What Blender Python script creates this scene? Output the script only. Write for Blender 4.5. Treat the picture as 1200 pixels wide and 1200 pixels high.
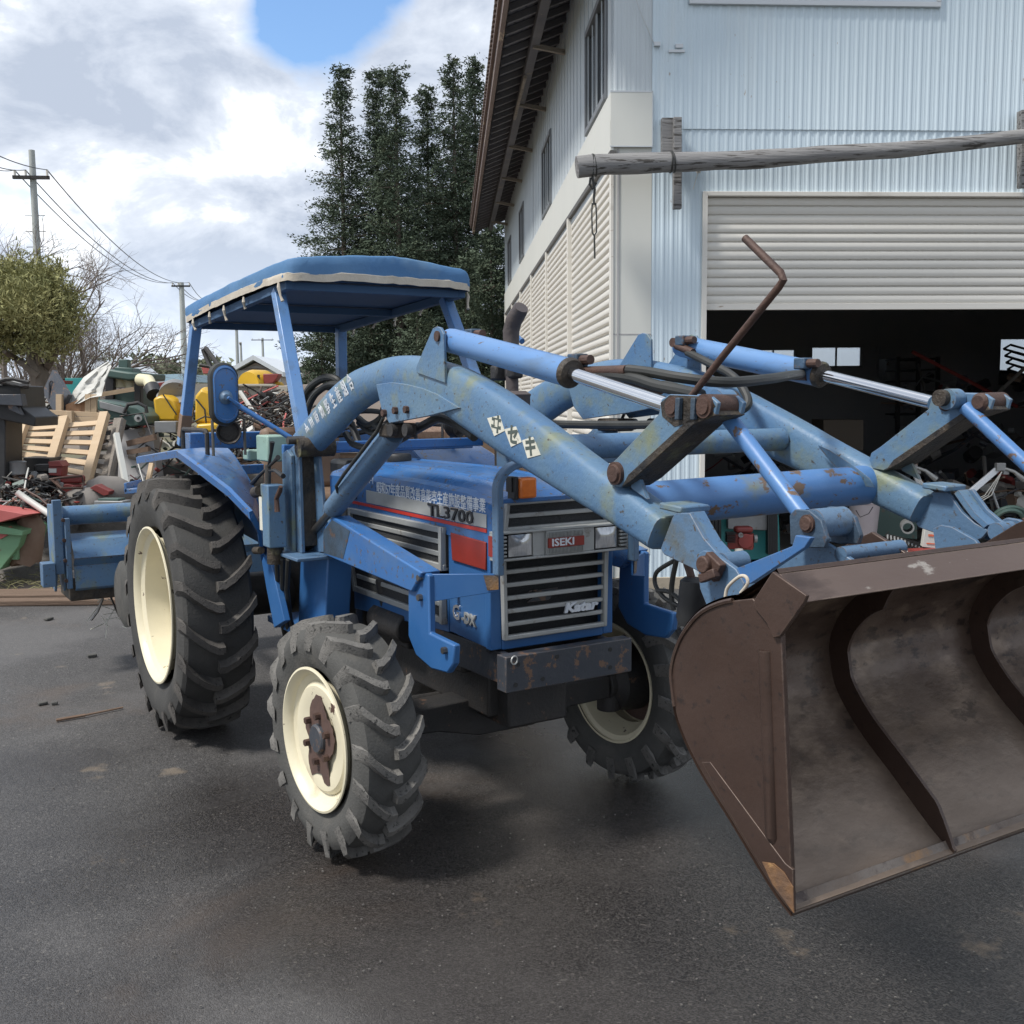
import bpy, bmesh, math, random
from math import sin, cos, pi, radians, sqrt, atan2
from mathutils import Vector, Matrix, noise
import numpy as np
random.seed(7)
for _o in list(bpy.data.objects): bpy.data.objects.remove(_o)
SC = bpy.context.scene
COL = SC.collection
# ------------------------------------------------------------------ camera
CAM_F, CAM_P, CAM_R, CAM_H = 1250.3, .10668, -.00777, 1.62      # focal (px of a 1200 px frame), pitch down, roll, height
cam_d = bpy.data.cameras.new('camera'); cam = bpy.data.objects.new('camera', cam_d); COL.objects.link(cam)
cam_d.sensor_fit = 'HORIZONTAL'; cam_d.sensor_width = 36; cam_d.lens = 36 * CAM_F / 1200
cam_d.clip_start = .05; cam_d.clip_end = 3000
cam.location = (0, 0, CAM_H)
cam.matrix_world = Matrix.Translation((0, 0, CAM_H)) @ Matrix.Rotation(pi / 2 - CAM_P, 4, 'X') @ Matrix.Rotation(CAM_R, 4, 'Z')
SC.camera = cam
# ------------------------------------------------------------------ sky and sun
SUN_AZ, SUN_EL = radians(-118), radians(56)     # azimuth clockwise from +Y (straight ahead); the veiled sun stands high on the left
wd = bpy.data.worlds.new('World'); SC.world = wd; wd.use_nodes = True
nt = wd.node_tree; N = nt.nodes; L = nt.links; N.clear()
def nd(t, **k):
    n = N.new(t)
    for a, b in k.items(): setattr(n, a, b)
    return n
out = nd('ShaderNodeOutputWorld'); bg = nd('ShaderNodeBackground'); bg.inputs[1].default_value = .13
L.new(bg.outputs[0], out.inputs[0])
sky = nd('ShaderNodeTexSky', sky_type='NISHITA'); sky.sun_disc = False
sky.sun_elevation = SUN_EL; sky.sun_rotation = SUN_AZ; sky.air_density = 1.2; sky.dust_density = 1.0
tc = nd('ShaderNodeTexCoord')
sx = nd('ShaderNodeSeparateXYZ'); L.new(tc.outputs['Generated'], sx.inputs[0])
def math_(op, a, b=None, clamp=False):
    n = nd('ShaderNodeMath', operation=op); n.use_clamp = clamp
    for i, v in enumerate((a, b)):
        if v is None: continue
        if isinstance(v, (int, float)): n.inputs[i].default_value = v
        else: L.new(v, n.inputs[i])
    return n.outputs[0]
zz = math_('ADD', math_('MAXIMUM', sx.outputs[2], 0.0), .48)
cx = math_('DIVIDE', sx.outputs[0], zz); cy = math_('DIVIDE', sx.outputs[1], zz)
cb = nd('ShaderNodeCombineXYZ'); L.new(cx, cb.inputs[0]); L.new(cy, cb.inputs[1])
def nz(scale, detail, rough, vec, dist=0.0, off=(0, 0, 0)):
    mp = nd('ShaderNodeMapping'); mp.inputs['Location'].default_value = off; L.new(vec, mp.inputs[0])
    n = nd('ShaderNodeTexNoise'); n.inputs['Scale'].default_value = scale; n.inputs['Detail'].default_value = detail
    n.inputs['Roughness'].default_value = rough; n.inputs['Distortion'].default_value = dist
    L.new(mp.outputs[0], n.inputs['Vector']); return n.outputs[0]
def ramp(fac, pts):
    r = nd('ShaderNodeValToRGB'); e = r.color_ramp.elements
    while len(e) < len(pts): e.new(.5)
    for el, (p, c) in zip(e, pts):
        el.position = p; el.color = (c, c, c, 1) if isinstance(c, (int, float)) else (*c, 1)
    L.new(fac, r.inputs[0]); return r.outputs[0]
big = nz(2.3, 6, .55, cb.outputs[0], .12, (3.4, 1.1, 0))
fine = nz(6.5, 8, .6, cb.outputs[0], .25, (1.3, 8.2, 0))
# a clearing in the cloud, up and a little left of straight ahead
def gap(dirv, width, k):
    dp = nd('ShaderNodeVectorMath', operation='DOT_PRODUCT'); L.new(tc.outputs['Generated'], dp.inputs[0]); dp.inputs[1].default_value = Vector(dirv).normalized()
    a = math_('SUBTRACT', 1.0, dp.outputs['Value']); a = math_('DIVIDE', a, -width); return math_('MULTIPLY', math_('EXPONENT', a), k)
g1 = math_('ADD', gap((-.160, 1, .350), .0014, .22), gap((-.205, 1, .335), .0006, .12))
g1 = math_('ADD', g1, gap((-.10, 1, .41), .0010, .18))
dens = math_('ADD', math_('MULTIPLY', big, .75), math_('MULTIPLY', fine, .25))
dens = math_('SUBTRACT', math_('ADD', dens, .16), g1)
cover = ramp(dens, [(.44, 0), (.545, 1)])
bright = math_('ADD', math_('MULTIPLY', big, .48), math_('MULTIPLY', fine, .52))
ccol = ramp(bright, [(.345, (1.14, 1.14, 1.12)), (.40, (.86, .88, .91)), (.455, (.56, .605, .68)), (.55, (.37, .42, .51))])
cloud = nd('ShaderNodeMix', data_type='RGBA', blend_type='MULTIPLY'); cloud.inputs[0].default_value = 1
L.new(ccol, cloud.inputs[6]); cloud.inputs[7].default_value = (5.7, 5.7, 5.7, 1)
hz = nd('ShaderNodeMix', data_type='RGBA'); L.new(ramp(sx.outputs[2], [(0.0, .75), (.16, 0)]), hz.inputs[0])
L.new(cloud.outputs[2], hz.inputs[6]); hz.inputs[7].default_value = (3.6, 4.1, 4.8, 1)
mx = nd('ShaderNodeMix', data_type='RGBA'); L.new(cover, mx.inputs[0]); skm = nd('ShaderNodeMix', data_type='RGBA', blend_type='MULTIPLY'); skm.inputs[0].default_value = 1; L.new(sky.outputs[0], skm.inputs[6]); skm.inputs[7].default_value = (.54, .65, .78, 1); L.new(skm.outputs[2], mx.inputs[6]); L.new(hz.outputs[2], mx.inputs[7])
L.new(mx.outputs[2], bg.inputs[0])
sl = bpy.data.lights.new('sun', 'SUN'); so = bpy.data.objects.new('sun', sl); COL.objects.link(so)
sl.energy = 2.1; sl.angle = radians(10); sl.color = (1, .96, .90)
sd_ = Vector((sin(SUN_AZ) * cos(SUN_EL), cos(SUN_AZ) * cos(SUN_EL), sin(SUN_EL)))
so.rotation_euler = (-sd_).to_track_quat('-Z', 'Y').to_euler()
SC.view_settings.view_transform = 'Standard'; SC.view_settings.look = 'None'; SC.view_settings.exposure = 1.02; SC.view_settings.gamma = 1
SC.view_settings.use_curve_mapping = False
SC.cycles.max_bounces = 6
# ------------------------------------------------------------------ measuring: a picture point (1200 px frame) to a place on a plane of the tractor or world
TX, TY, TPSI = 0.0, 3.991, -1.01831            # front axle on the ground; heading of the tractor (x forward, y to its left, z up)
_cp, _sp = cos(CAM_P), sin(CAM_P); _cr, _sr = cos(CAM_R), sin(CAM_R); _c, _s = cos(TPSI), sin(TPSI)
def _ray(u, v):
    x, y = u - 600, v - 600; a = _cr * x + _sr * y; b = -_sr * x + _cr * y
    d = (a / CAM_F, 1.0, -b / CAM_F); return Vector((d[0], _cp + d[2] * _sp, -_sp + d[2] * _cp))
_oT = Vector((_c * (0 - TX) + _s * (0 - TY), -_s * (0 - TX) + _c * (0 - TY), CAM_H))
def QA(u, v, ax, val):                          # tractor frame, plane axis=val
    r = _ray(u, v); d = Vector((_c * r.x + _s * r.y, -_s * r.x + _c * r.y, r.z)); t = (val - _oT[ax]) / d[ax]; return _oT + t * d
def Q(u, v, y): return QA(u, v, 1, y)
def WA(u, v, ax, val):
    r = _ray(u, v); o = Vector((0, 0, CAM_H)); t = (val - o[ax]) / r[ax]; return o + t * r
def W(u, v, Y): return WA(u, v, 1, Y)
def G(u, v, z=0.0): return WA(u, v, 2, z)
BC = Vector((.845, 8.902, 0)); BD = Vector((-.057, .998, 0)).normalized(); BE = Vector((BD.y, -BD.x, 0))   # building corner, side wall direction, front wall direction
def Bp(e, s, z): return BC + BE * e + BD * s + Vector((0, 0, z))
# ------------------------------------------------------------------ mesh builder
class M:
    def __init__(self): self.v = []; self.f = []; self.mi = []; self.m = 0
    def add(self, vs, fs):
        o = len(self.v); self.v += [tuple(x) for x in vs]; self.f += [tuple(o + i for i in f) for f in fs]; self.mi += [self.m] * len(fs); return self
    def box(self, c, s, R=None):
        c = Vector(c); h = [x / 2 for x in s]
        vs = [Vector((a * h[0], b * h[1], d * h[2])) for a in (-1, 1) for b in (-1, 1) for d in (-1, 1)]
        if R is not None: vs = [R @ p for p in vs]
        return self.add([c + p for p in vs], [(0, 1, 3, 2), (4, 6, 7, 5), (0, 4, 5, 1), (2, 3, 7, 6), (0, 2, 6, 4), (1, 5, 7, 3)])
    def beam(self, a, b, w, h, up=(0, 0, 1)):      # box from a to b
        a = Vector(a); b = Vector(b); d = b - a; l = d.length; d = d / l; up = Vector(up)
        if abs(d.dot(up)) > .98: up = Vector((1, 0, 0)) if abs(d.x) < .9 else Vector((0, 1, 0))
        sx_ = d.cross(up).normalized(); uz = sx_.cross(d)
        R = Matrix((d, sx_, uz)).transposed(); return self.box((a + b) / 2, (l, w, h), R)
    def tube(self, pts, r, n=10, caps=True):
        pts = [Vector(p) for p in pts]; k = len(pts); rs = r if isinstance(r, (list, tuple)) else [r] * k
        t = [(pts[min(i + 1, k - 1)] - pts[max(i - 1, 0)]).normalized() for i in range(k)]
        u = t[0].orthogonal().normalized(); vs = []; fs = []
        for i in range(k):
            u = (u - t[i] * u.dot(t[i])).normalized(); w = t[i].cross(u)
            for j in range(n):
                a = 2 * pi * j / n; vs.append(pts[i] + (u * cos(a) + w * sin(a)) * rs[i])
        for i in range(k - 1):
            for j in range(n): fs.append((i * n + j, i * n + (j + 1) % n, (i + 1) * n + (j + 1) % n, (i + 1) * n + j))
        if caps: fs.append(tuple(range(n - 1, -1, -1))); fs.append(tuple((k - 1) * n + j for j in range(n)))
        return self.add(vs, fs)
    def cyl(self, a, b, r, r2=None, n=20): return self.tube([a, b], [r, r if r2 is None else r2], n)
    def ring(self, c, ax, R, r, n=28, m=8, a0=0, a1=2 * pi):
        ax = Vector(ax).normalized(); u = ax.orthogonal().normalized(); w = ax.cross(u); k = n + 1
        return self.tube([Vector(c) + (u * cos(a0 + (a1 - a0) * i / n) + w * sin(a0 + (a1 - a0) * i / n)) * R for i in range(k)], r, m, caps=(a1 - a0) < 6.2)
    def prism(self, poly, off):
        poly = [Vector(p) for p in poly]; off = Vector(off); n = len(poly)
        fs = [tuple(range(n)), tuple(range(2 * n - 1, n - 1, -1))] + [(i, i + n, (i + 1) % n + n, (i + 1) % n) for i in range(n)]
        return self.add(poly + [p + off for p in poly], fs)
    def lathe(self, prof, c, ax, n=40, u=None):   # prof: (axial, radius)
        ax = Vector(ax).normalized(); u = (Vector(u) if u else ax.orthogonal()).normalized(); w = ax.cross(u); c = Vector(c); k = len(prof); vs = []; fs = []
        for (a, r) in prof:
            for j in range(n):
                t = 2 * pi * j / n; vs.append(c + ax * a + (u * cos(t) + w * sin(t)) * r)
        for i in range(k - 1):
            for j in range(n): fs.append((i * n + j, i * n + (j + 1) % n, (i + 1) * n + (j + 1) % n, (i + 1) * n + j))
        return self.add(vs, fs)
    def loft(self, secs, closed=True, caps=True):
        n = len(secs[0]); vs = [p for s in secs for p in s]; fs = []
        for i in range(len(secs) - 1):
            for j in range(n if closed else n - 1): fs.append((i * n + j, i * n + (j + 1) % n, (i + 1) * n + (j + 1) % n, (i + 1) * n + j))
        if caps: fs.append(tuple(range(n - 1, -1, -1))); fs.append(tuple((len(secs) - 1) * n + j for j in range(n)))
        return self.add(vs, fs)
    def quad(self, a, b, c, d): return self.add([a, b, c, d], [(0, 1, 2, 3)])
    def mesh(self, name, mats, smooth=32, mirror=False):
        me = bpy.data.meshes.new(name)
        v = [(x, -y, z) for x, y, z in self.v] if mirror else self.v
        me.from_pydata(v, [], self.f)
        mats = mats if isinstance(mats, (list, tuple)) else [mats]
        for m in mats: me.materials.append(m)
        if len(mats) > 1: me.polygons.foreach_set('material_index', self.mi)
        bm = bmesh.new(); bm.from_mesh(me); bmesh.ops.recalc_face_normals(bm, faces=bm.faces); bm.to_mesh(me); bm.free()
        if smooth:
            me.polygons.foreach_set('use_smooth', [True] * len(me.polygons)); me.set_sharp_from_angle(angle=radians(smooth))
        me.update(); return me
    def ob(self, name, mats, parent=None, bev=0, smooth=32, mirror=False, **props):
        return link(name, self.mesh(name, mats, smooth, mirror), parent, bev, **props)
def link(name, me, parent=None, bev=0, **props):
    o = bpy.data.objects.new(name, me); COL.objects.link(o)
    if parent is not None: o.parent = parent
    if bev:
        b = o.modifiers.new('bevel', 'BEVEL'); b.width = bev; b.segments = 2; b.limit_method = 'ANGLE'; b.angle_limit = radians(40); b.harden_normals = False
    for k, x in props.items(): o[k] = x
    return o
def thing(name, label, cat, loc=(0, 0, 0), rz=0, group=None):
    o = bpy.data.objects.new(name, None); COL.objects.link(o); o.location = loc; o.rotation_euler = (0, 0, rz); o.empty_display_size = .2
    o['label'] = label; o['category'] = cat
    if group: o['group'] = group
    return o
def tag(o, label=None, cat=None, group=None, kind=None):
    for k, v in (('label', label), ('category', cat), ('group', group), ('kind', kind)):
        if v: o[k] = v
    return o
# ------------------------------------------------------------------ materials
def wearz(m, z0, z1, col, amt=1.0):
    t = m.node_tree; n = t.nodes; l = t.links; p = n['Principled BSDF']; src = p.inputs['Base Color'].links[0].from_socket
    tc_ = n.new('ShaderNodeTexCoord'); s = n.new('ShaderNodeSeparateXYZ'); l.new(tc_.outputs['Object'], s.inputs[0])
    q = n.new('ShaderNodeTexNoise'); q.inputs['Scale'].default_value = 5; q.inputs['Detail'].default_value = 8; q.inputs['Roughness'].default_value = .65; l.new(tc_.outputs['Object'], q.inputs['Vector'])
    a = n.new('ShaderNodeMath'); a.operation = 'MULTIPLY_ADD'; a.inputs[1].default_value = .55; l.new(q.outputs[0], a.inputs[0]); l.new(s.outputs[2], a.inputs[2])
    r = n.new('ShaderNodeMapRange'); r.inputs[1].default_value = z0 + .275; r.inputs[2].default_value = z1 + .275; r.inputs[4].default_value = amt; l.new(a.outputs[0], r.inputs[0])
    x = n.new('ShaderNodeMix'); x.data_type = 'RGBA'; l.new(r.outputs[0], x.inputs[0]); l.new(src, x.inputs[6]); x.inputs[7].default_value = (*col, 1); l.new(x.outputs[2], p.inputs['Base Color']); return m
def mat(name, col, rough=.6, metal=0.0, c2=None, nscale=4, namt=.5, c3=None, s3=12, a3=.55, w3=.06, bump=0, bscale=40, spec=.5, emit=None, trans=0, alpha=1, stretch=None, coat=0, c4=None, s4=2, a4=.55, w4=.12, rvar=0, detail=6, edge=None, ew=.004):
    """base colour; c2 = broad mottling; c3 = sharp-edged patches (rust, chips); c4 = soft broad patches (moss, mud)"""
    m = bpy.data.materials.new(name); m.use_nodes = True; t = m.node_tree; n = t.nodes; l = t.links
    p = n['Principled BSDF']; p.inputs['Roughness'].default_value = rough; p.inputs['Metallic'].default_value = metal
    p.inputs['Specular IOR Level'].default_value = spec; p.inputs['Coat Weight'].default_value = coat; p.inputs['Coat Roughness'].default_value = .15
    if trans: p.inputs['Transmission Weight'].default_value = trans
    if alpha < 1: p.inputs['Alpha'].default_value = alpha
    if emit: p.inputs['Emission Color'].default_value = (*col, 1); p.inputs['Emission Strength'].default_value = emit
    tcn = n.new('ShaderNodeTexCoord'); vec = tcn.outputs['Object']
    if stretch:
        mp = n.new('ShaderNodeMapping'); mp.inputs['Scale'].default_value = stretch; l.new(vec, mp.inputs[0]); vec = mp.outputs[0]
    def noise_(s, d=detail, r=.6, off=0):
        q = n.new('ShaderNodeTexNoise'); q.inputs['Scale'].default_value = s; q.inputs['Detail'].default_value = d; q.inputs['Roughness'].default_value = r
        if off:
            mp = n.new('ShaderNodeMapping'); mp.inputs['Location'].default_value = (off, off * 2, off * 3); l.new(vec, mp.inputs[0]); l.new(mp.outputs[0], q.inputs['Vector'])
        else: l.new(vec, q.inputs['Vector'])
        return q.outputs[0]
    def rmp(src, a, b):
        q = n.new('ShaderNodeMapRange'); q.inputs[1].default_value = a; q.inputs[2].default_value = b; l.new(src, q.inputs[0]); return q.outputs[0]
    def mixc(fac, ca, cb_):
        q = n.new('ShaderNodeMix'); q.data_type = 'RGBA'; l.new(fac, q.inputs[0])
        for i, c in ((6, ca), (7, cb_)):
            if isinstance(c, tuple): q.inputs[i].default_value = (*c, 1)
            else: l.new(c, q.inputs[i])
        return q.outputs[2]
    cur = tuple(col)
    if c2: cur = mixc(rmp(noise_(nscale), .5 - namt * .5, .5 + namt * .5), cur, tuple(c2))
    if c4: cur = mixc(rmp(noise_(s4, off=5.3), a4, a4 + w4), cur, tuple(c4))
    f3 = None
    if c3: f3 = rmp(noise_(s3, 8, .65, off=2.7), a3, a3 + w3); cur = mixc(f3, cur, tuple(c3))
    if edge:
        bv = n.new('ShaderNodeBevel'); bv.samples = 3; bv.inputs[0].default_value = ew; ge = n.new('ShaderNodeNewGeometry')
        dt = n.new('ShaderNodeVectorMath'); dt.operation = 'DOT_PRODUCT'; l.new(bv.outputs[0], dt.inputs[0]); l.new(ge.outputs['Normal'], dt.inputs[1])
        e1 = rmp(dt.outputs['Value'], .985, .88); e2 = rmp(noise_(38, 5, .65, off=7.7), .40, .56)
        mu = n.new('ShaderNodeMath'); mu.operation = 'MULTIPLY'; l.new(e1, mu.inputs[0]); l.new(e2, mu.inputs[1]); cur = mixc(mu.outputs[0], cur, tuple(edge))
    if isinstance(cur, tuple): p.inputs['Base Color'].default_value = (*cur, 1)
    else: l.new(cur, p.inputs['Base Color'])
    if rvar:
        q = n.new('ShaderNodeMapRange'); q.inputs[1].default_value = .3; q.inputs[2].default_value = .7; q.inputs[3].default_value = rough - rvar; q.inputs[4].default_value = rough + rvar
        l.new(noise_(nscale * 2.3, off=9.1), q.inputs[0]); l.new(q.outputs[0], p.inputs['Roughness'])
    if bump:
        b = n.new('ShaderNodeBump'); b.inputs['Strength'].default_value = bump; b.inputs['Distance'].default_value = .01; l.new(noise_(bscale, 5, .6), b.inputs['Height']); l.new(b.outputs[0], p.inputs['Normal'])
    return m
MT = {}
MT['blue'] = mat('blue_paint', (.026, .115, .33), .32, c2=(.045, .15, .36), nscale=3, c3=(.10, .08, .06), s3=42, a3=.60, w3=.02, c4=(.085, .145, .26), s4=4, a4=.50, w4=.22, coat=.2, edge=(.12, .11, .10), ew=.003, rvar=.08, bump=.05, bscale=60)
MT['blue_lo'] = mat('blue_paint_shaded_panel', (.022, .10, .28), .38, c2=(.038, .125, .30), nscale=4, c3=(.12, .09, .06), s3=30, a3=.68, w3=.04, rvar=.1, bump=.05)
MT['arm'] = mat('weathered_blue_paint', (.062, .150, .30), .48, c2=(.115, .195, .27), nscale=3.2, namt=.35, c4=(.17, .20, .14), s4=7, a4=.52, w4=.18, c3=(.06, .05, .04), s3=62, a3=.61, w3=.06, rvar=.14, bump=.2, bscale=70, edge=(.16, .12, .085))
MT['arm2'] = mat('faded_blue_paint', (.060, .135, .25), .5, c2=(.105, .17, .25), nscale=3, namt=.5, c4=(.10, .11, .10), s4=7, a4=.6, w4=.15, c3=(.07, .055, .04), s3=55, a3=.60, w3=.06, rvar=.14, bump=.2, bscale=70, edge=(.17, .12, .08))
MT['cyl'] = mat('cylinder_blue_paint', (.085, .20, .44), .36, c2=(.13, .25, .45), nscale=3, c3=(.10, .08, .06), s3=50, a3=.63, w3=.03, rvar=.1, stretch=(.6, 2, 2), c4=(.10, .17, .28), s4=3, a4=.52)
MT['tubeb'] = mat('rusty_blue_tube', (.06, .17, .40), .42, c2=(.09, .20, .40), nscale=3, c3=(.13, .085, .055), s3=24, a3=.565, w3=.03, rvar=.1, bump=.1, stretch=(1, .6, 1), c4=(.17, .19, .13), s4=6, a4=.62)
MT['dirtyblue'] = mat('greasy_blue_metal', (.05, .10, .17), .55, c2=(.03, .04, .05), nscale=5, namt=.35, c3=(.10, .06, .04), s3=20, a3=.58, w3=.08, bump=.3, bscale=60)
MT['grease'] = mat('black_grease', (.012, .012, .013), .55, c2=(.06, .045, .03), nscale=14, namt=.35, bump=.7, bscale=60, c4=(.14, .13, .06), s4=11, a4=.6)
MT['pin'] = mat('rusty_pin_steel', (.10, .055, .04), .6, metal=.2, c2=(.05, .03, .025), nscale=20, bump=.3, bscale=120)
MT['steel'] = mat('dark_cast_metal', (.016, .017, .019), .6, c2=(.034, .030, .027), nscale=6, c3=(.10, .06, .04), s3=18, a3=.62, w3=.06, bump=.3, bscale=70)
MT['black'] = mat('black_plastic', (.014, .015, .017), .5, c2=(.03, .03, .03), nscale=9, bump=.1)
MT['frame'] = mat('dark_grey_bumper_paint', (.035, .042, .055), .45, c2=(.055, .06, .07), nscale=5, c3=(.15, .09, .06), s3=20, a3=.58, w3=.03, bump=.2, edge=(.20, .14, .10))
MT['rubber'] = mat('dusty_tyre_rubber', (.060, .060, .057), .85, c2=(.10, .098, .092), nscale=6, namt=.5, c4=(.13, .122, .11), s4=4, a4=.54, w4=.2, bump=.35, bscale=110, spec=.3)
MT['rubber_d'] = mat('black_tyre_rubber', (.036, .036, .035), .75, c2=(.07, .068, .064), nscale=5, namt=.5, c4=(.085, .08, .072), s4=5, a4=.58, w4=.2, bump=.3, bscale=110, spec=.35)
MT['hose'] = mat('rubber_hose', (.018, .019, .018), .5, c2=(.035, .036, .033), nscale=12)
MT['cream'] = mat('cream_rim_paint', (.74, .68, .50), .42, c2=(.64, .58, .42), nscale=4, c3=(.09, .05, .035), s3=17, a3=.645, w3=.012, c4=(.42, .36, .25), s4=6, a4=.62, w4=.15, rvar=.1, bump=.08)
MT['flaked'] = mat('flaked_primer', (.075, .045, .038), .7, c2=(.11, .065, .05), nscale=18, bump=.25)
MT['chrome'] = mat('chromed_rod', (.80, .81, .83), .12, metal=1, c2=(.62, .63, .66), nscale=5)
MT['dullrod'] = mat('dull_steel_rod', (.20, .19, .18), .4, metal=.8, c2=(.10, .09, .08), nscale=8)
MT['silver'] = mat('silver_grille_paint', (.40, .41, .40), .42, metal=.2, c2=(.32, .33, .32), nscale=8, c4=(.16, .13, .10), s4=14, a4=.6)
MT['trim'] = mat('aged_silver_strip', (.42, .43, .42), .45, metal=.2, c2=(.33, .34, .33), nscale=10)
MT['mesh'] = mat('black_radiator_mesh', (.02, .021, .022), .7, c2=(.045, .047, .05), nscale=160, bump=.6, bscale=300)
MT['red'] = mat('red_plastic', (.28, .03, .02), .35, c2=(.20, .03, .02), nscale=12)
MT['redstripe'] = mat('red_stripe', (.48, .04, .025), .4)
MT['orange'] = mat('orange_lens', (.75, .20, .03), .2, c2=(.55, .12, .02), nscale=30, coat=.4)
MT['lens'] = mat('ribbed_lamp_glass', (.66, .67, .68), .10, metal=.55, c2=(.36, .37, .38), nscale=30, spec=.8, coat=.8, stretch=(1, 8, 1))
MT['white'] = mat('white_lettering', (.72, .74, .76), .5, c2=(.55, .6, .66), nscale=60)
MT['decal'] = mat('worn_cream_decal', (.68, .67, .58), .55, c2=(.55, .54, .46), nscale=12, c3=(.18, .16, .10), s3=30, a3=.62)
MT['decalink'] = mat('dark_decal_print', (.07, .09, .08), .6)
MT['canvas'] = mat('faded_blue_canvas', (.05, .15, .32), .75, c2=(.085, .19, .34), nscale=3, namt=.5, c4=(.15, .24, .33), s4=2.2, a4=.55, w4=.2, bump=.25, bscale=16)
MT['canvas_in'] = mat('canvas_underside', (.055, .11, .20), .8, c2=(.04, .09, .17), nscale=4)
MT['piping'] = mat('dirty_cream_piping', (.54, .49, .41), .8, c2=(.42, .37, .30), nscale=12, bump=.3)
MT['bucket'] = mat('rusted_bucket_steel', (.046, .028, .022), .42, metal=.3, c2=(.078, .048, .037), nscale=3, namt=.5, c4=(.125, .10, .075), s4=3, a4=.6, w4=.2, c3=(.035, .025, .022), s3=60, a3=.58, w3=.1, bump=.10, bscale=50, rvar=.14, edge=(.12, .085, .065))
MT['bucket_in'] = mat('scoured_bucket_steel', (.060, .038, .029), .40, metal=.35, c2=(.115, .080, .061), nscale=7, namt=.32, c4=(.21, .155, .115), s4=9, a4=.54, w4=.12, c3=(.036, .025, .021), s3=26, a3=.545, w3=.08, bump=.12, bscale=60, stretch=(1.1, .6, 1.1), rvar=.12, edge=(.2, .15, .11))
wearz(MT['bucket_in'], 1.12, .84, (.245, .19, .145), .62)
MT['edge'] = mat('worn_cutting_edge', (.17, .145, .125), .42, metal=.35, c2=(.12, .09, .07), nscale=8, namt=.35, c4=(.30, .16, .06), s4=5, a4=.55, w4=.10, c3=(.05, .035, .03), s3=16, a3=.56, w3=.1, bump=.3, bscale=120, rvar=.1)
MT['tan'] = mat('brown_seat_vinyl', (.16, .10, .07), .6, c2=(.22, .15, .10), nscale=6)
MT['lug'] = mat('dusty_tread_lug', (.085, .083, .078), .85, c2=(.21, .20, .185), nscale=9, namt=.5, c3=(.03, .03, .03), s3=60, a3=.56, w3=.1, bump=.5, bscale=140, spec=.2)
MT['lug_d'] = mat('worn_tread_lug', (.050, .048, .046), .8, c2=(.125, .115, .105), nscale=6, namt=.5, c3=(.02, .02, .02), s3=60, a3=.58, w3=.1, bump=.5, bscale=140, spec=.2)
MT['exhaust'] = mat('sooty_exhaust_steel', (.062, .055, .058), .6, c2=(.095, .075, .068), nscale=10, bump=.3, bscale=60)
MT['lip'] = mat('scuffed_lip_steel', (.095, .064, .052), .45, metal=.3, c2=(.135, .098, .080), nscale=6, c3=(.30, .27, .24), s3=20, a3=.62, w3=.04, c4=(.055, .036, .029), s4=9, a4=.55, stretch=(1, .4, 1), bump=.15, edge=(.2, .15, .12))
MT['rustedge'] = mat('orange_rust', (.24, .12, .045), .7, c2=(.10, .06, .04), nscale=14, namt=.3, c3=(.33, .19, .08), s3=25, a3=.58, bump=.4, bscale=90)
# ================================================================== TRACTOR
TR = thing('tractor', 'old blue tractor with canopy, cream rims, front loader and brown bucket, parked on the asphalt', 'tractor', (TX, TY, 0), TPSI)
def both(fn):
    for s in (False, True): fn(s)
def pl(pts, y): return [Q(u, v, y) for u, v in pts]
# ---------------------------------------------------------------- wheels (built about the origin, axle along y, outer side towards -y)
def tyre_mesh(R, w, Rr, nl, lugh, lugw, name, mt):
    m = M(); h = w / 2
    prof = [(-h * .60, Rr * 1.0), (-h * .80, Rr * 1.03), (-h * .98, Rr + (R - Rr) * .30), (-h * 1.02, Rr + (R - Rr) * .55), (-h * .95, R - lugh - .022), (-h * .86, R - lugh - .006), (-h * .5, R - lugh + .001), (0, R - lugh + .003)]
    prof = prof + [(-a, r) for a, r in reversed(prof[:-1])]
    m.lathe(prof, (0, 0, 0), (0, 1, 0), n=96, u=(1, 0, 0))
    pitch = 2 * pi / nl
    for side in (-1, 1):
        for i in range(nl):
            a0 = i * pitch + (pitch / 2 if side > 0 else 0) + random.uniform(-.006, .006)
            st = [(-.06, R - lugh * .02, 0), (.12, R, .0), (.40, R - .002, .11), (.72, R - .005, .30), (.97, R - .016, .50), (1.06, R - .075, .56)]
            secs = []
            for (f, r, da) in st:
                y = side * (f * h); a = a0 + da * (pitch * 1.18)
                wd_ = lugw * (1.0 if f < .9 else 1.25) / R; rb = r - lugh * 1.25 if f < 1 else r - .035
                flare = .48 * lugw / R
                def P(ang, rr, yy=y): return Vector((rr * cos(ang), yy, rr * sin(ang)))
                sk = side * .012
                secs.append([P(a - wd_ / 2 - flare, rb), P(a - wd_ / 2, r), P(a + wd_ / 2, r, y), P(a + wd_ / 2 + flare, rb)])
            m.m = 1; m.loft(secs); m.m = 0
    # sidewall lettering band ridge
    return m.mesh(name, mt, smooth=28)
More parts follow.
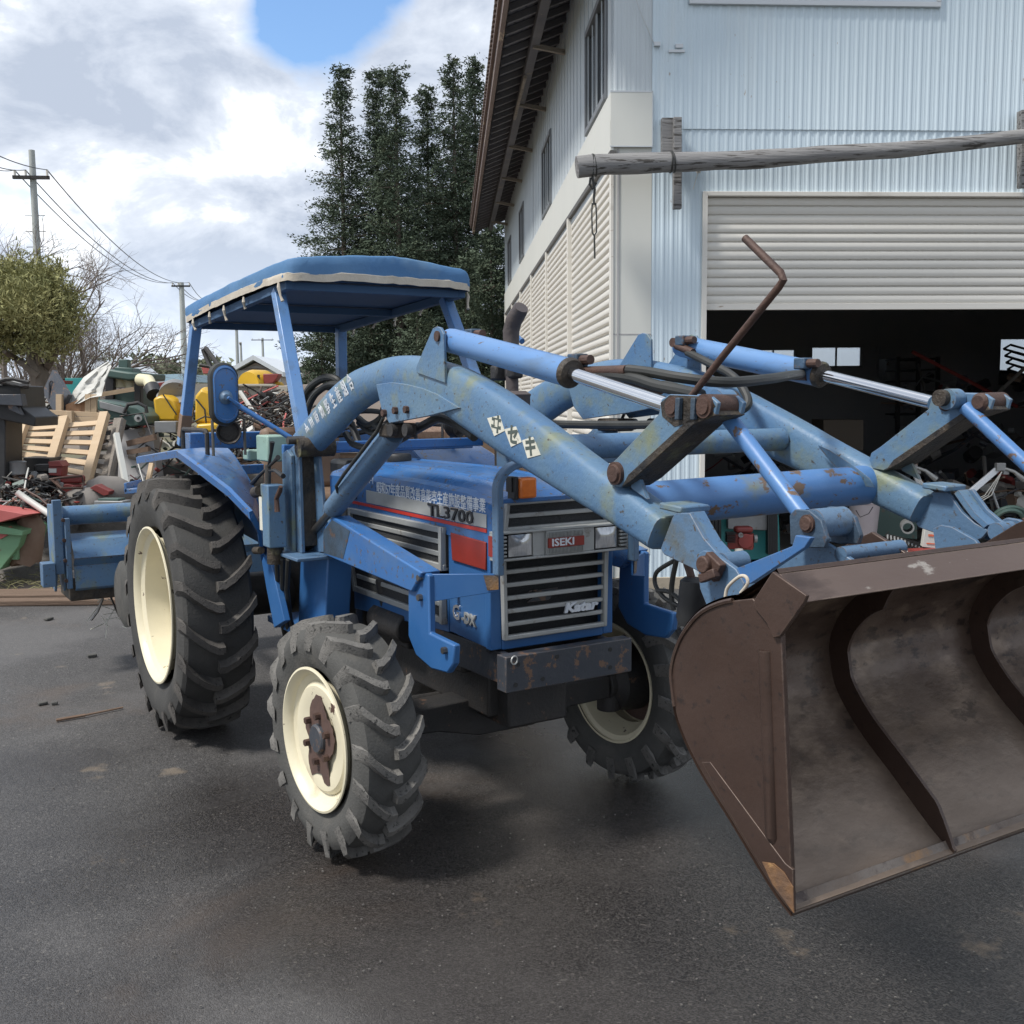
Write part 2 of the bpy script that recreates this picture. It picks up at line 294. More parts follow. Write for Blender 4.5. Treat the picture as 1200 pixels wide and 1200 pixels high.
def rim_mesh(Rr, y0, depth, disc_r, disc_y, name):
    m = M()
    fl = [(y0, Rr + .004), (y0 - .004, Rr + .012), (y0 - .010, Rr + .012), (y0 - .012, Rr + .004), (y0 + .003, Rr - .012), (y0 + .02, Rr - .018), (y0 + .035, Rr - .045), (y0 + .03 + depth * .35, Rr - .055), (y0 + depth * .5, Rr - .058), (y0 + depth * .75, Rr - .035), (y0 + depth - .01, Rr - .018), (y0 + depth, Rr + .01), (y0 + depth + .008, Rr + .012), (y0 + depth + .008, Rr + .002)]
    m.lathe(fl, (0, 0, 0), (0, 1, 0), n=72)
    th = .008
    m.lathe([(disc_y, .06), (disc_y, disc_r * .55), (disc_y - .012, disc_r * .72), (disc_y - .012, disc_r * .93), (disc_y, disc_r), (disc_y + th, disc_r), (disc_y + th, .06)], (0, 0, 0), (0, 1, 0), n=48)
    return m.mesh(name, MT['cream'], smooth=40)
def wheel(kind, loc, steer, outer, R, w, Rr, nl, lugh, lugw, label):
    # outer: -1 the side facing -y is the outside
    e = bpy.data.objects.new(kind, None); COL.objects.link(e); e.parent = TR; e.location = (loc[0], loc[1], R); e.rotation_euler = (0, random.uniform(0, .3), steer); e['label'] = label
    key = kind + '_tyre'
    if key not in bpy.data.meshes: tyre_mesh(R, w, Rr, nl, lugh, lugw, key, [MT['rubber'], MT['lug']] if 'front' in kind else [MT['rubber_d'], MT['lug_d']])
    t = link('tyre', bpy.data.meshes[key], e)
    front = 'front' in kind
    rk = kind + '_rim'
    if rk not in bpy.data.meshes:
        if front: rim_mesh(Rr, -w * .46, w * .86, Rr - .045, -w * .335, rk)
        else: rim_mesh(Rr, -w * .47, w * .90, Rr - .06, w * .10, rk)
    r = link('rim', bpy.data.meshes[rk], e)
    hy = -w * .335 if front else w * .10
    m = M()
    if front:
        # ragged patch where the paint has flaked off round the hub
        n = 46; ring = []
        for i in range(n):
            a = 2 * pi * i / n; rr = .112 + .036 * noise.noise(Vector((cos(a) * 2.2, sin(a) * 2.2, .4))) + .018 * noise.noise(Vector((cos(a) * 7, sin(a) * 7, 3)))
            rr += .045 * max(0, cos(a - 1.7)) ** 6 + .05 * max(0, cos(a + 1.15)) ** 14 + .03 * max(0, cos(a + 2.0)) ** 14
            ring.append(Vector((cos(a) * rr * .92, hy - .0145, sin(a) * rr)))
        m.prism(ring, (0, .0012, 0)); fo = m.ob('flaked_patch', MT['flaked'], e)
        m = M(); m.lathe([(hy - .030, .0), (hy - .030, .046), (hy - .024, .052), (hy, .055), (hy + .03, .055)], (0, 0, 0), (0, 1, 0), n=32); m.ob('hub_cap', MT['frame'], e)
        m = M(); m.lathe([(hy + .012, 0), (hy + .012, .10), (hy + .05, .135), (w * .40, .12), (w * .62, .07), (w * .62, 0)], (0, 0, 0), (0, 1, 0), n=28); m.ob('brake_drum', MT['steel'], e)
        m = M(); m.lathe([(hy + .011, .10), (hy + .0115, Rr - .055)], (0, 0, 0), (0, 1, 0), n=40); m.ob('disc_back', MT['flaked'], e)
        nb, br = 6, .085
    else:
        m.lathe([(hy - .07, 0), (hy - .07, .06), (hy - .05, .08), (hy, .09), (hy + .1, .10)], (0, 0, 0), (0, 1, 0), n=28); m.ob('hub_cap', MT['cream'], e)
        nb, br = 8, .12
        for i in range(5):
            a = .4 + 2 * pi * i / 5; q = M(); q.box((cos(a) * (Rr - .095), hy - .02, sin(a) * (Rr - .095)), (.07, .012, .05), Matrix.Rotation(-a, 3, 'Y')); q.ob('rim_bracket', MT['cream'], e, bev=.003)
    for i in range(nb):
        a = 2 * pi * i / nb + .5; q = M(); q.cyl((cos(a) * br, hy - .035, sin(a) * br), (cos(a) * br, hy - .008, sin(a) * br), .0125, n=6); q.ob('wheel_nut', MT['pin'], e, smooth=20)
    if outer > 0: e.scale = (1, -1, 1)
    return e
wheel('front_wheel', (-.09, -.668), .07, -1, .428, .225, .245, 17, .036, .029, 'steered front wheel nearest the camera, paint flaked off round its hub')
wheel('front_wheel', (-.13, .648), .07, 1, .428, .225, .245, 17, .036, .029, 'front wheel on the far side, in the shade beside the bucket')
wheel('rear_wheel', (-1.89, -.736), 0, -1, .628, .335, .372, 20, .046, .034, 'large near rear wheel with deep cream rim')
wheel('rear_wheel', (-1.89, .736), 0, 1, .628, .335, .372, 20, .046, .034, 'large far rear wheel')
# ---------------------------------------------------------------- body under the bonnet
m = M(); m.box((-.95, 0, .60), (2.1, .34, .30)); m.box((-.1, 0, .52), (.55, .26, .2)); m.box((-1.55, 0, .70), (.9, .42, .45)); m.box((-.55, 0, .82), (.95, .30, .30))
m.cyl((-1.9, -.60, .63), (-1.9, .60, .63), .11, n=20); m.cyl((-.7, -.24, .7), (-.4, -.24, .7), .06); m.cyl((-.62, -.25, .88), (-.62, -.2, .62), .035)
for i in range(7): m.box((-.95 + i * .15, -.19, .66 + .03 * (i % 3)), (.09, .06, .12))
m.ob('engine_block', MT['steel'], TR, bev=.01)
m = M(); m.loft([[Vector((-.12 + a * .07, y, z + b * h)) for a, b in ((-1, -1), (1, -1), (1, 1), (-1, 1))] for y, z, h in ((-.50, .43, .045), (-.30, .43, .05), (-.12, .41, .075), (.12, .41, .075), (.30, .43, .05), (.50, .43, .045))])
for s in (-1, 1): m.cyl((-.10, s * .53, .56), (-.10, s * .53, .32), .05, n=16); m.cyl((-.1, s * .50, .43), (-.1, s * .62, .43), .065, n=18)
m.tube([(-.28, -.48, .45), (-.30, 0, .44), (-.28, .48, .45)], .017, 8); m.cyl((-.3, -.16, .44), (-.3, .2, .44), .032)
m.ob('front_axle', MT['steel'], TR, bev=.006)
m = M()
for s in (-1, 1): m.box((.02, s * .215, .685), (.66, .022, .115))
m.box((-.22, 0, .66), (.12, .42, .10)); m.ob('front_frame', MT['frame'], TR, bev=.004)
m = M(); x = .388
m.box((x - .006, 0, .688), (.012, .535, .124)); m.box((x - .03, 0, .745), (.05, .535, .010)); m.box((x - .03, 0, .631), (.05, .535, .010))
for s in (-1, 1): m.box((x - .032, s * .2655, .688), (.055, .006, .124))
m.ob('bumper', MT['frame'], TR, bev=.003)
for y, z in ((-.22, .72), (.17, .72), (.17, .655), (-.12, .655), (-.23, .65), (-.06, .725)):
    q = M(); q.cyl((x - .002, y, z), (x + .002, y, z), .008, n=12); q.ob('bolt_hole', MT['black'], TR)
q = M(); q.ring((x + .006, -.238, .738), (1, .2, 0), .014, .0028, 18, 6); q.ob('key_ring', MT['trim'], TR)
# ---------------------------------------------------------------- bonnet
def hood_sec(x, ztop, zsh, zc, zb, hw, k=1.0):
    # side, shoulder, a pressed step and two long ridges on the top
    h = [(hw, zb), (hw, zsh), (hw - .010, zc), (hw - .050, zc + .010), (hw - .066, zc + .013 + .011 * k), (hw - .100, ztop - .007), (hw - .128, ztop - .004), (hw - .134, ztop + .003 * k), (hw - .146, ztop + .003 * k), (hw - .152, ztop - .002), (.05, ztop)]
    return [Vector((x, -y, z)) for y, z in h] + [Vector((x, 0, ztop + .002))] + [Vector((x, y, z)) for y, z in reversed(h)]
m = M(); secs = [hood_sec(-1.15, 1.332, 1.275, 1.292, 1.15, .26), hood_sec(-1.12, 1.340, 1.278, 1.298, 1.15, .262), hood_sec(-.8, 1.342, 1.28, 1.300, 1.14, .262), hood_sec(-.3, 1.342, 1.278, 1.297, 1.125, .262), hood_sec(.10, 1.322, 1.262, 1.283, 1.122, .262), hood_sec(.265, 1.296, 1.245, 1.260, 1.12, .262, .6), hood_sec(.292, 1.272, 1.235, 1.243, 1.12, .258, .2)]
m.loft(secs, closed=False, caps=False)
for sec in (secs[0], secs[-1]):
    m.add(sec, [tuple(range(len(sec)))])
m.ob('hood', MT['blue'], TR, smooth=22)
m = M(); m.lathe([(0, 0), (.012, .018), (.03, .052), (.02, .058), (0, .058)][::-1], (-.93, -.02, 1.345), (0, 0, 1), n=28); m.ob('fuel_cap', MT['black'], TR)
# lower body: nose and side panels
def panel(x0, x1, zt0, zb0, zt1, zb1, name, mt, off=.0):
    def f(mir):
        q = M(); y = -.262 - off; q.prism([(x0, y, zb0), (x1, y, zb1), (x1, y, zt1), (x0, y, zt0)], (0, .012, 0)); q.ob(name, mt, TR, bev=.002, mirror=mir)
    both(f)
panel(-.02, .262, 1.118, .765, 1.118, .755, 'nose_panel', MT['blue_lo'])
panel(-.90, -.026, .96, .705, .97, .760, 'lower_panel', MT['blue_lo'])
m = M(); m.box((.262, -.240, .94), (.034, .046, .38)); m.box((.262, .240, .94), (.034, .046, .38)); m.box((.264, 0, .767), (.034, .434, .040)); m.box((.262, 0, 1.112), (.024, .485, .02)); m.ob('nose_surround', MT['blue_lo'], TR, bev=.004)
m = M(); m.box((.22, 0, .98), (.02, .48, .50)); m.ob('radiator_screen', MT['mesh'], TR)
# ---- silver side strip, red line, raised model letters
def strip(mir):
    q = M(); y = -.2625; q.prism([(-.74, y, 1.185), (.262, y, 1.176), (.262, y, 1.235 - .012), (-.74, y, 1.238)], (0, -.0035, 0)); st = q.ob('side_strip', MT['trim'], TR, mirror=mir, bev=.001)
    q = M(); q.prism([(-.95, y, 1.170), (.262, y, 1.160), (.262, y, 1.173), (-.95, y, 1.182)], (0, -.0030, 0)); q.ob('red_line', MT['redstripe'], TR, mirror=mir)
both(strip)
def text(body, size, mt, parent, M4, extrude=.0015, name='lettering', shear=0, align='LEFT', sx=1.0, bold=0, space=1.0):
    c = bpy.data.curves.new('lettering_curve', 'FONT'); c.body = body; c.size = size; c.extrude = extrude; c.shear = shear; c.align_x = align; c.align_y = 'CENTER'; c.offset = bold; c.resolution_u = 2; c.space_character = space
    o = bpy.data.objects.new('tmp', c); COL.objects.link(o); bpy.context.view_layer.update()
    me = bpy.data.meshes.new_from_object(o.evaluated_get(bpy.context.evaluated_depsgraph_get())); bpy.data.objects.remove(o); bpy.data.curves.remove(c)
    me.materials.clear(); me.materials.append(mt); me.transform(M4 @ Matrix.Diagonal((sx, 1, 1, 1)))
    return link(name, me, parent)
def side_frame(x, z, y, dx=1.0, dz=0.0):          # text running forward on a near-side plane, facing -y
    d = Vector((dx, 0, dz)).normalized(); up = Vector((-d.z, 0, d.x)); n = Vector((0, -1, 0)); R = Matrix((d, up, n)).transposed().to_4x4(); return Matrix.Translation((x, y, z)) @ R
def front_frame(y, z, x, nrm=(1, 0, 0)):          # facing forward
    R = Matrix((Vector((0, 1, 0)), Vector((0, 0, 1)), Vector((1, 0, 0)))).transposed().to_4x4(); return Matrix.Translation((x, y, z)) @ R
text('昭和57年度品質改善高能率生産施設整備事業', .052, MT['white'], TR, side_frame(-.64, 1.253, -.2625, 1, -.006), .001, 'white_lettering', sx=.86, bold=.0006)
text('№1', .050, MT['white'], TR, side_frame(-.73, 1.283, -.2625, 1, 0), .001, 'white_lettering', sx=.8)
text('TL3700', .064, MT['chrome'], TR, side_frame(-.165, 1.2035, -.2665, 1, -.008), .003, 'model_lettering', bold=.0030, sx=1.75)
text('TL3700', .064, MT['black'], TR, side_frame(-.165, 1.2035, -.2700, 1, -.008), .003, 'model_lettering', bold=.0006, sx=1.75)
text('ISEKI', .060, MT['black'], TR, side_frame(-.97, 1.212, -.2625, 1, -.008), .005, 'maker_lettering', bold=.002, sx=1.0)
text('G', .075, MT['chrome'], TR, side_frame(.015, .845, -.264, 1, 0), .005, 'trim_lettering', bold=.002)
text('-DX', .055, MT['trim'], TR, side_frame(.082, .835, -.264, 1, 0), .005, 'trim_lettering', bold=.002)
# ---- side grilles (silver frame, bars, dark mesh)
def side_grille(mir):
    y = -.268
    for (xa, xb, za, zb, nb, tilt) in ((-.90, -.035, 1.00, 1.138, 2, 0.0), (-.90, -.035, .800, .915, 1, .03)):
        q = M(); q.prism([(xa + tilt * 1.2, y + .003, za), (xb, y + .003, za), (xb, y + .003, zb), (xa, y + .003, zb)], (0, .01, 0)); q.ob('grille_mesh', MT['mesh'], TR, mirror=mir)
        q = M(); t = .024
        q.beam((xa + tilt * 1.2, y, za), (xb, y, za), .02, t); q.beam((xa, y, zb), (xb, y, zb), .02, t); q.beam((xb - t / 2, y - .0005, za - t / 2), (xb - t / 2, y - .0005, zb + t / 2), t + .012, .0205); q.beam((xa + tilt * 1.2, y - .0005, za - t / 2), (xa, y - .0005, zb + t / 2), t, .0205)
        fr = q.ob('side_grille', MT['silver'], TR, bev=.003, mirror=mir)
        for k in range(nb):
            z = za + (zb - za) * (k + 1) / (nb + 1); q = M(); q.beam((xa + .02 + tilt, y + .002, z), (xb - .02, y + .002, z), .012, .019); q.ob('grille_bar', MT['silver'], fr, bev=.003, mirror=mir)
both(side_grille)
def refl(mir):
    q = M(); q.prism([(.020, -.2625, 1.035), (.262, -.2625, 1.030), (.262, -.2625, 1.128), (.010, -.2625, 1.135)], (0, -.008, 0)); q.ob('side_reflector', MT['red'], TR, bev=.003, mirror=mir)
both(refl)
# ---- front grille
X = .292
def gframe(z0, z1, y0, y1, t, nb, name):
    q = M(); q.beam((X, -y0, z0), (X, y0, z0), t, .022, up=(1, 0, 0)); q.beam((X, -y1, z1), (X, y1, z1), t, .022, up=(1, 0, 0))
    for s in (-1, 1): q.beam((X + .0006, s * y0, z0 - t / 2), (X + .0006, s * y1, z1 + t / 2), t, .0225, up=(1, 0, 0))
    fr = q.ob(name, MT['silver'], TR, bev=.004)
    for k in range(nb):
        f = (k + 1) / (nb + 1); z = z0 + (z1 - z0) * f; yy = y0 + (y1 - y0) * f - t / 2; q = M()
        q.box((X - .003, 0, z), (.016, 2 * yy, .0155)); q.ob('grille_bar', MT['silver'], fr, bev=.003)
gframe(.792, 1.068, .212, .219, .017, 5, 'lower_grille')
X = .302
gframe(1.172, 1.262, .217, .205, .015, 1, 'upper_grille')
X = .292
m = M(); m.prism([(.2925, -.212, 1.07), (.2925, .212, 1.07), (.2935, .198, 1.256), (.2935, -.198, 1.256)], (.002, 0, 0)); m.ob('upper_grille_mesh', MT['mesh'], TR)
# ---- lamp bar
q = M(); xb = .327
q.box((xb, 0, 1.166), (.055, .553, .008)); q.box((xb, 0, 1.074), (.055, .553, .008)); q.box((xb - .022, 0, 1.12), (.010, .545, .088))
for s in (-1, 1):
    q.box((xb, s * .2735, 1.12), (.055, .006, .086))
    for k in range(6): q.box((xb + .022, s * .255, 1.088 + k * .0128), (.014, .030, .0075))
    q.box((xb + .01, s * .105, 1.12), (.018, .05, .084))
lb = q.ob('lamp_bar', MT['silver'], TR, bev=.002)
for s in (-1, 1):
    q = M(); q.box((xb + .004, s * .182, 1.12), (.03, .100, .080)); ho = q.ob('headlight', MT['black'], TR, bev=.008)
    q = M()
    n = 14; q.loft([[Vector((xb + .019 + .006 * (1 - (2 * i / n - 1) ** 2) * (1 - abs(zq) ** 2) , s * .182 + (i / n - .5) * .093, 1.12 + zq * .037)) for i in range(n + 1)] for zq in (-1, -.6, 0, .6, 1)], closed=False, caps=False); q.ob('headlight_glass', MT['lens'], ho)
    q = M(); q.prism([(xb - .03, s * .279, 1.085), (xb + .02, s * .279, 1.085), (xb + .02, s * .279, 1.155), (xb - .03, s * .279, 1.155)], (0, s * -.002, 0)); q.ob('side_reflector', MT['red'], TR)
q = M(); q.box((xb + .022, 0, 1.12), (.012, .16, .082))
for k in range(26): 
    for z in (1.148, 1.092): q.box((xb + .030, -.073 + k * .0058, z), (.006, .0022, .020))
bd = q.ob('badge_plate', MT['silver'], TR, bev=.0008)
q = M(); q.box((xb + .0315, 0, 1.12), (.006, .15, .033)); q.ob('badge_field', MT['red'], bd)
text('ISEKI', .036, MT['white'], bd, front_frame(-.064, 1.120, xb + .0345), .002, 'badge_lettering', bold=.0008, sx=1.28)
text('Katar', .046, MT['white'], TR, front_frame(.028, .870, X + .011), .004, 'badge_lettering', bold=.0022, shear=.25, sx=1.36)
q = M(); q.prism([(X - .03, -.10, .9), (X - .03, -.01, .9), (X - .03, .03, .94), (X - .03, -.05, .94)], (-.004, 0, 0)); q.ob('diesel_badge', MT['frame'], TR)
text('57', .045, MT['frame'], TR, front_frame(-.11, .925, X - .028), .003, 'diesel_lettering', shear=.3)
# small handle on the nose panel
q = M(); q.cyl((.05, -.262, .94), (.05, -.315, .948), .011, n=14); q.cyl((.05, -.275, .942), (.05, -.262, .94), .019, n=14); q.ob('panel_latch', MT['chrome'], TR)
# ---------------------------------------------------------------- guard in front of the bonnet
gx = .372
q = M(); pts = [(gx, -.285, 1.03), (gx, -.285, 1.30)]
for k in range(9):
    a = pi - k * pi / 16; pts.append((gx, -.285 + .095 + .095 * cos(a), 1.315 + .085 * sin(a)))
pts += [(gx, -.10, 1.402), (gx, .10, 1.402)]
for k in range(9):
    a = pi / 2 - k * pi / 16; pts.append((gx, .285 - .095 + .095 * cos(a), 1.315 + .085 * sin(a)))
pts += [(gx, .285, 1.30), (gx, .285, 1.03)]
secs = []
for i, p in enumerate(pts):
    p = Vector(p); a = Vector(pts[max(i - 1, 0)]); b = Vector(pts[min(i + 1, len(pts) - 1)]); t = (b - a).normalized(); nrm = Vector((1, 0, 0)).cross(t)
    secs.append([p + nrm * sn * .012 + Vector((sx_, 0, 0)) for sn, sx_ in ((-1, -.02), (1, -.02), (1, .02), (-1, .02))])
q.loft(secs); q.ob('front_guard', MT['arm2'], TR, bev=.004, smooth=40)
def gplate(mir):
    q = M(); q.prism([(.225, -.46, .935), (.372, -.285, .975), (.372, -.285, 1.035), (.225, -.46, 1.03)], (-.010, .002, 0)); q.ob('guard_bracket', MT['blue_lo'], TR, bev=.002, mirror=mir)
    q = M(); q.prism([(.350, -.315, .979), (.376, -.286, .983), (.376, -.286, 1.03), (.342, -.325, 1.03)], (.0016, -.0016, 0)); q.ob('rust_patch', MT['edge'], TR, mirror=mir)
    # curved subframe bracket
    y = -.475
    q = M(); q.prism(pl([(482, 677), (495, 670), (502, 674), (503, 742), (532, 756), (531, 778), (524, 789), (505, 784), (487, 768), (478, 745), (478, 690)], y), (0, .026, 0)); q.ob('subframe_bracket', MT['blue_lo'], TR, bev=.006, mirror=mir)
    for u, v in ((494, 677), (494, 700), (523, 762)):
        p = Q(u, v, y); q = M(); q.cyl(p, p + Vector((.0, -.016, 0)), .012, n=6); q.ob('bolt', MT['dullrod'], TR, smooth=20, mirror=mir)
both(gplate)
q = M(); q.box((.345, -.215, 1.33), (.035, .02, .05)); q.ob('lamp_mount', MT['black'], TR)
q = M(); q.box((.365, -.172, 1.318), (.050, .066, .070)); q.ob('indicator_lamp', MT['orange'], TR, bev=.008)
q = M(); q.box((.352, -.212, 1.318), (.05, .016, .078)); q.ob('indicator_housing', MT['black'], TR, bev=.004)
q = M(); q.box((.35, -.118, 1.275), (.02, .28, .016)); q.ob('lamp_rail', MT['blue'], TR, bev=.003)
# ---------------------------------------------------------------- loader mast and subframe
def mast(mir):
    y = -.535
    q = M(); q.prism(pl([(333, 532), (344, 522), (350, 528), (354, 648), (343, 648)], y), (0, .014, 0)); q.ob('mast_plate', MT['arm2'], TR, bev=.002, mirror=mir)
    q = M(); q.prism(pl([(362, 524), (372, 521), (382, 628), (380, 647), (366, 647)], y + .07), (0, .014, 0)); q.ob('mast_plate', MT['arm2'], TR, bev=.002, mirror=mir)
    q = M(); q.prism(pl([(344, 530), (352, 524), (357, 640), (348, 645)], y + .014), (0, .061, 0)); q.ob('mast_web', MT['grease'], TR, mirror=mir)
    a = Q(352, 524, y); q = M(); q.cyl(a + Vector((.03, -.022, 0)), a + Vector((.03, .13, 0)), .04, n=24); q.ob('pivot_boss', MT['grease'], TR, mirror=mir)
    q = M(); q.prism(pl([(330, 532), (336, 527), (341, 534), (343, 650), (333, 650)], y - .018), (0, .017, 0)); q.ob('mast_flange', MT['arm'], TR, bev=.003, mirror=mir)
    q = M(); q.box(Q(352, 650, y) + Vector((.02, .03, 0)), (.26, .20, .014)); q.ob('mast_foot', MT['arm2'], TR, bev=.003, mirror=mir)
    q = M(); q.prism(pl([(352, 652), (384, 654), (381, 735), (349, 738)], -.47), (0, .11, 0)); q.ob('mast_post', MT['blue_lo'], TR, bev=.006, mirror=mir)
    q = M(); q.prism(pl([(380, 618), (389, 605), (494, 671), (482, 694), (379, 650)], -.49), (0, .075, 0)); q.ob('subframe_beam', MT['blue'], TR, bev=.006, mirror=mir)
    q = M(); q.prism(pl([(379, 622), (389, 609), (410, 622), (402, 655), (379, 648)], -.4912), (0, .001, 0)); q.ob('grease_smear', MT['dirtyblue'], TR, mirror=mir)
    # lift cylinder
    yc = -.475
    a = Q(461, 508, yc); b = Q(391, 596, yc); c = Q(357, 634, yc)
    q = M(); q.tube([a, a + (b - a) * .02, b], [.036, .042, .042], 24); lc = q.ob('lift_cylinder', MT['arm2'], TR, mirror=mir)
    q = M(); q.cyl(b, c, .0155, n=16); q.ob('cylinder_rod', MT['dullrod'], lc, mirror=mir)
    q = M(); q.cyl(c + Vector((0, -.05, 0)), c + Vector((0, .05, 0)), .035, n=20); q.ob('cylinder_eye', MT['grease'], lc, mirror=mir)
    q = M(); q.tube([Q(449, 490, yc - .05), Q(442, 505, yc - .055), Q(403, 556, yc - .055), Q(394, 570, yc - .05), Q(396, 577, yc - .04)], .0065, 8); q.ob('oil_pipe', MT['hose'], lc, mirror=mir)
    q = M(); q.box(Q(466, 504, yc), (.13, .09, .05)); q.ob('cylinder_head', MT['grease'], lc, bev=.008, mirror=mir)
    for u in (457, 474):
        p = Q(u, 504, yc - .055); q = M(); q.cyl(p, p + Vector((0, .02, 0)), .022, n=16); q.ob('bolt', MT['steel'], TR, mirror=mir)
both(mast)
# ---------------------------------------------------------------- loader arms
AT = [(345, 512), (361, 492), (387, 459), (413, 437), (437, 426), (460, 418), (492, 417), (522, 424), (547, 433), (587, 456), (617, 477), (650, 501), (690, 532), (742, 570), (788, 604)]
AB = [(374, 531), (397, 508), (421, 484), (440, 471), (452, 466), (468, 464), (492, 468), (510, 476), (528, 486), (560, 508), (590, 529), (620, 548), (660, 573), (712, 604), (773, 643)]
YA = -.472
def arm(mir):
    T = [Q(u, v, YA) for u, v in AT]; B = [Q(u, v, YA) for u, v in AB]; m = M(); secs = []; n = 20; k = len(T)
    TT = []; BB = []
    for i in range(k - 1):
        for j in range(4):
            f = j / 4; a, b, c, d = (max(i - 1, 0), i, i + 1, min(i + 2, k - 1))
            def cr(P): return .5 * (2 * P[b] + (P[c] - P[a]) * f + (2 * P[a] - 5 * P[b] + 4 * P[c] - P[d]) * f * f + (-P[a] + 3 * P[b] - 3 * P[c] + P[d]) * f ** 3)
            TT.append(cr(T)); BB.append(cr(B))
    TT.append(T[-1]); BB.append(B[-1])
    for i, (t, b) in enumerate(zip(TT, BB)):
        c = (t + b) / 2; h = (t - b) / 2; s = []; w = .046; ex = 2.0 + 1.6 * min(1, max(0, (i - 20) / 14))
        for j in range(n):
            a = 2 * pi * j / n; ca, sa = cos(a), sin(a); s.append(c + h * (math.copysign(abs(sa) ** (2 / ex), sa)) + Vector((0, 1, 0)) * w * math.copysign(abs(ca) ** (2 / ex), ca))
        secs.append(s)
    e_ = [Vector((p.x + (Q(786, 628, YA) - Q(781, 624, YA)).x, YA + (p.y - YA) * .35, p.z)) for p in secs[-1]]; secs.append(e_)
    m.loft(secs); return m.ob('loader_arm', MT['arm'], TR, mirror=mir, smooth=40)
def arm_fit(mir):
    ar = arm(mir); yo = -.5245
    for y in (yo, YA + .036):
        q = M(); q.prism(pl([(507, 385), (511, 382.5), (516, 384), (519.5, 391), (521.5, 449), (488, 437), (487.5, 430), (500, 401)], y), (0, .010, 0)); q.ob('cylinder_bracket', MT['arm'], TR, bev=.002, mirror=mir)
        q = M(); q.prism(pl([(440.5, 450.5), (458, 448), (475, 450), (495, 455), (512, 462), (538, 478), (500, 488), (456, 496), (447, 480)], y), (0, .013, 0)); q.ob('arm_gusset', MT['arm'], TR, bev=.002, mirror=mir)
    for u, v in ((452, 484), (465, 481), (478, 480)):
        p = Q(u, v, yo); q = M(); q.cyl(p + Vector((0, -.014, 0)), p + Vector((0, .002, 0)), .013, n=6); q.ob('bolt', MT['pin'], TR, smooth=20, mirror=mir)
    p = Q(511, 394, -.531); q = M(); q.cyl(p, p + Vector((0, .112, 0)), .0165, n=18); q.ob('pivot_pin', MT['pin'], TR, mirror=mir)
    # tilt cylinder
    a = Q(513, 394, YA); e0 = Q(529, 399, YA); b = Q(668, 437, YA); c = Q(785, 476, YA); d = (c - b).normalized()
    q = M(); q.tube([e0 - d * .018, e0 - d * .010, e0 + d * .01, b], [.026, .036, .0385, .0385], 28); tc_ = q.ob('tilt_cylinder', MT['cyl'], TR, mirror=mir)
    q = M(); q.tube([b - d * .005, b + d * .004, b + d * .012, b + d * .014], [.041, .041, .036, .026], 28); q.ob('cylinder_gland', MT['grease'], tc_, mirror=mir)
    q = M(); q.cyl(b, c, .0188, n=24); q.ob('cylinder_rod', MT['chrome'], tc_, mirror=mir)
    for pp, ll in ((b - d * .03, -1), (e0 + d * .06, 1)):
        o = pp + Vector((0, .045, .028)); q = M(); q.box(o, (.045, .04, .035)); q.ob('hose_port', MT['dirtyblue'], tc_, bev=.004, mirror=mir)
        q = M(); q.tube([o + Vector((.02, 0, 0)), o + Vector((.06, 0, .0))], [.014, .013], 10); q.ob('hose_fitting', MT['pin'], tc_, mirror=mir)
    # bell crank
    q = M(); q.prism(pl([(711, 556), (713, 546), (722, 538), (772, 485), (775, 468), (785, 462), (832, 464), (841, 472), (838, 486), (812, 497), (740, 562), (726, 571), (715, 568)], -.520), (0, .011, 0)); bc = q.ob('bell_crank', MT['arm'], TR, bev=.002, mirror=mir)
    q = M(); q.v = []; q.prism([v_ + Vector((0, .074, 0)) for v_ in pl([(711, 556), (713, 546), (722, 538), (772, 485), (775, 468), (785, 462), (832, 464), (841, 472), (838, 486), (812, 497), (740, 562), (726, 571), (715, 568)], -.520)], (0, .011, 0)); q.ob('crank_plate', MT['arm'], bc, bev=.002, mirror=mir)
    q = M(); q.prism(pl([(728, 571), (742, 562), (812, 498), (838, 487), (835, 481), (808, 490), (736, 556)], -.5215), (0, .088, 0)); q.ob('crank_underside', MT['grease'], bc, bev=.002, mirror=mir)
    q = M(); q.prism(pl([(774, 472), (785, 463), (832, 465), (838, 476), (820, 492), (790, 500), (776, 488)], -.5215), (0, .0012, 0)); q.ob('grease_patch', MT['grease'], bc, mirror=mir)
    for (u, v, r) in ((785, 477, .026), (822, 476, .029)):
        p = Q(u, v, -.532); q = M(); q.lathe([(0, 0), (0, r * .62), (.004, r * .65), (.004, r * .9), (.012, r * .9), (.10, r * .85), (.108, r * .6), (.108, 0)], p, (0, 1, 0), n=24); q.ob('pivot_pin', MT['pin'], bc, mirror=mir)
    for u in (793, 811):
        q = M(); q.prism(pl([(u - 2, 466), (u + 3, 466), (u + 2, 492), (u - 3, 492)], -.534), (0, .012, 0)); q.ob('pin_keeper', MT['dirtyblue'], bc, bev=.002, mirror=mir)
    p = Q(717, 555, -.536); q = M(); q.lathe([(0, 0), (0, .020), (.006, .0225), (.006, .028), (.016, .028), (.10, .028)], p, (0, 1, 0), n=24); q.ob('pivot_pin', MT['pin'], bc, mirror=mir)
    q = M(); q.prism(pl([(738, 556), (746, 552), (758, 585), (740, 572)], -.50), (0, .01, 0)); q.ob('arm_stop', MT['arm'], TR, mirror=mir)
    # link rod from the crank to the hitch
    q = M(); a = Q(842, 472, -.405); b = Q(848, 482, -.43); c = Q(941, 604, -.445); q.tube([b, b + (c - b) * .5, c], .0185, 16); lr = q.ob('link_rod', MT['tubeb'], TR, mirror=mir)
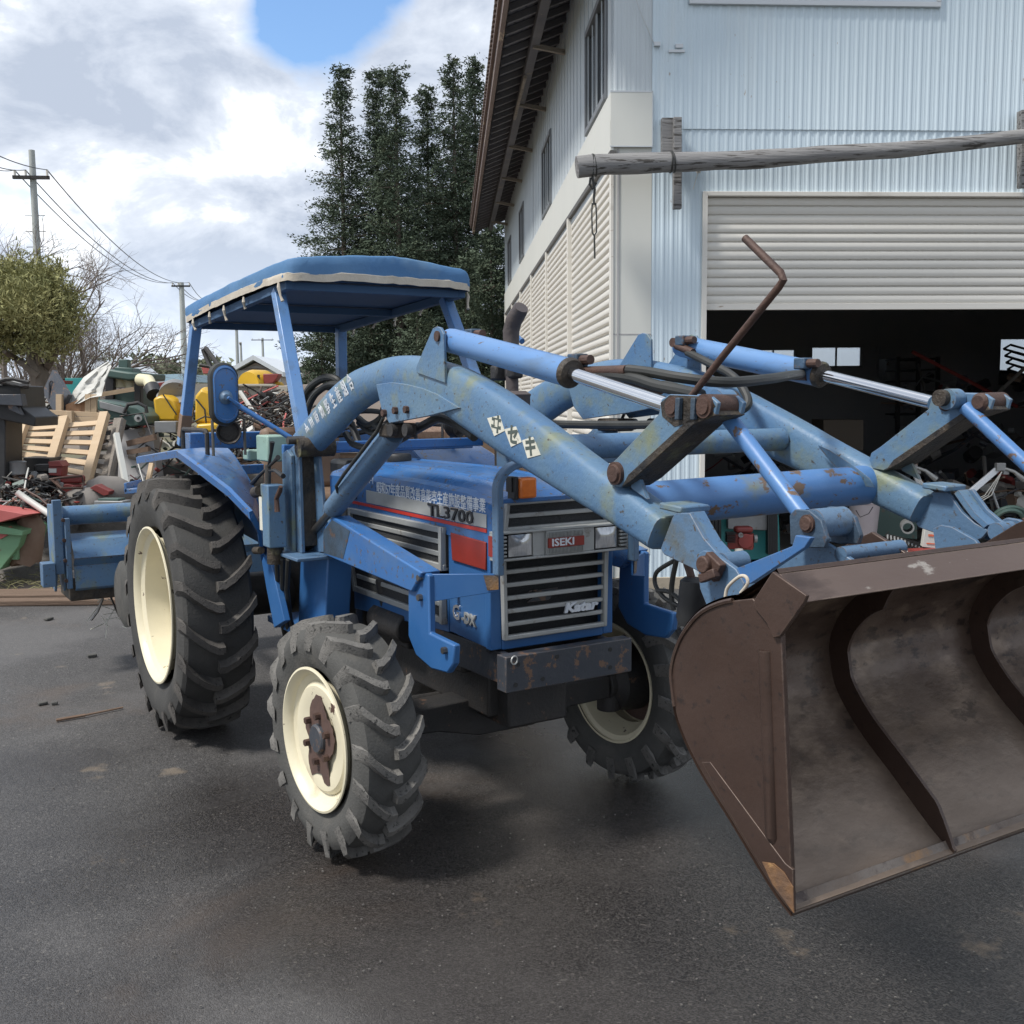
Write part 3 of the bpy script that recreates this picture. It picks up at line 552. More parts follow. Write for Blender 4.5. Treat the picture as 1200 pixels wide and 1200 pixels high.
    q = M(); q.cyl(Q(838, 471, -.432), Q(838, 471, -.432) + Vector((0, .045, 0)), .028, n=24); q.ob('rod_eye', MT['arm'], lr, mirror=mir)
    q = M(); q.cyl(Q(852, 469, -.387), Q(852, 469, -.387) + Vector((0, .02, 0)), .022, n=24); q.ob('rod_cap', MT['grease'], lr, mirror=mir)
    q = M(); q.cyl(Q(953, 614, -.488), Q(953, 614, -.488) + Vector((0, .085, 0)), .030, n=24); q.ob('rod_eye', MT['arm2'], lr, mirror=mir)
    # arm end box
    for y in (-.512, -.470):
        q = M(); q.prism(pl([(788, 606), (792, 601), (808, 601), (814, 612), (824, 630), (838, 646), (853, 657), (846, 668), (828, 676), (815, 668), (778, 650), (774, 643)], y), (0, .012, 0)); q.ob('arm_end_plate', MT['arm2'], TR, bev=.002, mirror=mir)
    q = M(); pts = pl([(809, 600), (817, 615), (828, 634), (842, 650)], -.498); q.loft([[p + Vector((0, 0, 0)), p + Vector((0, .042, 0)), p + Vector((-.012, .042, -.010)), p + Vector((-.012, 0, -.010))] for p in pts]); q.ob('arm_end_web', MT['arm'], TR, mirror=mir)
    p = Q(802, 594, -.469); q = M(); q.box(p, (.078, .088, .016), Matrix.Rotation(.06, 3, 'Y')); q.ob('cap_plate', MT['arm'], TR, bev=.004, mirror=mir)
    p = Q(845, 661, -.515); q = M(); q.cyl(p, p + Vector((0, .065, 0)), .024, n=24); q.ob('boss', MT['arm2'], TR, mirror=mir)
    p = Q(822, 662, -.580); q = M(); q.cyl(p, p + Vector((0, .04, 0)), .019, n=20); q.box(p + Vector((.012, .022, -.004)), (.05, .02, .045), Matrix.Rotation(.5, 3, 'Y')); q.ob('pin_head', MT['pin'], TR, bev=.003, mirror=mir)
    q = M(); q.beam(Q(822, 678, -.57), Q(840, 671, -.57), .018, .02); q.ob('pin_lock', MT['pin'], TR, bev=.003, mirror=mir)
    # hitch: plate behind the bucket, bar to the link, gusset on the bucket back
    for y in (-.545, -.435):
        q = M(); q.prism(pl([(816, 650), (824, 645), (836, 648), (862, 667), (872, 684), (868, 708), (842, 722), (830, 715), (820, 690)], y), (0, .014, 0)); q.ob('hitch_plate', MT['arm2'], TR, bev=.002, mirror=mir)
    q = M(); q.prism(pl([(858, 668), (928, 640), (932, 627), (950, 630), (943, 642), (880, 684), (866, 686)], -.54), (0, .014, 0)); q.ob('hitch_bar', MT['blue'], TR, bev=.002, mirror=mir)
    q = M(); q.prism(pl([(866, 686), (932, 643), (958, 630), (1007, 662), (1002, 676), (900, 706), (870, 700)], -.46), (0, .012, 0)); q.ob('bucket_gusset', MT['arm2'], TR, bev=.002, mirror=mir)
    q = M(); q.prism(pl([(882, 680), (932, 643), (958, 630), (1007, 662), (1002, 676), (900, 706)], -.46), (0, .012, 0)); q.v = [(a, b + .16, c) for a, b, c in q.v]; q.ob('bucket_gusset', MT['bucket'], TR, bev=.002, mirror=mir)
    for dy in (0, .095):
        q = M(); q.prism([v_ + Vector((0, dy, 0)) for v_ in pl([(926, 638), (925, 604), (931, 597), (948, 598), (962, 610), (969, 632), (966, 642), (945, 642)], -.500)], (0, .011, 0)); q.ob('link_bracket', MT['dirtyblue'], TR, bev=.002, mirror=mir)
    p = Q(943, 614, -.510); q = M(); q.lathe([(0, 0), (0, .013), (.004, .015), (.004, .018), (.11, .018), (.11, 0)], p, (0, 1, 0), n=20); q.ob('pivot_pin', MT['pin'], TR, mirror=mir)
    q = M(); q.cyl(Q(985, 650, -.46), Q(985, 650, -.46) + Vector((0, .18, 0)), .016, n=14); q.ob('gusset_tube', MT['arm2'], TR, mirror=mir)
both(arm_fit)
# leaf-shaped gusset where the big cross tube meets the far arm
def leafg(mir):
    m = M(); a = Vector((1.05, -.47, 1.49)) if False else None
both(leafg) if False else None
# cross tubes
q = M(); c1 = Q(912, 515, .41); q.cyl((c1.x, -.42, c1.z), (c1.x, .42, c1.z), .036, n=28); q.ob('cross_tube', MT['arm'], TR)
c2 = Q(1005, 569, .41); q = M(); q.cyl((c2.x + .0, -.44, c2.z - .01), (c2.x, .44, c2.z), .058, n=32); q.ob('cross_tube', MT['tubeb'], TR)
q = M(); q.prism([Q(960, 525, .40), Q(975, 532, .38), Q(1000, 548, .36), Q(1022, 565, .36), Q(1026, 572, .37), Q(1010, 570, .38), Q(985, 556, .38)], (-.01, .0, .012)); q.ob('tube_gusset', MT['arm'], TR, bev=.002)
# the bent bar stuck through the crank
q = M(); q.tube([Q(806, 470, -.50), Q(845, 420, -.50), Q(913, 336, -.50), Q(918, 328, -.50), Q(915, 320, -.50), Q(873, 279, -.50)], .0082, 12); q.ob('bent_bar', MT['pin'], TR)
# decals on the near arm: three diamonds and white lettering
for ch, cs in (('ヰ', [(570.8, 490), (585, 486.7), (591, 505), (579, 511)]), ('セ', [(591, 503), (604, 499.7), (611, 518), (598.7, 523.7)]), ('キ', [(611.7, 516), (624, 512), (633, 533), (618, 537)])):
    P = [Q(u, v, YA - .0475) for u, v in cs]; q = M(); q.prism(P, (0, .0025, 0)); dc = q.ob('diamond_decal', MT['decal'], TR)
    c = sum(P, Vector()) / 4; d = (P[1] - P[0]).normalized(); up = Vector((-d.z, 0, d.x)); R = Matrix((d, up, Vector((0, -1, 0)))).transposed().to_4x4()
    text(ch, .058, MT['decalink'], dc, Matrix.Translation(c + Vector((0, -.0006, 0))) @ R @ Matrix.Rotation(-.25, 4, 'Z'), .0004, 'decal_lettering', align='CENTER', bold=.0022)
s_ = '小川原地野生産組合'
p0 = Q(362, 505, -.513); p1 = Q(412, 449, -.519)
for i, ch in enumerate(s_):
    f = i / (len(s_) - 1); bend = sin(pi * f) * .006
    p = p0.lerp(p1, f) + Vector((-.5, 0, .5)) * bend; dd = (p1 - p0).normalized(); an = atan2(dd.z, dd.x) + .12 * (.5 - f); d = Vector((cos(an), 0, sin(an))); up = Vector((-sin(an), -.25, cos(an))).normalized(); nn = d.cross(up)
    text(ch, .064, MT['white'], TR, Matrix.Translation(p + nn * .0045) @ Matrix((d, up, nn)).transposed().to_4x4(), .0010, 'arm_lettering', align='CENTER', sx=.60, bold=.0012)
# ---------------------------------------------------------------- bucket
BW = .85
bpx = [(868, 702), (845, 707), (822, 719), (803, 742), (793, 765), (789, 785), (790, 805), (797, 845), (822, 900), (860, 962), (905, 1036), (930, 1070)]
back = [Q(u, v, -BW) for u, v in bpx]
lipb = QA(922, 675, 0, 2.206); lipf = QA(944.6, 699, 0, 2.245)
lb_ = Vector((2.190, 0, 1.338)); lf_ = Vector((2.246, 0, 1.300))
prof = [(lb_.x, lb_.z)] + [(p.x, p.z) for p in back]
# back plate (smooth curve), full width
def cr2(P, n=5):
    o = []
    for i in range(len(P) - 1):
        a, b, c, d = P[max(i - 1, 0)], P[i], P[i + 1], P[min(i + 2, len(P) - 1)]
        for j in range(n):
            f = j / n; o.append(tuple(.5 * (2 * b[k] + (c[k] - a[k]) * f + (2 * a[k] - 5 * b[k] + 4 * c[k] - d[k]) * f * f + (-a[k] + 3 * b[k] - 3 * c[k] + d[k]) * f ** 3) for k in range(2)))
    o.append(tuple(P[-1])); return o
curve = cr2([(p.x, p.z) for p in back])
NB = len(curve)
m = M(); th = .010; secs = []
def nrm2(i, C):
    a = C[max(i - 1, 0)]; b = C[min(i + 1, len(C) - 1)]; t = Vector((b[0] - a[0], b[1] - a[1])).normalized(); return Vector((-t.y, t.x))
ctop = [(lb_.x, lb_.z)] + curve
ctop = cr2(ctop, 2)
ny = 24
for i, c in enumerate(ctop):
    nn = nrm2(i, ctop); secs.append((Vector((c[0], 0, c[1])), Vector((nn.x, 0, nn.y))))
def shell(off0, off1, name, mt, i0=0, i1=None):
    q = M(); S = secs[i0:i1]; vs = []
    g0 = [[p + n_ * off0 + Vector((0, -BW + 2 * BW * j / ny, 0)) for j in range(ny + 1)] for p, n_ in S]; g1 = [[p + n_ * off1 + Vector((0, -BW + 2 * BW * j / ny, 0)) for j in range(ny + 1)] for p, n_ in S]
    for g in (g0, g1):
        for a in range(len(g)):
            for j in range(ny + 1):
                x_, y_, z_ = g[a][j]; w = .0035 * noise.noise(Vector((x_ * 3, y_ * 4, z_ * 3))); g[a][j] = Vector((x_ + w, y_, z_ + w * .5))
        q.loft(g, closed=False, caps=False)
    q.loft([g0[0], g1[0]], closed=False, caps=False); q.loft([g0[-1], g1[-1]], closed=False, caps=False)
    return q.ob(name, mt, BK, smooth=60)
BK = bpy.data.objects.new('bucket', None); COL.objects.link(BK); BK.parent = TR; BK['label'] = 'wide rusty brown bucket with inner ribs and worn cutting edge'
sgn = 1 if secs[len(secs) // 2][1].x > 0 else -1
shell(0, sgn * .008, 'back_plate', MT['bucket_in'])
shell(-sgn * .009, -sgn * .001, 'back_skin', MT['bucket'])
# lip flange
q = M(); q.prism([(lb_.x, -BW, lb_.z), (lf_.x, -BW, lf_.z), (lf_.x - .012, -BW, lf_.z - .004), (lb_.x - .014, -BW, lb_.z - .012)], (0, 2 * BW, 0)); q.ob('top_lip', MT['lip'], BK, bev=.002)
# side plates
side_px = [(905, 671), (884, 701)] + bpx[1:] + [(929, 1019), (917.5, 745)]
def sidep(mir):
    P = [Q(u, v, -BW) for u, v in [(884, 701)]] + [Vector((x, -BW, z)) for x, z in curve[3:]]
    f1 = Q(929, 1019, -BW); f2 = Q(917.5, 742, -BW); P += [f1, f2]
    q = M(); q.prism([p + Vector((0, -.004, 0)) for p in P], (0, .010, 0)); q.ob('side_plate', MT['bucket'], BK, bev=.0015, mirror=mir)
    # rim bead round the curved edge
    q = M(); cc = [Vector((x, -BW - .004, z)) for x, z in curve[2:34]]; q.tube(cc, .0045, 6); q.ob('edge_bead', MT['bucket'], BK, mirror=mir)
    q = M(); q.prism([Q(u, v, -BW - .012) for u, v in [(905, 670), (945, 698), (942, 706), (914, 746), (906, 748), (898, 730), (882, 710), (884, 702)]], (0, .008, 0)); q.ob('corner_gusset', MT['bucket'], BK, bev=.0015, mirror=mir)
    # pressed channel down the side
    q = M(); a = Q(898, 762, -BW); b = Q(906, 980, -BW); q.tube([a + Vector((0, .008, -.01)), a, a.lerp(b, .5), b, b + Vector((0, .010, -.02))], [.008, .013, .013, .013, .008], 12); q.ob('side_channel', MT['bucket'], BK, mirror=mir)
    q = M(); q.prism([Q(u, v, -BW - .0085) for u, v in [(893, 1010), (906, 1012), (918, 1022), (929, 1040), (930, 1070), (905, 1036)]], (0, .002, 0)); q.ob('rusted_corner', MT['rustedge'], BK, mirror=mir)
    # wear strip along the lower side edge
    q = M(); q.prism([Q(u, v, -BW - .006) for u, v in [(822, 893), (832, 893), (920, 1012), (929, 1019), (930, 1070), (905, 1036), (860, 962)]], (0, .006, 0)); q.ob('side_cutter', MT['bucket'], BK, bev=.001, mirror=mir)
both(sidep)
# cutting edge along the bottom, inside face
q = M(); e0 = Vector((curve[-1][0], 0, curve[-1][1])); e1 = Vector((curve[-6][0], 0, curve[-6][1])); dd = (e1 - e0); ed = e0 + dd * .42; nn = secs[-2][1] * sgn
q.loft([[p + nn * o + Vector((0, y, 0)) for p, o in ((e0 - dd * .03, .002), (ed, .014), (ed, .009), (e0, -.004))] for y in np.linspace(-BW, BW, 30)]); q.ob('cutting_edge', MT['edge'], BK, bev=.001)
# ribs
for yr in (-.446, 0, .446):
    q = M(); ins = []; n_ = len(secs); i0 = 5
    inner = []; outer_ = []
    for i in range(i0, n_):
        f = (i - i0) / (n_ - 1 - i0); w = .046 * min(1, f / .10 + .15) * (1 if f < .88 else max(.12, (1 - f) / .12))
        p, nr = secs[i]; outer_.append(p + nr * sgn * .006); inner.append(p + nr * sgn * (.008 + w))
    poly = outer_ + inner[::-1]
    q.loft([[a + Vector((0, yr - .004, 0)), b + Vector((0, yr - .004, 0)), b + Vector((0, yr + .004, 0)), a + Vector((0, yr + .004, 0))] for a, b in zip(outer_, inner)]); q.ob('bucket_rib', MT['bucket'], BK, smooth=40)
# ---------------------------------------------------------------- fenders
def fender(mir):
    yo, yi = -.80, -.50
    def S(uv, y): return Q(uv[0], uv[1], y)
    o = [S((160, 536), -.825), S((207, 528), -.80), S((233, 547), -.775), S((267, 573), -.72), S((293, 600), -.67), S((302, 617), -.635), S((306, 650), -.615)]
    xs = [p.x for p in o]
    # outer run is read at y=-.80; the inner edge is the same profile carried inwards
    yi = -.49
    i_ = [Vector((o[0].x, yi, o[0].z + .02))] + [S(uv, yi) for uv in ((267, 525), (274, 533), (286, 552), (297, 571), (303, 592), (309, 640))]
    m = M(); t = Vector((0, 0, -.004)); secs_ = []
    for a, b in zip(o, i_):
        s = [a + Vector((0, .0, -.034)), a + Vector((0, -.004, 0)), a + Vector((0, .012, .006)), a.lerp(b, .5) + Vector((0, 0, .008)), b, b + t, a.lerp(b, .5) + t, a + Vector((0, .014, 0)) + t]
        secs_.append(s)
    m.loft(secs_); m.ob('fender', MT['blue'], TR, bev=.0, smooth=30, mirror=mir)
    # dark inner wall between wheel and seat
    q = M(); P = [Vector((p.x, yi, p.z - .004)) for p in i_] + [Vector((-1.15, yi, .62)), Vector((-1.3, yi, .62)), Vector((-1.5, yi, .95)), Vector((-2.2, yi, 1.0)), Vector((-2.5, yi, 1.2))]
    q.prism(P, (0, .006, 0)); q.ob('fender_wall', MT['blue_lo'], TR, mirror=mir)
    q = M(); q.prism([S((301, 625), -.585), S((313, 640), -.585), S((333, 728), -.585), S((321, 736), -.585), S((312, 690), -.585)], (0, .03, 0)); q.ob('step_panel', MT['blue_lo'], TR, bev=.004, mirror=mir)
    q = M(); q.box((-1.15, -.36, .60), (.5, .26, .03)); q.ob('footplate', MT['blue_lo'], TR, bev=.004, mirror=mir)
both(fender)
# frame behind the seat and on the fenders
def rail(mir):
    a = QA(228, 500, 1, -.62); b = QA(240, 500, 1, -.62)
    q = M(); x0 = Q(215, 525, -.66).x; x1 = Q(243, 525, -.66).x; z0 = 1.35; z1 = 1.475
    q.tube([(x0, -.66, z0), (x0, -.66, z1 - .01), (x0 + .015, -.66, z1), (x1 - .015, -.66, z1), (x1, -.66, z1 - .01), (x1, -.66, z0)], .011, 8); q.ob('grab_rail', MT['steel'], TR, mirror=mir)
    p = Q(268, 506, -.60); q = M(); q.lathe([(-.05, 0), (-.05, .035), (-.02, .055), (.03, .058), (.035, .054), (.03, .05), (-.01, .04), (-.01, 0)], p, (1, -.3, 0), n=28); q.ob('work_lamp', MT['steel'], TR, mirror=mir)
    q = M(); q.tube([p + Vector((0, -.075, -.11)), p + Vector((0, -.075, .055)), p + Vector((0, -.055, .07)), p + Vector((0, .055, .07)), p + Vector((0, .075, .055)), p + Vector((0, .075, -.11))], .007, 8); q.ob('lamp_guard', MT['dullrod'], TR, mirror=mir)
both(rail)
for y in (-1,):
    a = Q(183, 518, -.5); 
q = M(); q.box((-2.42, 0, 1.40), (.10, 1.12, .09)); q.ob('rear_crossbar', MT['blue'], TR, bev=.006)
q = M(); q.box((-2.2, 0, 1.25), (.03, 1.0, .05)); q.box((-1.15, 0, 1.40), (.03, .96, .045)); q.ob('crossbar', MT['blue'], TR, bev=.004)
p = Q(545, 519, .45); q = M(); q.box((-1.0, 0, 1.415), (.035, .90, .040)); q.ob('mast_crossbar', MT['blue'], TR, bev=.004)
# ---------------------------------------------------------------- canopy: four posts, frame, stretched cover with piping and ties
CX0, CX1, CY = -2.76, -1.075, .468
zf, zr = 2.130, 2.045
def zc(x): return zr + (zf - zr) * (x - CX0) / (CX1 - CX0)
def posts(mir):
    q = M(); a = Vector((-1.30, -.425, zc(-1.3) - .01)); b = Q(358, 520, -.47); q.beam(a, b, .052, .052, up=(0, 1, 0)); q.ob('canopy_post', MT['cyl'], TR, bev=.004, mirror=mir)
    q = M(); a = Vector((-2.63, -.43, zc(-2.63) - .01)); b = Q(214, 522, -.49); q.beam(a, b, .055, .055, up=(0, 1, 0)); pr_ = q.ob('canopy_post', MT['cyl'], TR, bev=.004, mirror=mir)
    d = (b - a); q = M(); q.beam(a + d * .74, a + d * .93, .060, .060, up=(0, 1, 0)); q.ob('rust_band', MT['tan'], pr_, bev=.003, mirror=mir)
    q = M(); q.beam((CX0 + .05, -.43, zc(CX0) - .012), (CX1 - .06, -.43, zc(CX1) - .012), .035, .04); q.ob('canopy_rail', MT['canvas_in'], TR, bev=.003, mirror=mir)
    for k, (fx, dz, dx) in enumerate(((.10, .035, .01), (.30, .03, -.01), (.46, .05, .008), (.66, .03, .0), (.97, .06, .012))):
        x = CX0 + .06 + (CX1 - CX0 - .1) * fx; q = M(); q.tube([(x, -CY - .002, zc(x) + .005), (x + .008, -CY - .005, zc(x) - .02), (x + dx, -CY, zc(x) - .02 - dz * .6), (x + dx * 2, -CY + .005, zc(x) - .02 - dz)], [.004, .009, .005, .008], 7); q.ob('canopy_tie', MT['piping'], TR, mirror=mir)
both(posts)
q = M()
for x in (CX0 + .06, -1.9, CX1 - .08): q.box((x, 0, zc(x) - .012), (.035, .86, .035))
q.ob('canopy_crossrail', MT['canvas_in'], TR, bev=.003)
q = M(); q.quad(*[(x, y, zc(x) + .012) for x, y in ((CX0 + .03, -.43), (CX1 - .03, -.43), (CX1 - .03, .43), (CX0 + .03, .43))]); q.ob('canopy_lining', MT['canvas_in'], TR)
def edge_z(x, y):                                 # the hem arches up over the middle of each side
    fx = (x - CX0) / (CX1 - CX0); fy = (y + CY) / (2 * CY)
    return zc(x) + .03 * sin(pi * max(0, min(1, fx))) ** .8 * .6 + .012 * sin(pi * max(0, min(1, fy)))
def top_z(x, y):
    fx = (x - CX0) / (CX1 - CX0); fy = (y + CY) / (2 * CY)
    return zc(x) + .084 + .014 * sin(pi * fx) ** .5 + .046 * sin(pi * fy) ** .8 - .010 * abs(sin(fx * 9)) * sin(pi * fy) + .006 * noise.noise(Vector((x * 5, y * 6, 0)))
m = M(); nx, nyy = 40, 26; rows = []
per = []
for i in range(nx + 1): per.append((CX0 + (CX1 - CX0) * i / nx, -CY))
for j in range(1, nyy + 1): per.append((CX1, -CY + 2 * CY * j / nyy))
for i in range(1, nx + 1): per.append((CX1 - (CX1 - CX0) * i / nx, CY))
for j in range(1, nyy): per.append((CX0, CY - 2 * CY * j / nyy))
cxm, cym = (CX0 + CX1) / 2, 0
def rnd(x, y, k):                                # round the plan corners
    ex = 22; a = (x - cxm) / ((CX1 - CX0) / 2); b = y / CY; r = (abs(a) ** ex + abs(b) ** ex) ** (1 / ex); s_ = k / max(r, 1e-6) if r > 0 else k
    return cxm + a * s_ * (CX1 - CX0) / 2, b * s_ * CY
lay = []
for k, (kk, f) in enumerate(((1.0, 0), (1.003, .25), (1.0, .6), (.998, .93), (.990, .99), (.90, 1.0), (.7, 1.0), (.45, 1.0), (.2, 1.0), (.02, 1.0))):
    row = []
    for (x, y) in per:
        X_, Y_ = rnd(x, y, kk); ez = edge_z(*rnd(x, y, .999)); tz = top_z(min(max(X_, CX0 + .001), CX1 - .001), min(max(Y_, -CY + .001), CY - .001))
        wr = (.009 * noise.noise(Vector((x * 7, y * 7, f * 2))) + .005 * noise.noise(Vector((x * 19, y * 19, f * 2)))) * (1 if f < 1 else .4)
        row.append(Vector((X_ + wr, Y_ + wr, ez + (tz - ez) * f + wr)))
    lay.append(row)
m.loft(lay, caps=False); m.ob('canopy_cover', MT['canvas'], TR, smooth=60)
q = M(); q.loft([[p + Vector((0, 0, .0)) + (Vector((p.x - cxm, p.y, 0)).normalized()) * o for p in lay[0]] + [] for o in (.0,)] + [[p + (Vector((p.x - cxm, p.y, 0)).normalized()) * .006 + Vector((0, 0, dz)) for p in lay[0]] for dz in (-.002, .016, .030)] + [[p + Vector((0, 0, .033)) for p in lay[0]]], caps=False); q.ob('canopy_piping', MT['piping'], TR, smooth=50)
# ---------------------------------------------------------------- mirror
mp_ = Q(262, 462, -.80); mq = Q(345, 516, -.56)
cap = []
for k in range(28):
    a = 2 * pi * k / 28; cap.append(Vector((0, cos(a) * .056, sin(a) * .056 + (.062 if sin(a) > 0 else -.062))))
Rm = Matrix.Rotation(radians(12), 3, 'Z')
def ms(sc, dx): return [mp_ + Rm @ (Vector((p.x + dx, p.y * sc, p.z * (sc if sc < 1 else 1 + (sc - 1) * .6)))) for p in cap]
q = M(); q.loft([ms(1.0, -.015), ms(1.13, -.012), ms(1.15, 0), ms(1.12, .012), ms(1.0, .018), ms(.97, .012)]); mi = q.ob('mirror', MT['hose'], TR)
q = M(); q.loft([ms(1.0, .004), ms(1.0, .016), ms(.92, .023), ms(.9, .0235), ms(.86, .0195), ms(.2, .0235)]); q.ob('mirror_back', MT['blue'], mi)
q = M(); c = mp_ + Vector((.02, 0, -.012)); q.lathe([(0, .0), (0, .030), (.012, .027), (.02, .018), (.03, .012), (.03, 0)], c, (1, -.1, 0), n=24); q.ob('mirror_joint', MT['arm2'], mi)
q = M(); q.beam(c + Vector((.03, 0, 0)), c.lerp(mq, .2), .026, .012, up=(0, 1, 0)); q.tube([c.lerp(mq, .12), mq], [.011, .011], 12); q.ob('mirror_arm', MT['blue'], TR, bev=.002)
q = M(); q.cyl(mq + Vector((0, -.03, 0)), mq + Vector((0, .06, 0)), .017, n=16); q.ob('arm_bolt', MT['dullrod'], TR)
# ---------------------------------------------------------------- control valve and levers
q = M(); a = Q(321, 568, -.62); b = Q(321, 640, -.62); q.box((a + b) / 2, (.085, .075, (a - b).length), None); q.box(a.lerp(b, .1) + Vector((-.07, 0, 0)), (.06, .05, .05)); q.ob('valve_body', MT['arm'], TR, bev=.005)
q = M(); q.box(Q(307, 602, -.655), (.055, .004, .14)); q.ob('paper_label', MT['decal'], TR)
q = M(); q.cyl(Q(322, 640, -.62), Q(322, 660, -.62), .032); q.cyl(Q(305, 575, -.64), Q(299, 577, -.64), .024); q.cyl(Q(306, 645, -.64), Q(299, 645, -.64), .016); q.ob('valve_fitting', MT['grease'], TR)
q = M(); q.cyl(Q(314, 568, -.62), Q(314, 545, -.62), .013); q.ob('lever_spool', MT['dullrod'], TR)
for p in ([(314, 548), (305, 556), (296, 566)], [(314, 548), (322, 540), (326, 536)], [(314, 550), (318, 530), (319, 518)], [(314, 552), (322, 551), (332, 558)]):
    q = M(); q.tube([Q(u, v, -.62) for u, v in p], [.006, .007, .011], 8); q.ob('control_lever', MT['black'], TR)
q = M(); q.tube([Q(329, 570, -.66), Q(328, 575, -.66), Q(324, 584, -.66), Q(325, 600, -.66)], [.008, .011, .010, .012], 8); q.ob('valve_handle', MT['pin'], TR)
q = M(); q.box(Q(319, 525, -.45), (.16, .10, .12)); q.box(Q(300, 533, -.45), (.1, .1, .05)); q.ob('oil_tank', mat('pale_green_paint', (.22, .36, .30), .5, c2=(.30, .42, .36), nscale=10, c3=(.1, .09, .07), s3=20, a3=.62), TR, bev=.008)
for k in range(3):
    q = M(); q.tube([Q(324 + k * 7, 655, -.60), Q(326 + k * 5, 690, -.56), Q(330 + k * 5, 725, -.52), Q(334 + k * 6, 745, -.45)], .011, 8); q.ob('valve_hose', MT['hose'], TR)
# ---------------------------------------------------------------- hoses along the loader
def hose(pts, r=.012, mt='hose', name='hydraulic_hose'):
    P = [Vector(p) for p in pts]; o = []
    for i in range(len(P) - 1):
        a, b, c, d = P[max(i - 1, 0)], P[i], P[i + 1], P[min(i + 2, len(P) - 1)]
        for j in range(6):
            f = j / 6; o.append(.5 * (2 * b + (c - a) * f + (2 * a - 5 * b + 4 * c - d) * f * f + (-a + 3 * b - 3 * c + d) * f ** 3))
    o.append(P[-1]); q = M(); q.tube(o, r, 10); return q.ob(name, MT[mt], TR)
yc = -.40
hose([Q(440, 498, yc), Q(455, 505, yc), Q(480, 506, yc), Q(500, 497, yc), Q(515, 490, yc), Q(535, 497, yc), Q(556, 512, yc)], .016)
hose([Q(405, 508, yc), Q(415, 521, yc), Q(440, 525, yc), Q(470, 515, yc), Q(492, 500, yc), Q(512, 489, yc)], .013)
hose([Q(420, 490, yc), Q(432, 498, yc), Q(446, 490, yc), Q(450, 478, yc)], .013)
hose([Q(420, 495, yc), Q(436, 508, yc), Q(458, 504, yc), Q(470, 494, yc)], .011)
for k, (du, dv, r) in enumerate(((0, 0, .018), (6, 8, .016), (-3, 12, .012))):
    hose([Q(358 + du, 505, -.3), Q(353 + du, 480 + dv, -.3), Q(362 + du, 456 + dv, -.28), Q(380 + du, 443 + dv, -.25), Q(396 + du, 446 + dv, -.22), Q(402, 462 + dv, -.2)], r)
hose([Q(735, 433, -.42), Q(760, 436, -.40), Q(800, 443, -.38), Q(850, 448, -.30), Q(900, 444, -.1), Q(925, 440, .1), QA(940, 438, 1, .44)], .013)
hose([Q(700, 438, -.42), Q(740, 443, -.42), Q(770, 452, -.42), Q(800, 458, -.42), Q(822, 463, -.43)], .014)
hose([Q(806, 413, .42), Q(830, 425, .40), Q(858, 440, .38), Q(872, 458, .36), Q(877, 472, .34), Q(870, 480, .32), Q(858, 483, .30)], .014)
hose([Q(640, 497, .30), Q(700, 498, .34), Q(740, 498, .36), Q(790, 497, .38)], .016)
hose([Q(742, 455, .36), Q(780, 450, .38), Q(815, 462, .40)], .012)
for (u0, v0, u1, v1, y, r) in ((668, 436, 735, 434, -.42, .014), (925, 440, 946, 441, .44, .014), (793, 405, 812, 413, .42, .014), (735, 444, 775, 456, -.38, .014)):
    q = M(); q.cyl(Q(u0, v0, y), Q(u1, v1, y), r, n=12); q.ob('hose_fitting', MT['pin'], TR)
hose([Q(790, 657, -.3), Q(770, 670, -.3), Q(768, 685, -.3), Q(778, 700, -.3), Q(795, 710, -.3)], .006)
hose([Q(793, 655, -.3), Q(788, 680, -.3), Q(787, 700, -.3), Q(790, 715, -.3)], .007)
hose([Q(770, 692, -.3), Q(785, 694, -.3), Q(800, 706, -.3)], .006)
hose([Q(805, 660, -.35), Q(811, 680, -.35), Q(817, 715, -.35)], .010, 'pin')
hose([Q(850, 700, -.64), Q(853, 688, -.64), Q(866, 676, -.64), Q(874, 676, -.64), Q(876, 684, -.64), Q(868, 695, -.64)], .0035, 'piping', 'tie_string')
q = M(); q.lathe([(-.06, 0), (-.06, .032), (-.04, .038), (.05, .036), (.06, .025), (.06, 0)], Q(812, 705, -.35), (0, .1, 1), n=24); q.ob('hose_guard', MT['black'], TR)
# ---------------------------------------------------------------- exhaust
m = M(); y = .12; m.tube([Q(601, 478, y), Q(600, 440, y), Q(599, 405, y), Q(599, 388, y), Q(602, 376, y), Q(609, 364, y), Q(611, 360, y)], [.024, .025, .031, .033, .033, .031, .028], 18); m.ob('exhaust_pipe', MT['exhaust'], TR)
m = M(); m.tube([Q(604, 520, y), Q(604, 465, y), Q(604, 462, y), Q(604, 458, y)], [.058, .058, .062, .04], 24); m.ob('muffler', MT['exhaust'], TR)
m = M(); m.box(Q(602, 433, y), (.07, .05, .07)); m.box(Q(590, 437, y), (.05, .10, .06)); m.ob('exhaust_clamp', MT['steel'], TR, bev=.01)
q = M(); q.tube([Q(596, 398, .5), Q(605, 394, .5), Q(612, 400, .5)], .014, 8); q.ob('pipe_loop', MT['blue'], TR)
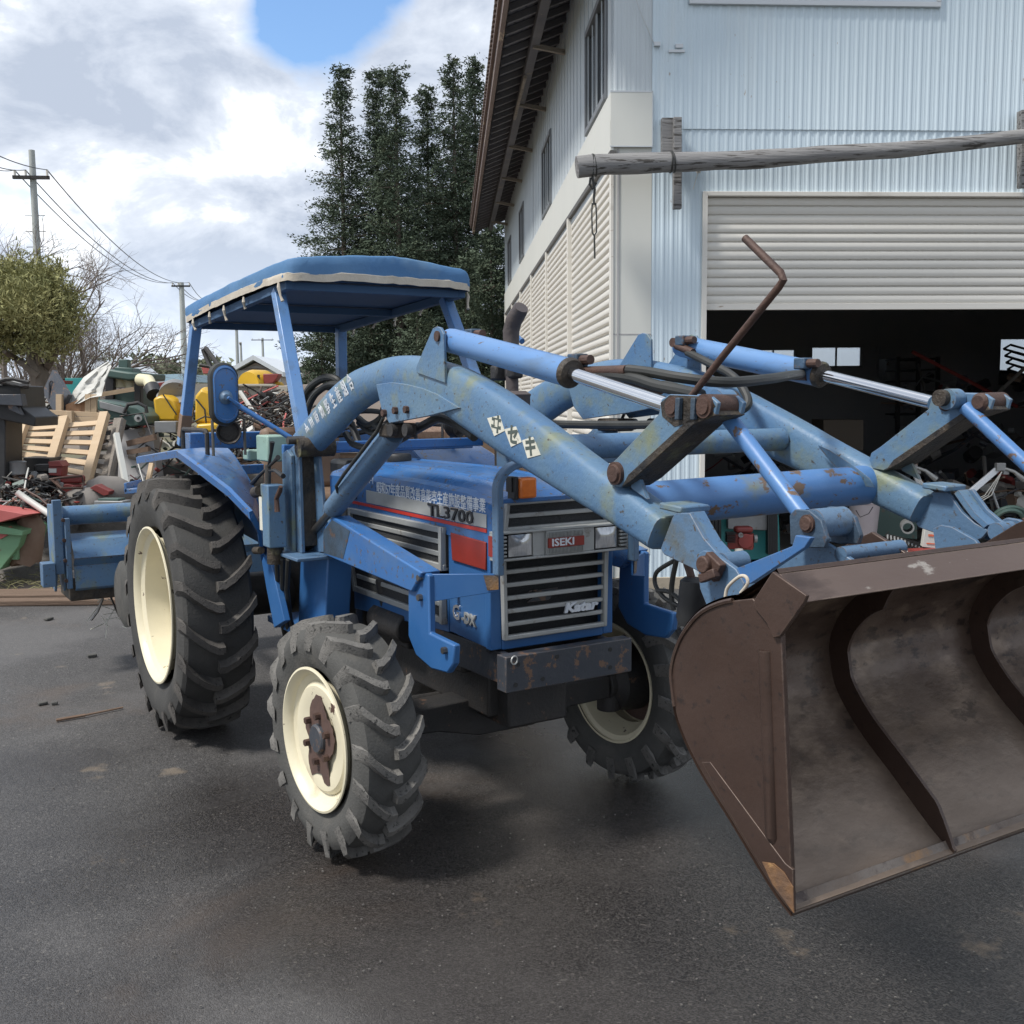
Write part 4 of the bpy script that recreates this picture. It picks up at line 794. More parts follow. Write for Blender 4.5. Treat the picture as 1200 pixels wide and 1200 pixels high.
# ---------------------------------------------------------------- seat, wheel, dash
m = M(); m.box((-1.98, 0, 1.08), (.44, .46, .12)); m.ob('seat', MT['tan'], TR, bev=.03)
m = M(); m.box((-2.2, 0, 1.30), (.10, .44, .34), Matrix.Rotation(-.15, 3, 'Y')); m.ob('seat_back', MT['tan'], TR, bev=.03)
m = M(); m.box((-1.25, 0, 1.17), (.22, .36, .34)); m.ob('dashboard', MT['black'], TR, bev=.02)
m = M(); ax = Vector((-.35, 0, 1)); m.ring((-1.50, 0, 1.50), ax, .19, .013, 40, 8); m.cyl((-1.5, 0, 1.5), (-1.28, 0, 1.25), .018)
for k in range(3): a = 2 * pi * k / 3; u_ = Vector((0, 1, 0)); w_ = ax.normalized().cross(u_); m.cyl((-1.5, 0, 1.48), Vector((-1.5, 0, 1.5)) + (u_ * cos(a) + w_ * sin(a)) * .19, .007, n=8)
m.ob('steering_wheel', MT['black'], TR)
# ---------------------------------------------------------------- rotary tiller carried at the back
TX0 = -3.46; ty0 = -1.12
def R_(u, v, x=TX0): return QA(u, v, 0, x)
TI = bpy.data.objects.new('rotary_tiller', None); COL.objects.link(TI); TI.parent = TR; TI['label'] = 'light blue rotary tiller with loose earth and straw on its tines'
m = M(); p = R_(66, 605); m.cyl((TX0, ty0 + .05, p.z), (TX0, 1.1, p.z), .058, n=28); m.ob('tiller_beam', MT['arm'], TI)
zt = R_(66, 595).z; zb = R_(66, 690).z
for y in (ty0, ty0 + .05, 1.1):
    m = M(); m.prism([(TX0 - .07, y, zt + .02), (TX0 + .07, y, zt + .03), (TX0 + .10, y, zt - .05), (TX0 + .10, y, zb + .08), (TX0 + .05, y, zb - .01), (TX0 - .07, y, zb + .03), (TX0 - .10, y, zt - .1)], (0, .014, 0)); m.ob('tiller_side', MT['arm'], TI, bev=.004)
m = M(); m.box((TX0 + .15, ty0 + .02, zt - .16), (.03, .05, .44)); m.box((TX0 + .16, ty0 + .07, zt - .26), (.04, .03, .42)); m.box((TX0 + .18, ty0 - .05, zb + .12), (.10, .07, .14)); m.ob('tiller_bracket', MT['arm2'], TI, bev=.004)
for k in range(4):
    q = M(); q.cyl((TX0 + .15, ty0 + .05, zt - .06 - k * .12), (TX0 + .18, ty0 + .05, zt - .06 - k * .12), .012, n=6); q.ob('bolt', MT['pin'], TI, smooth=20)
m = M(); y0 = ty0 + .10
for (xa, za, xb_, zb2) in ((.0, -.11, .10, -.14), (.10, -.14, .17, -.24), (.17, -.24, .135, -.285), (.135, -.285, .17, -.42), (.17, -.42, .12, -.445)):
    m.prism([(TX0 + xa, y0, p.z + za), (TX0 + xb_, y0, p.z + zb2), (TX0 + xb_, y0, p.z + zb2 - .008), (TX0 + xa, y0, p.z + za - .008)], (0, 2.1, 0))
m.ob('tiller_cover', MT['arm'], TI, bev=.002)
m = M(); m.box((TX0 - .02, 0, p.z - .43), (.34, 2.10, .14)); m.ob('tiller_housing', MT['grease'], TI, bev=.01)
q = M(); q.box((TX0 + .05, ty0 + .62, p.z - .09), (.05, .05, .09)); q.ob('tiller_catch', MT['black'], TI)
for (yy, sgn_) in ((ty0 + .26, 1), (ty0 + .33, -1), (ty0 + .5, 1), (ty0 + .8, -1), (ty0 + 1.2, 1), (.6, 1), (.9, -1)):
    m = M(); pts = [Vector((TX0 + .02, yy, p.z - .42)), Vector((TX0 + .05, yy + .01 * sgn_, p.z - .52)), Vector((TX0 + .03, yy - .02 * sgn_, p.z - .60)), Vector((TX0 - .03, yy - .05 * sgn_, p.z - .66))]
    m.loft([[q_ + Vector((a, b, 0)) for a, b in ((-.02, -.004), (.02, -.004), (.02, .004), (-.02, .004))] for q_ in pts]); m.ob('tiller_blade', MT['dullrod'] if sgn_ > 0 else MT['grease'], TI)
random.seed(31)
m = M()
for k in range(26):
    c = Vector((TX0 + random.uniform(-.03, .06), ty0 + random.uniform(.22, .5), p.z - random.uniform(.5, .72))); m.tube([c, c + Vector((random.uniform(-.1, .1), random.uniform(-.1, .1), random.uniform(-.08, .02)))], .003, 4)
for k in range(9): c = Vector((TX0 + .02, ty0 + .62 + random.uniform(-.04, .04), p.z - .12 + random.uniform(-.01, .02))); m.box(c, (.03, .02, .014), Matrix.Rotation(random.uniform(0, 3), 3, 'Z'))
m.ob('straw_litter', MT['decal'], TI, kind='stuff')
m = M(); m.lathe([(-.05, 0), (-.05, .15), (-.03, .19), (.03, .19), (.05, .15), (.05, 0)], (-2.9, -.80, .52), (0, 1, 0), n=28); m.ob('gauge_wheel', MT['rubber'], TI)
m = M(); m.beam((-2.4, -.35, .55), (TX0, -.35, .6), .05, .08); m.beam((-2.4, .35, .55), (TX0, .35, .6), .05, .08); m.beam((-2.2, 0, 1.1), (TX0, 0, 1.0), .05, .05); m.beam((TX0, 0, 1.05), (TX0, 0, .6), .2, .2); m.ob('three_point_linkage', MT['steel'], TI, bev=.004)
# ================================================================== GROUND
def asphalt():
    m = bpy.data.materials.new('wet_asphalt'); m.use_nodes = True; t = m.node_tree; n = t.nodes; l = t.links; p = n['Principled BSDF']
    tcn = n.new('ShaderNodeTexCoord'); vec = tcn.outputs['Object']
    def no(s, d=5, r=.6, off=0, dist=0):
        q = n.new('ShaderNodeTexNoise'); q.inputs['Scale'].default_value = s; q.inputs['Detail'].default_value = d; q.inputs['Roughness'].default_value = r; q.inputs['Distortion'].default_value = dist
        mp = n.new('ShaderNodeMapping'); mp.inputs['Location'].default_value = (off, off * 1.7, 0); l.new(vec, mp.inputs[0]); l.new(mp.outputs[0], q.inputs['Vector']); return q.outputs[0]
    def mr(src, a, b, c=0, d=1):
        q = n.new('ShaderNodeMapRange'); q.interpolation_type = 'SMOOTHSTEP'
        for i, v in zip((1, 2, 3, 4), (a, b, c, d)): q.inputs[i].default_value = v
        l.new(src, q.inputs[0]); return q.outputs[0]
    def mx_(f, a, b, bt='MIX'):
        q = n.new('ShaderNodeMix'); q.data_type = 'RGBA'; q.blend_type = bt
        if isinstance(f, (int, float)): q.inputs[0].default_value = f
        else: l.new(f, q.inputs[0])
        for i, c in ((6, a), (7, b)):
            if isinstance(c, tuple): q.inputs[i].default_value = (*c, 1)
            else: l.new(c, q.inputs[i])
        return q.outputs[2]
    def ma(op, a, b):
        q = n.new('ShaderNodeMath'); q.operation = op
        for i, v in enumerate((a, b)):
            if isinstance(v, (int, float)): q.inputs[i].default_value = v
            else: l.new(v, q.inputs[i])
        return q.outputs[0]
    vo = n.new('ShaderNodeTexVoronoi'); vo.inputs['Scale'].default_value = 240; l.new(vec, vo.inputs['Vector'])
    vo2 = n.new('ShaderNodeTexVoronoi'); vo2.inputs['Scale'].default_value = 130; l.new(vec, vo2.inputs['Vector'])
    sp = n.new('ShaderNodeSeparateColor'); l.new(vo.outputs['Color'], sp.inputs[0])
    sp2 = n.new('ShaderNodeSeparateColor'); l.new(vo2.outputs['Color'], sp2.inputs[0])
    base = mx_(mr(sp.outputs[0], .2, 1.0), (.036, .034, .033), (.100, .096, .094))
    base = mx_(ma('MULTIPLY', mr(sp2.outputs[0], .978, .99), .5), base, (.22, .21, .19))
    base = mx_(mr(sp2.outputs[1], .90, .97, 0, .7), base, (.02, .02, .021))
    # dried film of light grey dust in patches; wet areas darker; brown soil carried by the wheels
    dry = mr(no(.55, 6, .6, 4.2), .44, .62)
    base = mx_(ma('MULTIPLY', dry, .38), base, (.150, .145, .142))
    soil = mr(no(.9, 7, .62, 8.8, .4), .55, .70)
    base = mx_(ma('MULTIPLY', soil, .36), base, (.105, .076, .056))
    tanp = mr(no(2.1, 6, .6, 1.7), .635, .70)
    base = mx_(ma('MULTIPLY', tanp, .6), base, (.24, .195, .145))
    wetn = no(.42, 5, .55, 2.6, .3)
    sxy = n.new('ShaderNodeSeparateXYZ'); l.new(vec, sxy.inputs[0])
    # standing damp round the tractor; its dark tone also paints in contact shadow
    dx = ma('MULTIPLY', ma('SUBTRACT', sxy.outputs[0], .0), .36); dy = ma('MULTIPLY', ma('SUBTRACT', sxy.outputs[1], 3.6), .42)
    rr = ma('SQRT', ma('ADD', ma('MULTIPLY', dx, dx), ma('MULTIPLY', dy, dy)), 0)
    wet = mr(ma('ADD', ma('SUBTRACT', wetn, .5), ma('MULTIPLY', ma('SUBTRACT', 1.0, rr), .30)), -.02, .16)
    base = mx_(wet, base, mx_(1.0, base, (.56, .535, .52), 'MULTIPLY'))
    l.new(base, p.inputs['Base Color'])
    r = ma('SUBTRACT', .66, ma('MULTIPLY', wet, .42)); r = ma('SUBTRACT', r, ma('MULTIPLY', mr(no(1.3, 4, .5, 6.6), .5, .66), .07)); l.new(r, p.inputs['Roughness'])
    b = n.new('ShaderNodeBump'); b.inputs['Strength'].default_value = .48; b.inputs['Distance'].default_value = .005
    h = ma('ADD', ma('MULTIPLY', vo.outputs['Distance'], -.6), ma('MULTIPLY', no(6, 5, .6, 3), 1.0)); l.new(h, b.inputs['Height']); l.new(b.outputs[0], p.inputs['Normal'])
    return m
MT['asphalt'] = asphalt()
MT['soil'] = mat('brown_yard_soil', (.13, .10, .08), .9, c2=(.19, .16, .135), nscale=1.3, c3=(.17, .16, .15), s3=9, a3=.62, w3=.1, bump=.8, bscale=14, c4=(.05, .04, .032), s4=3)
m = M(); nx_, ny_ = 70, 60; g = []
for j in range(ny_ + 1):
    row = []
    for i in range(nx_ + 1):
        x = -14 + 30 * i / nx_; y = -3 + 26 * j / ny_; row.append(Vector((x, y, .006 * noise.noise(Vector((x * .8, y * .8, 0))) - .004)))
    g.append(row)
g_e = g
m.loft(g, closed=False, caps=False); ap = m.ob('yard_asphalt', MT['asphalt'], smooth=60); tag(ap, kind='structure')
m = M(); m.quad((-900, -300, -.03), (900, -300, -.03), (900, 1500, -.03), (-900, 1500, -.03)); tag(m.ob('ground', mat('field_ground', (.10, .10, .06), .95, c2=(.15, .13, .08), nscale=.05, bump=.3, bscale=1), smooth=0), kind='structure')
# bare soil of the scrap yard, beyond the asphalt on the left
EA = G(0, 722); EB = G(145, 722)
m = M(); gr = []
for j in range(41):
    row = []
    for i in range(61):
        x = -15 + 15.5 * i / 60; f = j / 40; y = 8.9 + 16 * f ** 1.3
        h = .03 + .10 * max(0, noise.noise(Vector((x * .7, y * .7, 2)))) + .05 * noise.noise(Vector((x * 2.3, y * 2.3, 5))) if j else .0
        row.append(Vector((x, y + .12 * noise.noise(Vector((x * 1.5, 0, 7))), h + .02)))
    gr.append(row)
m.loft(gr, closed=False, caps=False); tag(m.ob('soil', MT['soil'], smooth=60), kind='structure')
MT['oldwood'] = mat('weathered_grey_wood', (.19, .165, .14), .85, c2=(.31, .28, .245), nscale=3, c3=(.07, .06, .05), s3=7, a3=.60, w3=.06, bump=.7, bscale=20, stretch=(.35, 6, 6))
MT['greywood'] = mat('silvered_log_wood', (.17, .168, .17), .85, c2=(.27, .265, .26), nscale=4, c3=(.06, .055, .05), s3=7, a3=.54, w3=.05, bump=.8, bscale=12, stretch=(.25, 5, 5))
MT['brownwood'] = mat('dark_stained_wood', (.10, .065, .045), .85, c2=(.19, .13, .09), nscale=3, bump=.6, bscale=20, stretch=(.4, 5, 5), c3=(.30, .22, .16), s3=8, a3=.62)
m = M(); a = G(-30, 712); b = G(400, 700); d = Vector((b.x - a.x, b.y - a.y, 0))
m.beam((a.x - 4, 8.62, .03), (-2.3, 8.68, .03), .30, .07); m.beam((-5.2, 8.40, .022), (-2.6, 8.46, .022), .12, .05)
tag(m.ob('kerb_timber', MT['brownwood'], bev=.01), 'dark weathered timber plank laid along the far edge of the asphalt', 'timber')
# ================================================================== WORKSHOP BUILDING
BL = thing('workshop_building', 'two-storey light blue corrugated workshop with half-open roller shutter and cream side wall', 'building')
MT['siding'] = mat('pale_blue_painted_steel', (.60, .70, .76), .5, c2=(.565, .67, .74), nscale=.9, c4=(.62, .68, .70), s4=1.5, a4=.55, w4=.2, c3=(.30, .22, .16), s3=24, a3=.68, w3=.03, rvar=.06, stretch=(1, 1, .22))
MT['creamw'] = mat('cream_wall_panel', (.64, .64, .59), .5, c2=(.59, .595, .555), nscale=1.1, c3=(.30, .27, .22), s3=22, a3=.73, w3=.03, stretch=(1, 1, .4))
MT['white_sh'] = mat('off_white_shutter_steel', (.69, .665, .61), .48, c2=(.64, .615, .56), nscale=1.5, c3=(.30, .22, .15), s3=9, a3=.655, w3=.05, c4=(.42, .39, .34), s4=3, a4=.62, w4=.15, stretch=(.4, .4, 1.5), rvar=.05)
MT['wwall'] = mat('pale_blue_side_siding', (.57, .62, .64), .55, c2=(.52, .57, .60), nscale=.8, stretch=(1, 1, .4))
MT['dark'] = mat('sooty_interior', (.34, .35, .37), .9, c2=(.42, .40, .38), nscale=2)
MT['concrete'] = mat('stained_concrete', (.30, .26, .20), .85, c2=(.40, .34, .26), nscale=3, c3=(.18, .16, .13), s3=8, a3=.6, w3=.1, bump=.3, bscale=30)
MT['floor'] = mat('oily_concrete_floor', (.30, .28, .26), .5, c2=(.38, .36, .33), nscale=1.4, bump=.2, bscale=20)
MT['glass'] = mat('window_glass', (.62, .70, .76), .08, trans=.85, spec=.6)
MT['darkglass'] = mat('dark_window_glass', (.05, .065, .08), .07, spec=.9, coat=.5)
MT['alu'] = mat('aluminium_frame', (.52, .54, .55), .4, metal=.5)
def bprism(m, e0, e1, s0, s1, z0, z1):
    pts = [Bp(e, s, z) for e in (e0, e1) for s in (s0, s1) for z in (z0, z1)]
    return m.add(pts, [(0, 1, 3, 2), (4, 6, 7, 5), (0, 4, 5, 1), (2, 3, 7, 6), (0, 2, 6, 4), (1, 5, 7, 3)])
OP0, OP1, OZ, SZ = .76, 4.75, 3.25, 2.33          # shutter opening along the front, its top, the bottom of the lowered curtain
EW = 9.4; DL = 17.0; WT = 5.85
def corr(e0, e1, z0, z1, s, name, mt, pitch=.0755, dep=.0055):
    m = M(); k = int((e1 - e0) / pitch); pts = []
    for i in range(k + 1):
        e = e0 + i * pitch
        for de, ds in ((0, 0), (.012, dep), (.024, dep), (.036, 0), (.055, .0), (.058, .0025), (.061, 0)):
            if e + de <= e1 + 1e-6: pts.append((e + de, -ds))
    pts.append((e1, 0))
    m.loft([[Bp(e, s + ds, z) for e, ds in pts] for z in (z0, z1)], closed=False, caps=False); return m.ob(name, mt, BL, smooth=0)
m = M(); bprism(m, 0, OP0, .02, .16, 0, WT); bprism(m, OP1, EW, .02, .16, 0, WT); bprism(m, OP0, OP1, .02, .16, OZ, WT); m.ob('front_wall', MT['siding'], BL, smooth=0)
m = M(); bprism(m, -.004, .315, -.006, .02, .30, 4.05); m.ob('corner_panel', MT['creamw'], BL, bev=.003, smooth=0)
m = M(); bprism(m, -.006, .316, -.0085, -.006, 2.13, 2.138); bprism(m, .03, .045, -.014, -.006, .30, 3.62); m.ob('panel_joint', MT['dark'], BL, smooth=0)
m = M(); bprism(m, -.03, .31, -.035, -.0085, 3.63, 4.06); m.ob('band_end_panel', MT['creamw'], BL, bev=.003, smooth=0)
m = M(); bprism(m, -.034, .314, -.037, -.0352, 4.052, 4.064); bprism(m, .306, .314, -.037, -.0352, 3.63, 4.06); bprism(m, -.034, .314, -.037, -.0352, 3.625, 3.635); m.ob('panel_trim', MT['alu'], BL, smooth=0)
corr(.315, OP0, .09, 3.78, 0, 'lower_siding', MT['siding']); corr(OP0, OP1, OZ + .03, 3.78, 0, 'lower_siding', MT['siding']); corr(OP1, EW, .09, 3.78, 0, 'lower_siding', MT['siding'])
corr(0, .31, 4.06, WT + 1.2, -.004, 'upper_siding', MT['wwall']); corr(.31, EW, 3.775, WT + 1.2, -.010, 'upper_siding', MT['siding'])
m = M(); bprism(m, .31, .56, -.0125, -.010, 3.55, 3.80); m.ob('siding_patch', MT['siding'], BL, smooth=0)
m = M(); bprism(m, 0, EW, -.01, .17, -.02, .10); m.ob('concrete_base', MT['concrete'], BL, bev=.006)
# opening frame
m = M(); bprism(m, OP0 - .028, OP0 + .012, -.03, .10, 0, OZ + .03); bprism(m, OP1 - .012, OP1 + .028, -.03, .10, 0, OZ + .03); bprism(m, OP0 + .012, OP1 - .012, -.03, .10, OZ - .005, OZ + .03); m.ob('door_frame', MT['white_sh'], BL, bev=.003)
# roller shutter: curved slats one under another
RS = bpy.data.objects.new('roller_shutter', None); COL.objects.link(RS); RS.parent = BL; RS['label'] = 'off-white steel roller shutter pulled part of the way down'
ns = 12; sh_ = (OZ - SZ - .05) / ns
sm = M(); pr = [(0, 0), (-.010, .006), (-.017, sh_ * .35), (-.017, sh_ * .55), (-.010, sh_ * .84), (-.002, sh_ * .90), (.004, sh_ * .93), (.004, sh_ * .99), (.012, sh_ * .99), (.012, .0)]
sm.loft([[BE * e + BD * s + Vector((0, 0, z)) for s, z in pr] for e in np.linspace(OP0 + .012, OP1 - .012, 2)])
sme = sm.mesh('shutter_slat', MT['white_sh'], smooth=30)
for k in range(ns):
    o = link('shutter_slat', sme, RS); o.location = Bp(0, .045 + .0015 * math.sin(k * 2.1), SZ + .05 + k * sh_)
m = M(); bprism(m, OP0 + .012, OP1 - .012, .020, .062, SZ, SZ + .052); m.ob('bottom_rail', MT['white_sh'], RS, bev=.003)
# upstairs window over the shutter
m = M(); bprism(m, .60, 2.66, -.045, -.012, 4.735, 4.775); bprism(m, .60, .635, -.045, -.012, 4.775, 5.6); bprism(m, 2.625, 2.66, -.045, -.012, 4.775, 5.6); bprism(m, 1.60, 1.63, -.040, -.012, 4.775, 5.6)
wf = m.ob('window', MT['alu'], BL, bev=.003)
for e0, e1 in ((.635, 1.60), (1.63, 2.625)):
    m = M(); bprism(m, e0, e1, -.030, -.022, 4.775, 5.6); m.ob('pane', mat('frosted_pane', (.45, .52, .58), .2), wf)
# side wall (upper) and the band under it
m = M()
wins = [(.36, 1.62), (3.0, 3.0), (5.25, 6.45), (10.3, 11.4), (14.2, 15.3)]
WZ0, WZ1 = 4.13, 5.02
ss = 0.0
for w0, w1 in wins:
    if w1 - w0 < .1: continue
    bprism(m, 0, .12, ss, w0, 0 if False else 3.5, WT + .3); bprism(m, 0, .12, w0, w1, 3.5, WZ0); bprism(m, 0, .12, w0, w1, WZ1, WT + .3); ss = w1
bprism(m, 0, .12, ss, DL, 3.5, WT + .3); m.ob('side_wall', MT['wwall'], BL, smooth=0)
m = M()
for k in range(int(DL / .30)): bprism(m, -.008, 0, .05 + k * .30, .07 + k * .30, 4.06, WT)
m.ob('siding_rib', MT['wwall'], BL, smooth=0)
for w0, w1 in wins:
    if w1 - w0 < .1: continue
    m = M(); t = .025; bprism(m, -.02, .06, w0 - .03, w0 + t, WZ0 - .03, WZ1 + .03); bprism(m, -.03, .06, w1 - t, w1 + .03, WZ0 - .03, WZ1 + .03); bprism(m, -.03, .06, w0 + t, w1 - t, WZ0 - .03, WZ0 + t); bprism(m, -.03, .06, w0 + t, w1 - t, WZ1 - t, WZ1 + .03); bprism(m, -.015, .05, (w0 + w1) / 2 - .02, (w0 + w1) / 2 + .02, WZ0 + t, WZ1 - t)
    f_ = m.ob('window', mat('grey_window_frame', (.16, .17, .18), .4), BL, bev=.003)
    for a, b in ((w0 + t, (w0 + w1) / 2 - .02), ((w0 + w1) / 2 + .02, w1 - t)):
        m = M(); bprism(m, .02, .028, a, b, WZ0 + t, WZ1 - t); m.ob('pane', MT['darkglass'], f_)
# projecting cream band made of panels
for k in range(18):
    m = M(); bprism(m, -.03, -.004, k * .93 - (.03 if k == 0 else 0), k * .93 + .926, 3.60, 4.055); m.ob('band_panel', MT['creamw'], BL, bev=.002, smooth=0)
m = M(); bprism(m, -.034, .02, -.03, 16.8, 3.555, 3.598); m.ob('band_drip', mat('dark_drip_edge', (.10, .095, .09), .6), BL, smooth=0)
# louvred shutters between piers along the side
piers = [.0, 3.06, 5.75, 8.45, 11.1, 13.8, 16.5]
lm = M(); LP = 2.60; lp = .0755
lm.loft([[BE * e + BD * s + Vector((0, 0, z)) for e, z in ((.004, 0), (-.020, .012), (-.024, .03), (-.016, .056), (.0, .062), (.004, .074), (.012, .074), (.012, 0))] for s in (0.0, LP)])
lme = lm.mesh('louver_slat', MT['white_sh'], smooth=30)
for i in range(6):
    a, b = piers[i], piers[i + 1]
    sh = bpy.data.objects.new('side_shutter', None); COL.objects.link(sh); sh.parent = BL
    for k in range(46):
        o = link('shutter_slat', lme, sh); o.location = Bp(.0, a + .06, .04 + k * lp); o.scale = (1, (b - a - .10) / LP, 1)
    m = M(); bprism(m, -.045, .02, b - .035, b + .035, 0, 3.56); m.ob('pier', MT['white_sh'], BL, bev=.003)
m = M(); bprism(m, .016, .10, 0, DL, 0, 3.55); m.ob('inner_wall', MT['creamw'], BL, smooth=0)
m = M(); bprism(m, -.026, .0, -.016, .06, 0, 3.56); m.ob('corner_post', MT['white_sh'], BL, bev=.003)
# rest of the shell: back wall with window openings, far side wall, ceiling, floor
BKS = 8.2
m = M()
ops = []
def bopen(u0, u1, v0, v1):
    n_ = BD; r = []
    for (u, v) in ((u0, v1), (u1, v0)):
        ry = _ray(u, v); o_ = Vector((0, 0, CAM_H)); P0 = Bp(0, BKS, 0); t = (P0 - o_).dot(BD) / ry.dot(BD); p = o_ + ry * t; r.append(((p - BC).dot(BE), p.z))
    return r[0][0], r[1][0], r[0][1], r[1][1]
OPS = [bopen(950, 1012, 407, 431), bopen(1024, 1031, 407, 441), bopen(1170, 1255, 397, 443), bopen(880, 934, 410, 425)]
OPS.sort(); ex = -.0; zlo, zhi = 0, 5.5
for (a, b, c, d) in OPS:
    bprism(m, ex, a, BKS, BKS + .12, zlo, zhi); bprism(m, a, b, BKS, BKS + .12, zlo, c); bprism(m, a, b, BKS, BKS + .12, d, zhi); ex = b
bprism(m, ex, EW + 3, BKS, BKS + .12, zlo, zhi); m.ob('back_wall', MT['dark'], BL, smooth=0)
MT['haze_glass'] = mat('dusty_glass', (.75, .80, .84), .3, trans=.9)
for (a, b, c, d) in OPS:
    m = M(); t = .03; bprism(m, a, a + t, BKS + .02, BKS + .08, c, d); bprism(m, b - t, b, BKS + .02, BKS + .08, c, d); bprism(m, (a + b) / 2 - .01, (a + b) / 2 + .01, BKS + .03, BKS + .07, c, d); bprism(m, a, b, BKS + .02, BKS + .08, c, c + t)
    f_ = m.ob('window', MT['dark'], BL, smooth=0); m = M(); bprism(m, a + t, b - t, BKS + .045, BKS + .05, c + t, d); m.ob('pane', MT['haze_glass'], f_, smooth=0)
m = M(); bprism(m, EW, EW + .12, .02, BKS, 0, WT + .3); m.ob('far_side_wall', MT['dark'], BL, smooth=0)
m = M(); bprism(m, .10, EW, .16, BKS, 3.42, 3.5); m.ob('ceiling', MT['dark'], BL, smooth=0)
m = M(); bprism(m, .10, .14, .16, BKS, 0, 3.42); m.ob('inner_lining', MT['dark'], BL, smooth=0)
m = M(); bprism(m, .14, EW, .17, BKS, -.02, .03); fl = m.ob('workshop_floor', MT['floor'], BL, smooth=0)
for k in range(8):
    m = M(); bprism(m, .14, EW, .6 + k * 1.0, .72 + k * 1.0, 3.22, 3.42); m.ob('ceiling_beam', MT['dark'], BL, smooth=0)
# eaves: slope rises from the edge to the wall
EO, EZ, WZ = -.72, 5.50, 5.78
SL = (WZ - EZ) / (0 - EO)
def roofz(e): return EZ + (e - EO) * SL
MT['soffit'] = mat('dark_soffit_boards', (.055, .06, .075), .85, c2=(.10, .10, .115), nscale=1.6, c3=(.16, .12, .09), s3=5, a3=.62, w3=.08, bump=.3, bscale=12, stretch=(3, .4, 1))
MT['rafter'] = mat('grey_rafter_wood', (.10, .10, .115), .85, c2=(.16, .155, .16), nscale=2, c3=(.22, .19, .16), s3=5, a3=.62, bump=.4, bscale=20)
MT['fascia'] = mat('stained_fascia', (.13, .09, .085), .7, c2=(.20, .15, .13), nscale=1.4, c3=(.55, .45, .33), s3=3.2, a3=.60, w3=.06, stretch=(1, .35, 4), bump=.3, bscale=20)
s0, s1 = -.55, DL - .1
m = M()
for k in range(9):
    e = EO + .03 + k * .095; m.add([Bp(e + de, s, roofz(e + de) + .075 + dz) for s in (s0, s1) for de, dz in ((0, 0), (.088, 0), (.088, .02), (0, .02))], [(0, 1, 5, 4), (1, 2, 6, 5), (2, 3, 7, 6), (3, 0, 4, 7), (0, 3, 2, 1), (4, 5, 6, 7)])
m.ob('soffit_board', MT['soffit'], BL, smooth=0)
rm = M(); a = Vector((0, 0, 0)); rm.beam(BE * (EO + .02) + Vector((0, 0, roofz(EO + .02))), BE * .0 + Vector((0, 0, roofz(0))), .055, .065)
rme = rm.mesh('rafter', MT['rafter'], smooth=0)
k = 0
while s0 + .1 + k * .36 < s1:
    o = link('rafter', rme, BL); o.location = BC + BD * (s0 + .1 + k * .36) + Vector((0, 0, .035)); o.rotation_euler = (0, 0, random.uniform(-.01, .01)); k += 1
m = M(); m.beam(Bp(-.34, s0, roofz(-.34) - .05), Bp(-.34, s1, roofz(-.34) - .05), .10, .10); m.ob('purlin', MT['rafter'], BL, bev=.004)
for k in range(7):
    s = 1.2 + k * 2.4; m = M(); m.beam(Bp(-.36, s, roofz(-.34) - .10), Bp(.0, s + .02, roofz(-.34) - .16), .05, .05); m.ob('purlin_bracket', MT['oldwood'], BL)
m = M(); m.tube([Bp(-.22, -.3, roofz(-.2) - .12), Bp(-.24, .8, roofz(-.2) - .13)], .022, 8); m.ob('stored_pole', MT['oldwood'], BL); m = M(); m.tube([Bp(-.38, 4.6, roofz(-.3) - .16), Bp(-.40, 6.4, roofz(-.3) - .2)], .022, 8); m.ob('stored_pole', MT['oldwood'], BL)
m = M(); bprism(m, EO - .05, EO, s0, s1, EZ - .035, EZ + .17); bprism(m, EO - .09, EO - .05, s0, s1, EZ + .09, EZ + .19); m.ob('fascia_board', MT['fascia'], BL, smooth=0)
m = M()
for k in range(110): s = s0 + k * (s1 - s0) / 110; bprism(m, EO - .115, EO - .09, s, s + .09, EZ + .15, EZ + .20)
m.ob('roof_edge', mat('rusty_roof_edge', (.08, .06, .055), .8, c2=(.14, .10, .08), nscale=6), BL, smooth=0, kind='stuff')
m = M(); m.add([Bp(EO - .1, s0, EZ + .20), Bp(EO - .1, s1, EZ + .20), Bp(EW / 2, s1, EZ + .2 + (EW / 2 - EO) * SL), Bp(EW / 2, s0, EZ + .2 + (EW / 2 - EO) * SL), Bp(EW + .8, s0, EZ + .2), Bp(EW + .8, s1, EZ + .2)], [(0, 1, 2, 3), (3, 2, 5, 4)]); m.ob('roof', mat('dark_metal_roof', (.09, .08, .08), .6), BL, smooth=0)
# log lashed across the front, with its wooden brackets and hanging turnbuckle
m = M(); pts = []; rr_ = []
la = [(676, 196, .30), (720, 192, .29), (790, 190, .26), (870, 188, .24), (960, 181, .24), (1050, 176, .24), (1130, 168, .24), (1215, 158, .24), (1330, 150, .24)]
def onF(u, v, off):                              # point on a plane parallel to the front wall, off in front of it
    ry = _ray(u, v); P0 = Bp(0, -off, 0); o_ = Vector((0, 0, CAM_H)); t = (P0 - o_).dot(BD) / ry.dot(BD); return o_ + ry * t
for i, (u, v, of) in enumerate(la):
    pts.append(onF(u, v, of)); rr_.append((.084, .082, .076, .072, .066, .062, .058, .055, .052)[i])
P_ = []; R2 = []
for i in range(len(pts) - 1):
    for j in range(5): f = j / 5; P_.append(pts[i].lerp(pts[i + 1], f) + Vector((0, 0, .006 * noise.noise(Vector((i * 1.3 + f, 0, 0)))))); R2.append((rr_[i] + (rr_[i + 1] - rr_[i]) * f) * (1 + .12 * noise.noise(Vector(((i + f) * 1.7, 4, 0)))))
P_.append(pts[-1]); R2.append(rr_[-1]); m.tube(P_, R2, 18)
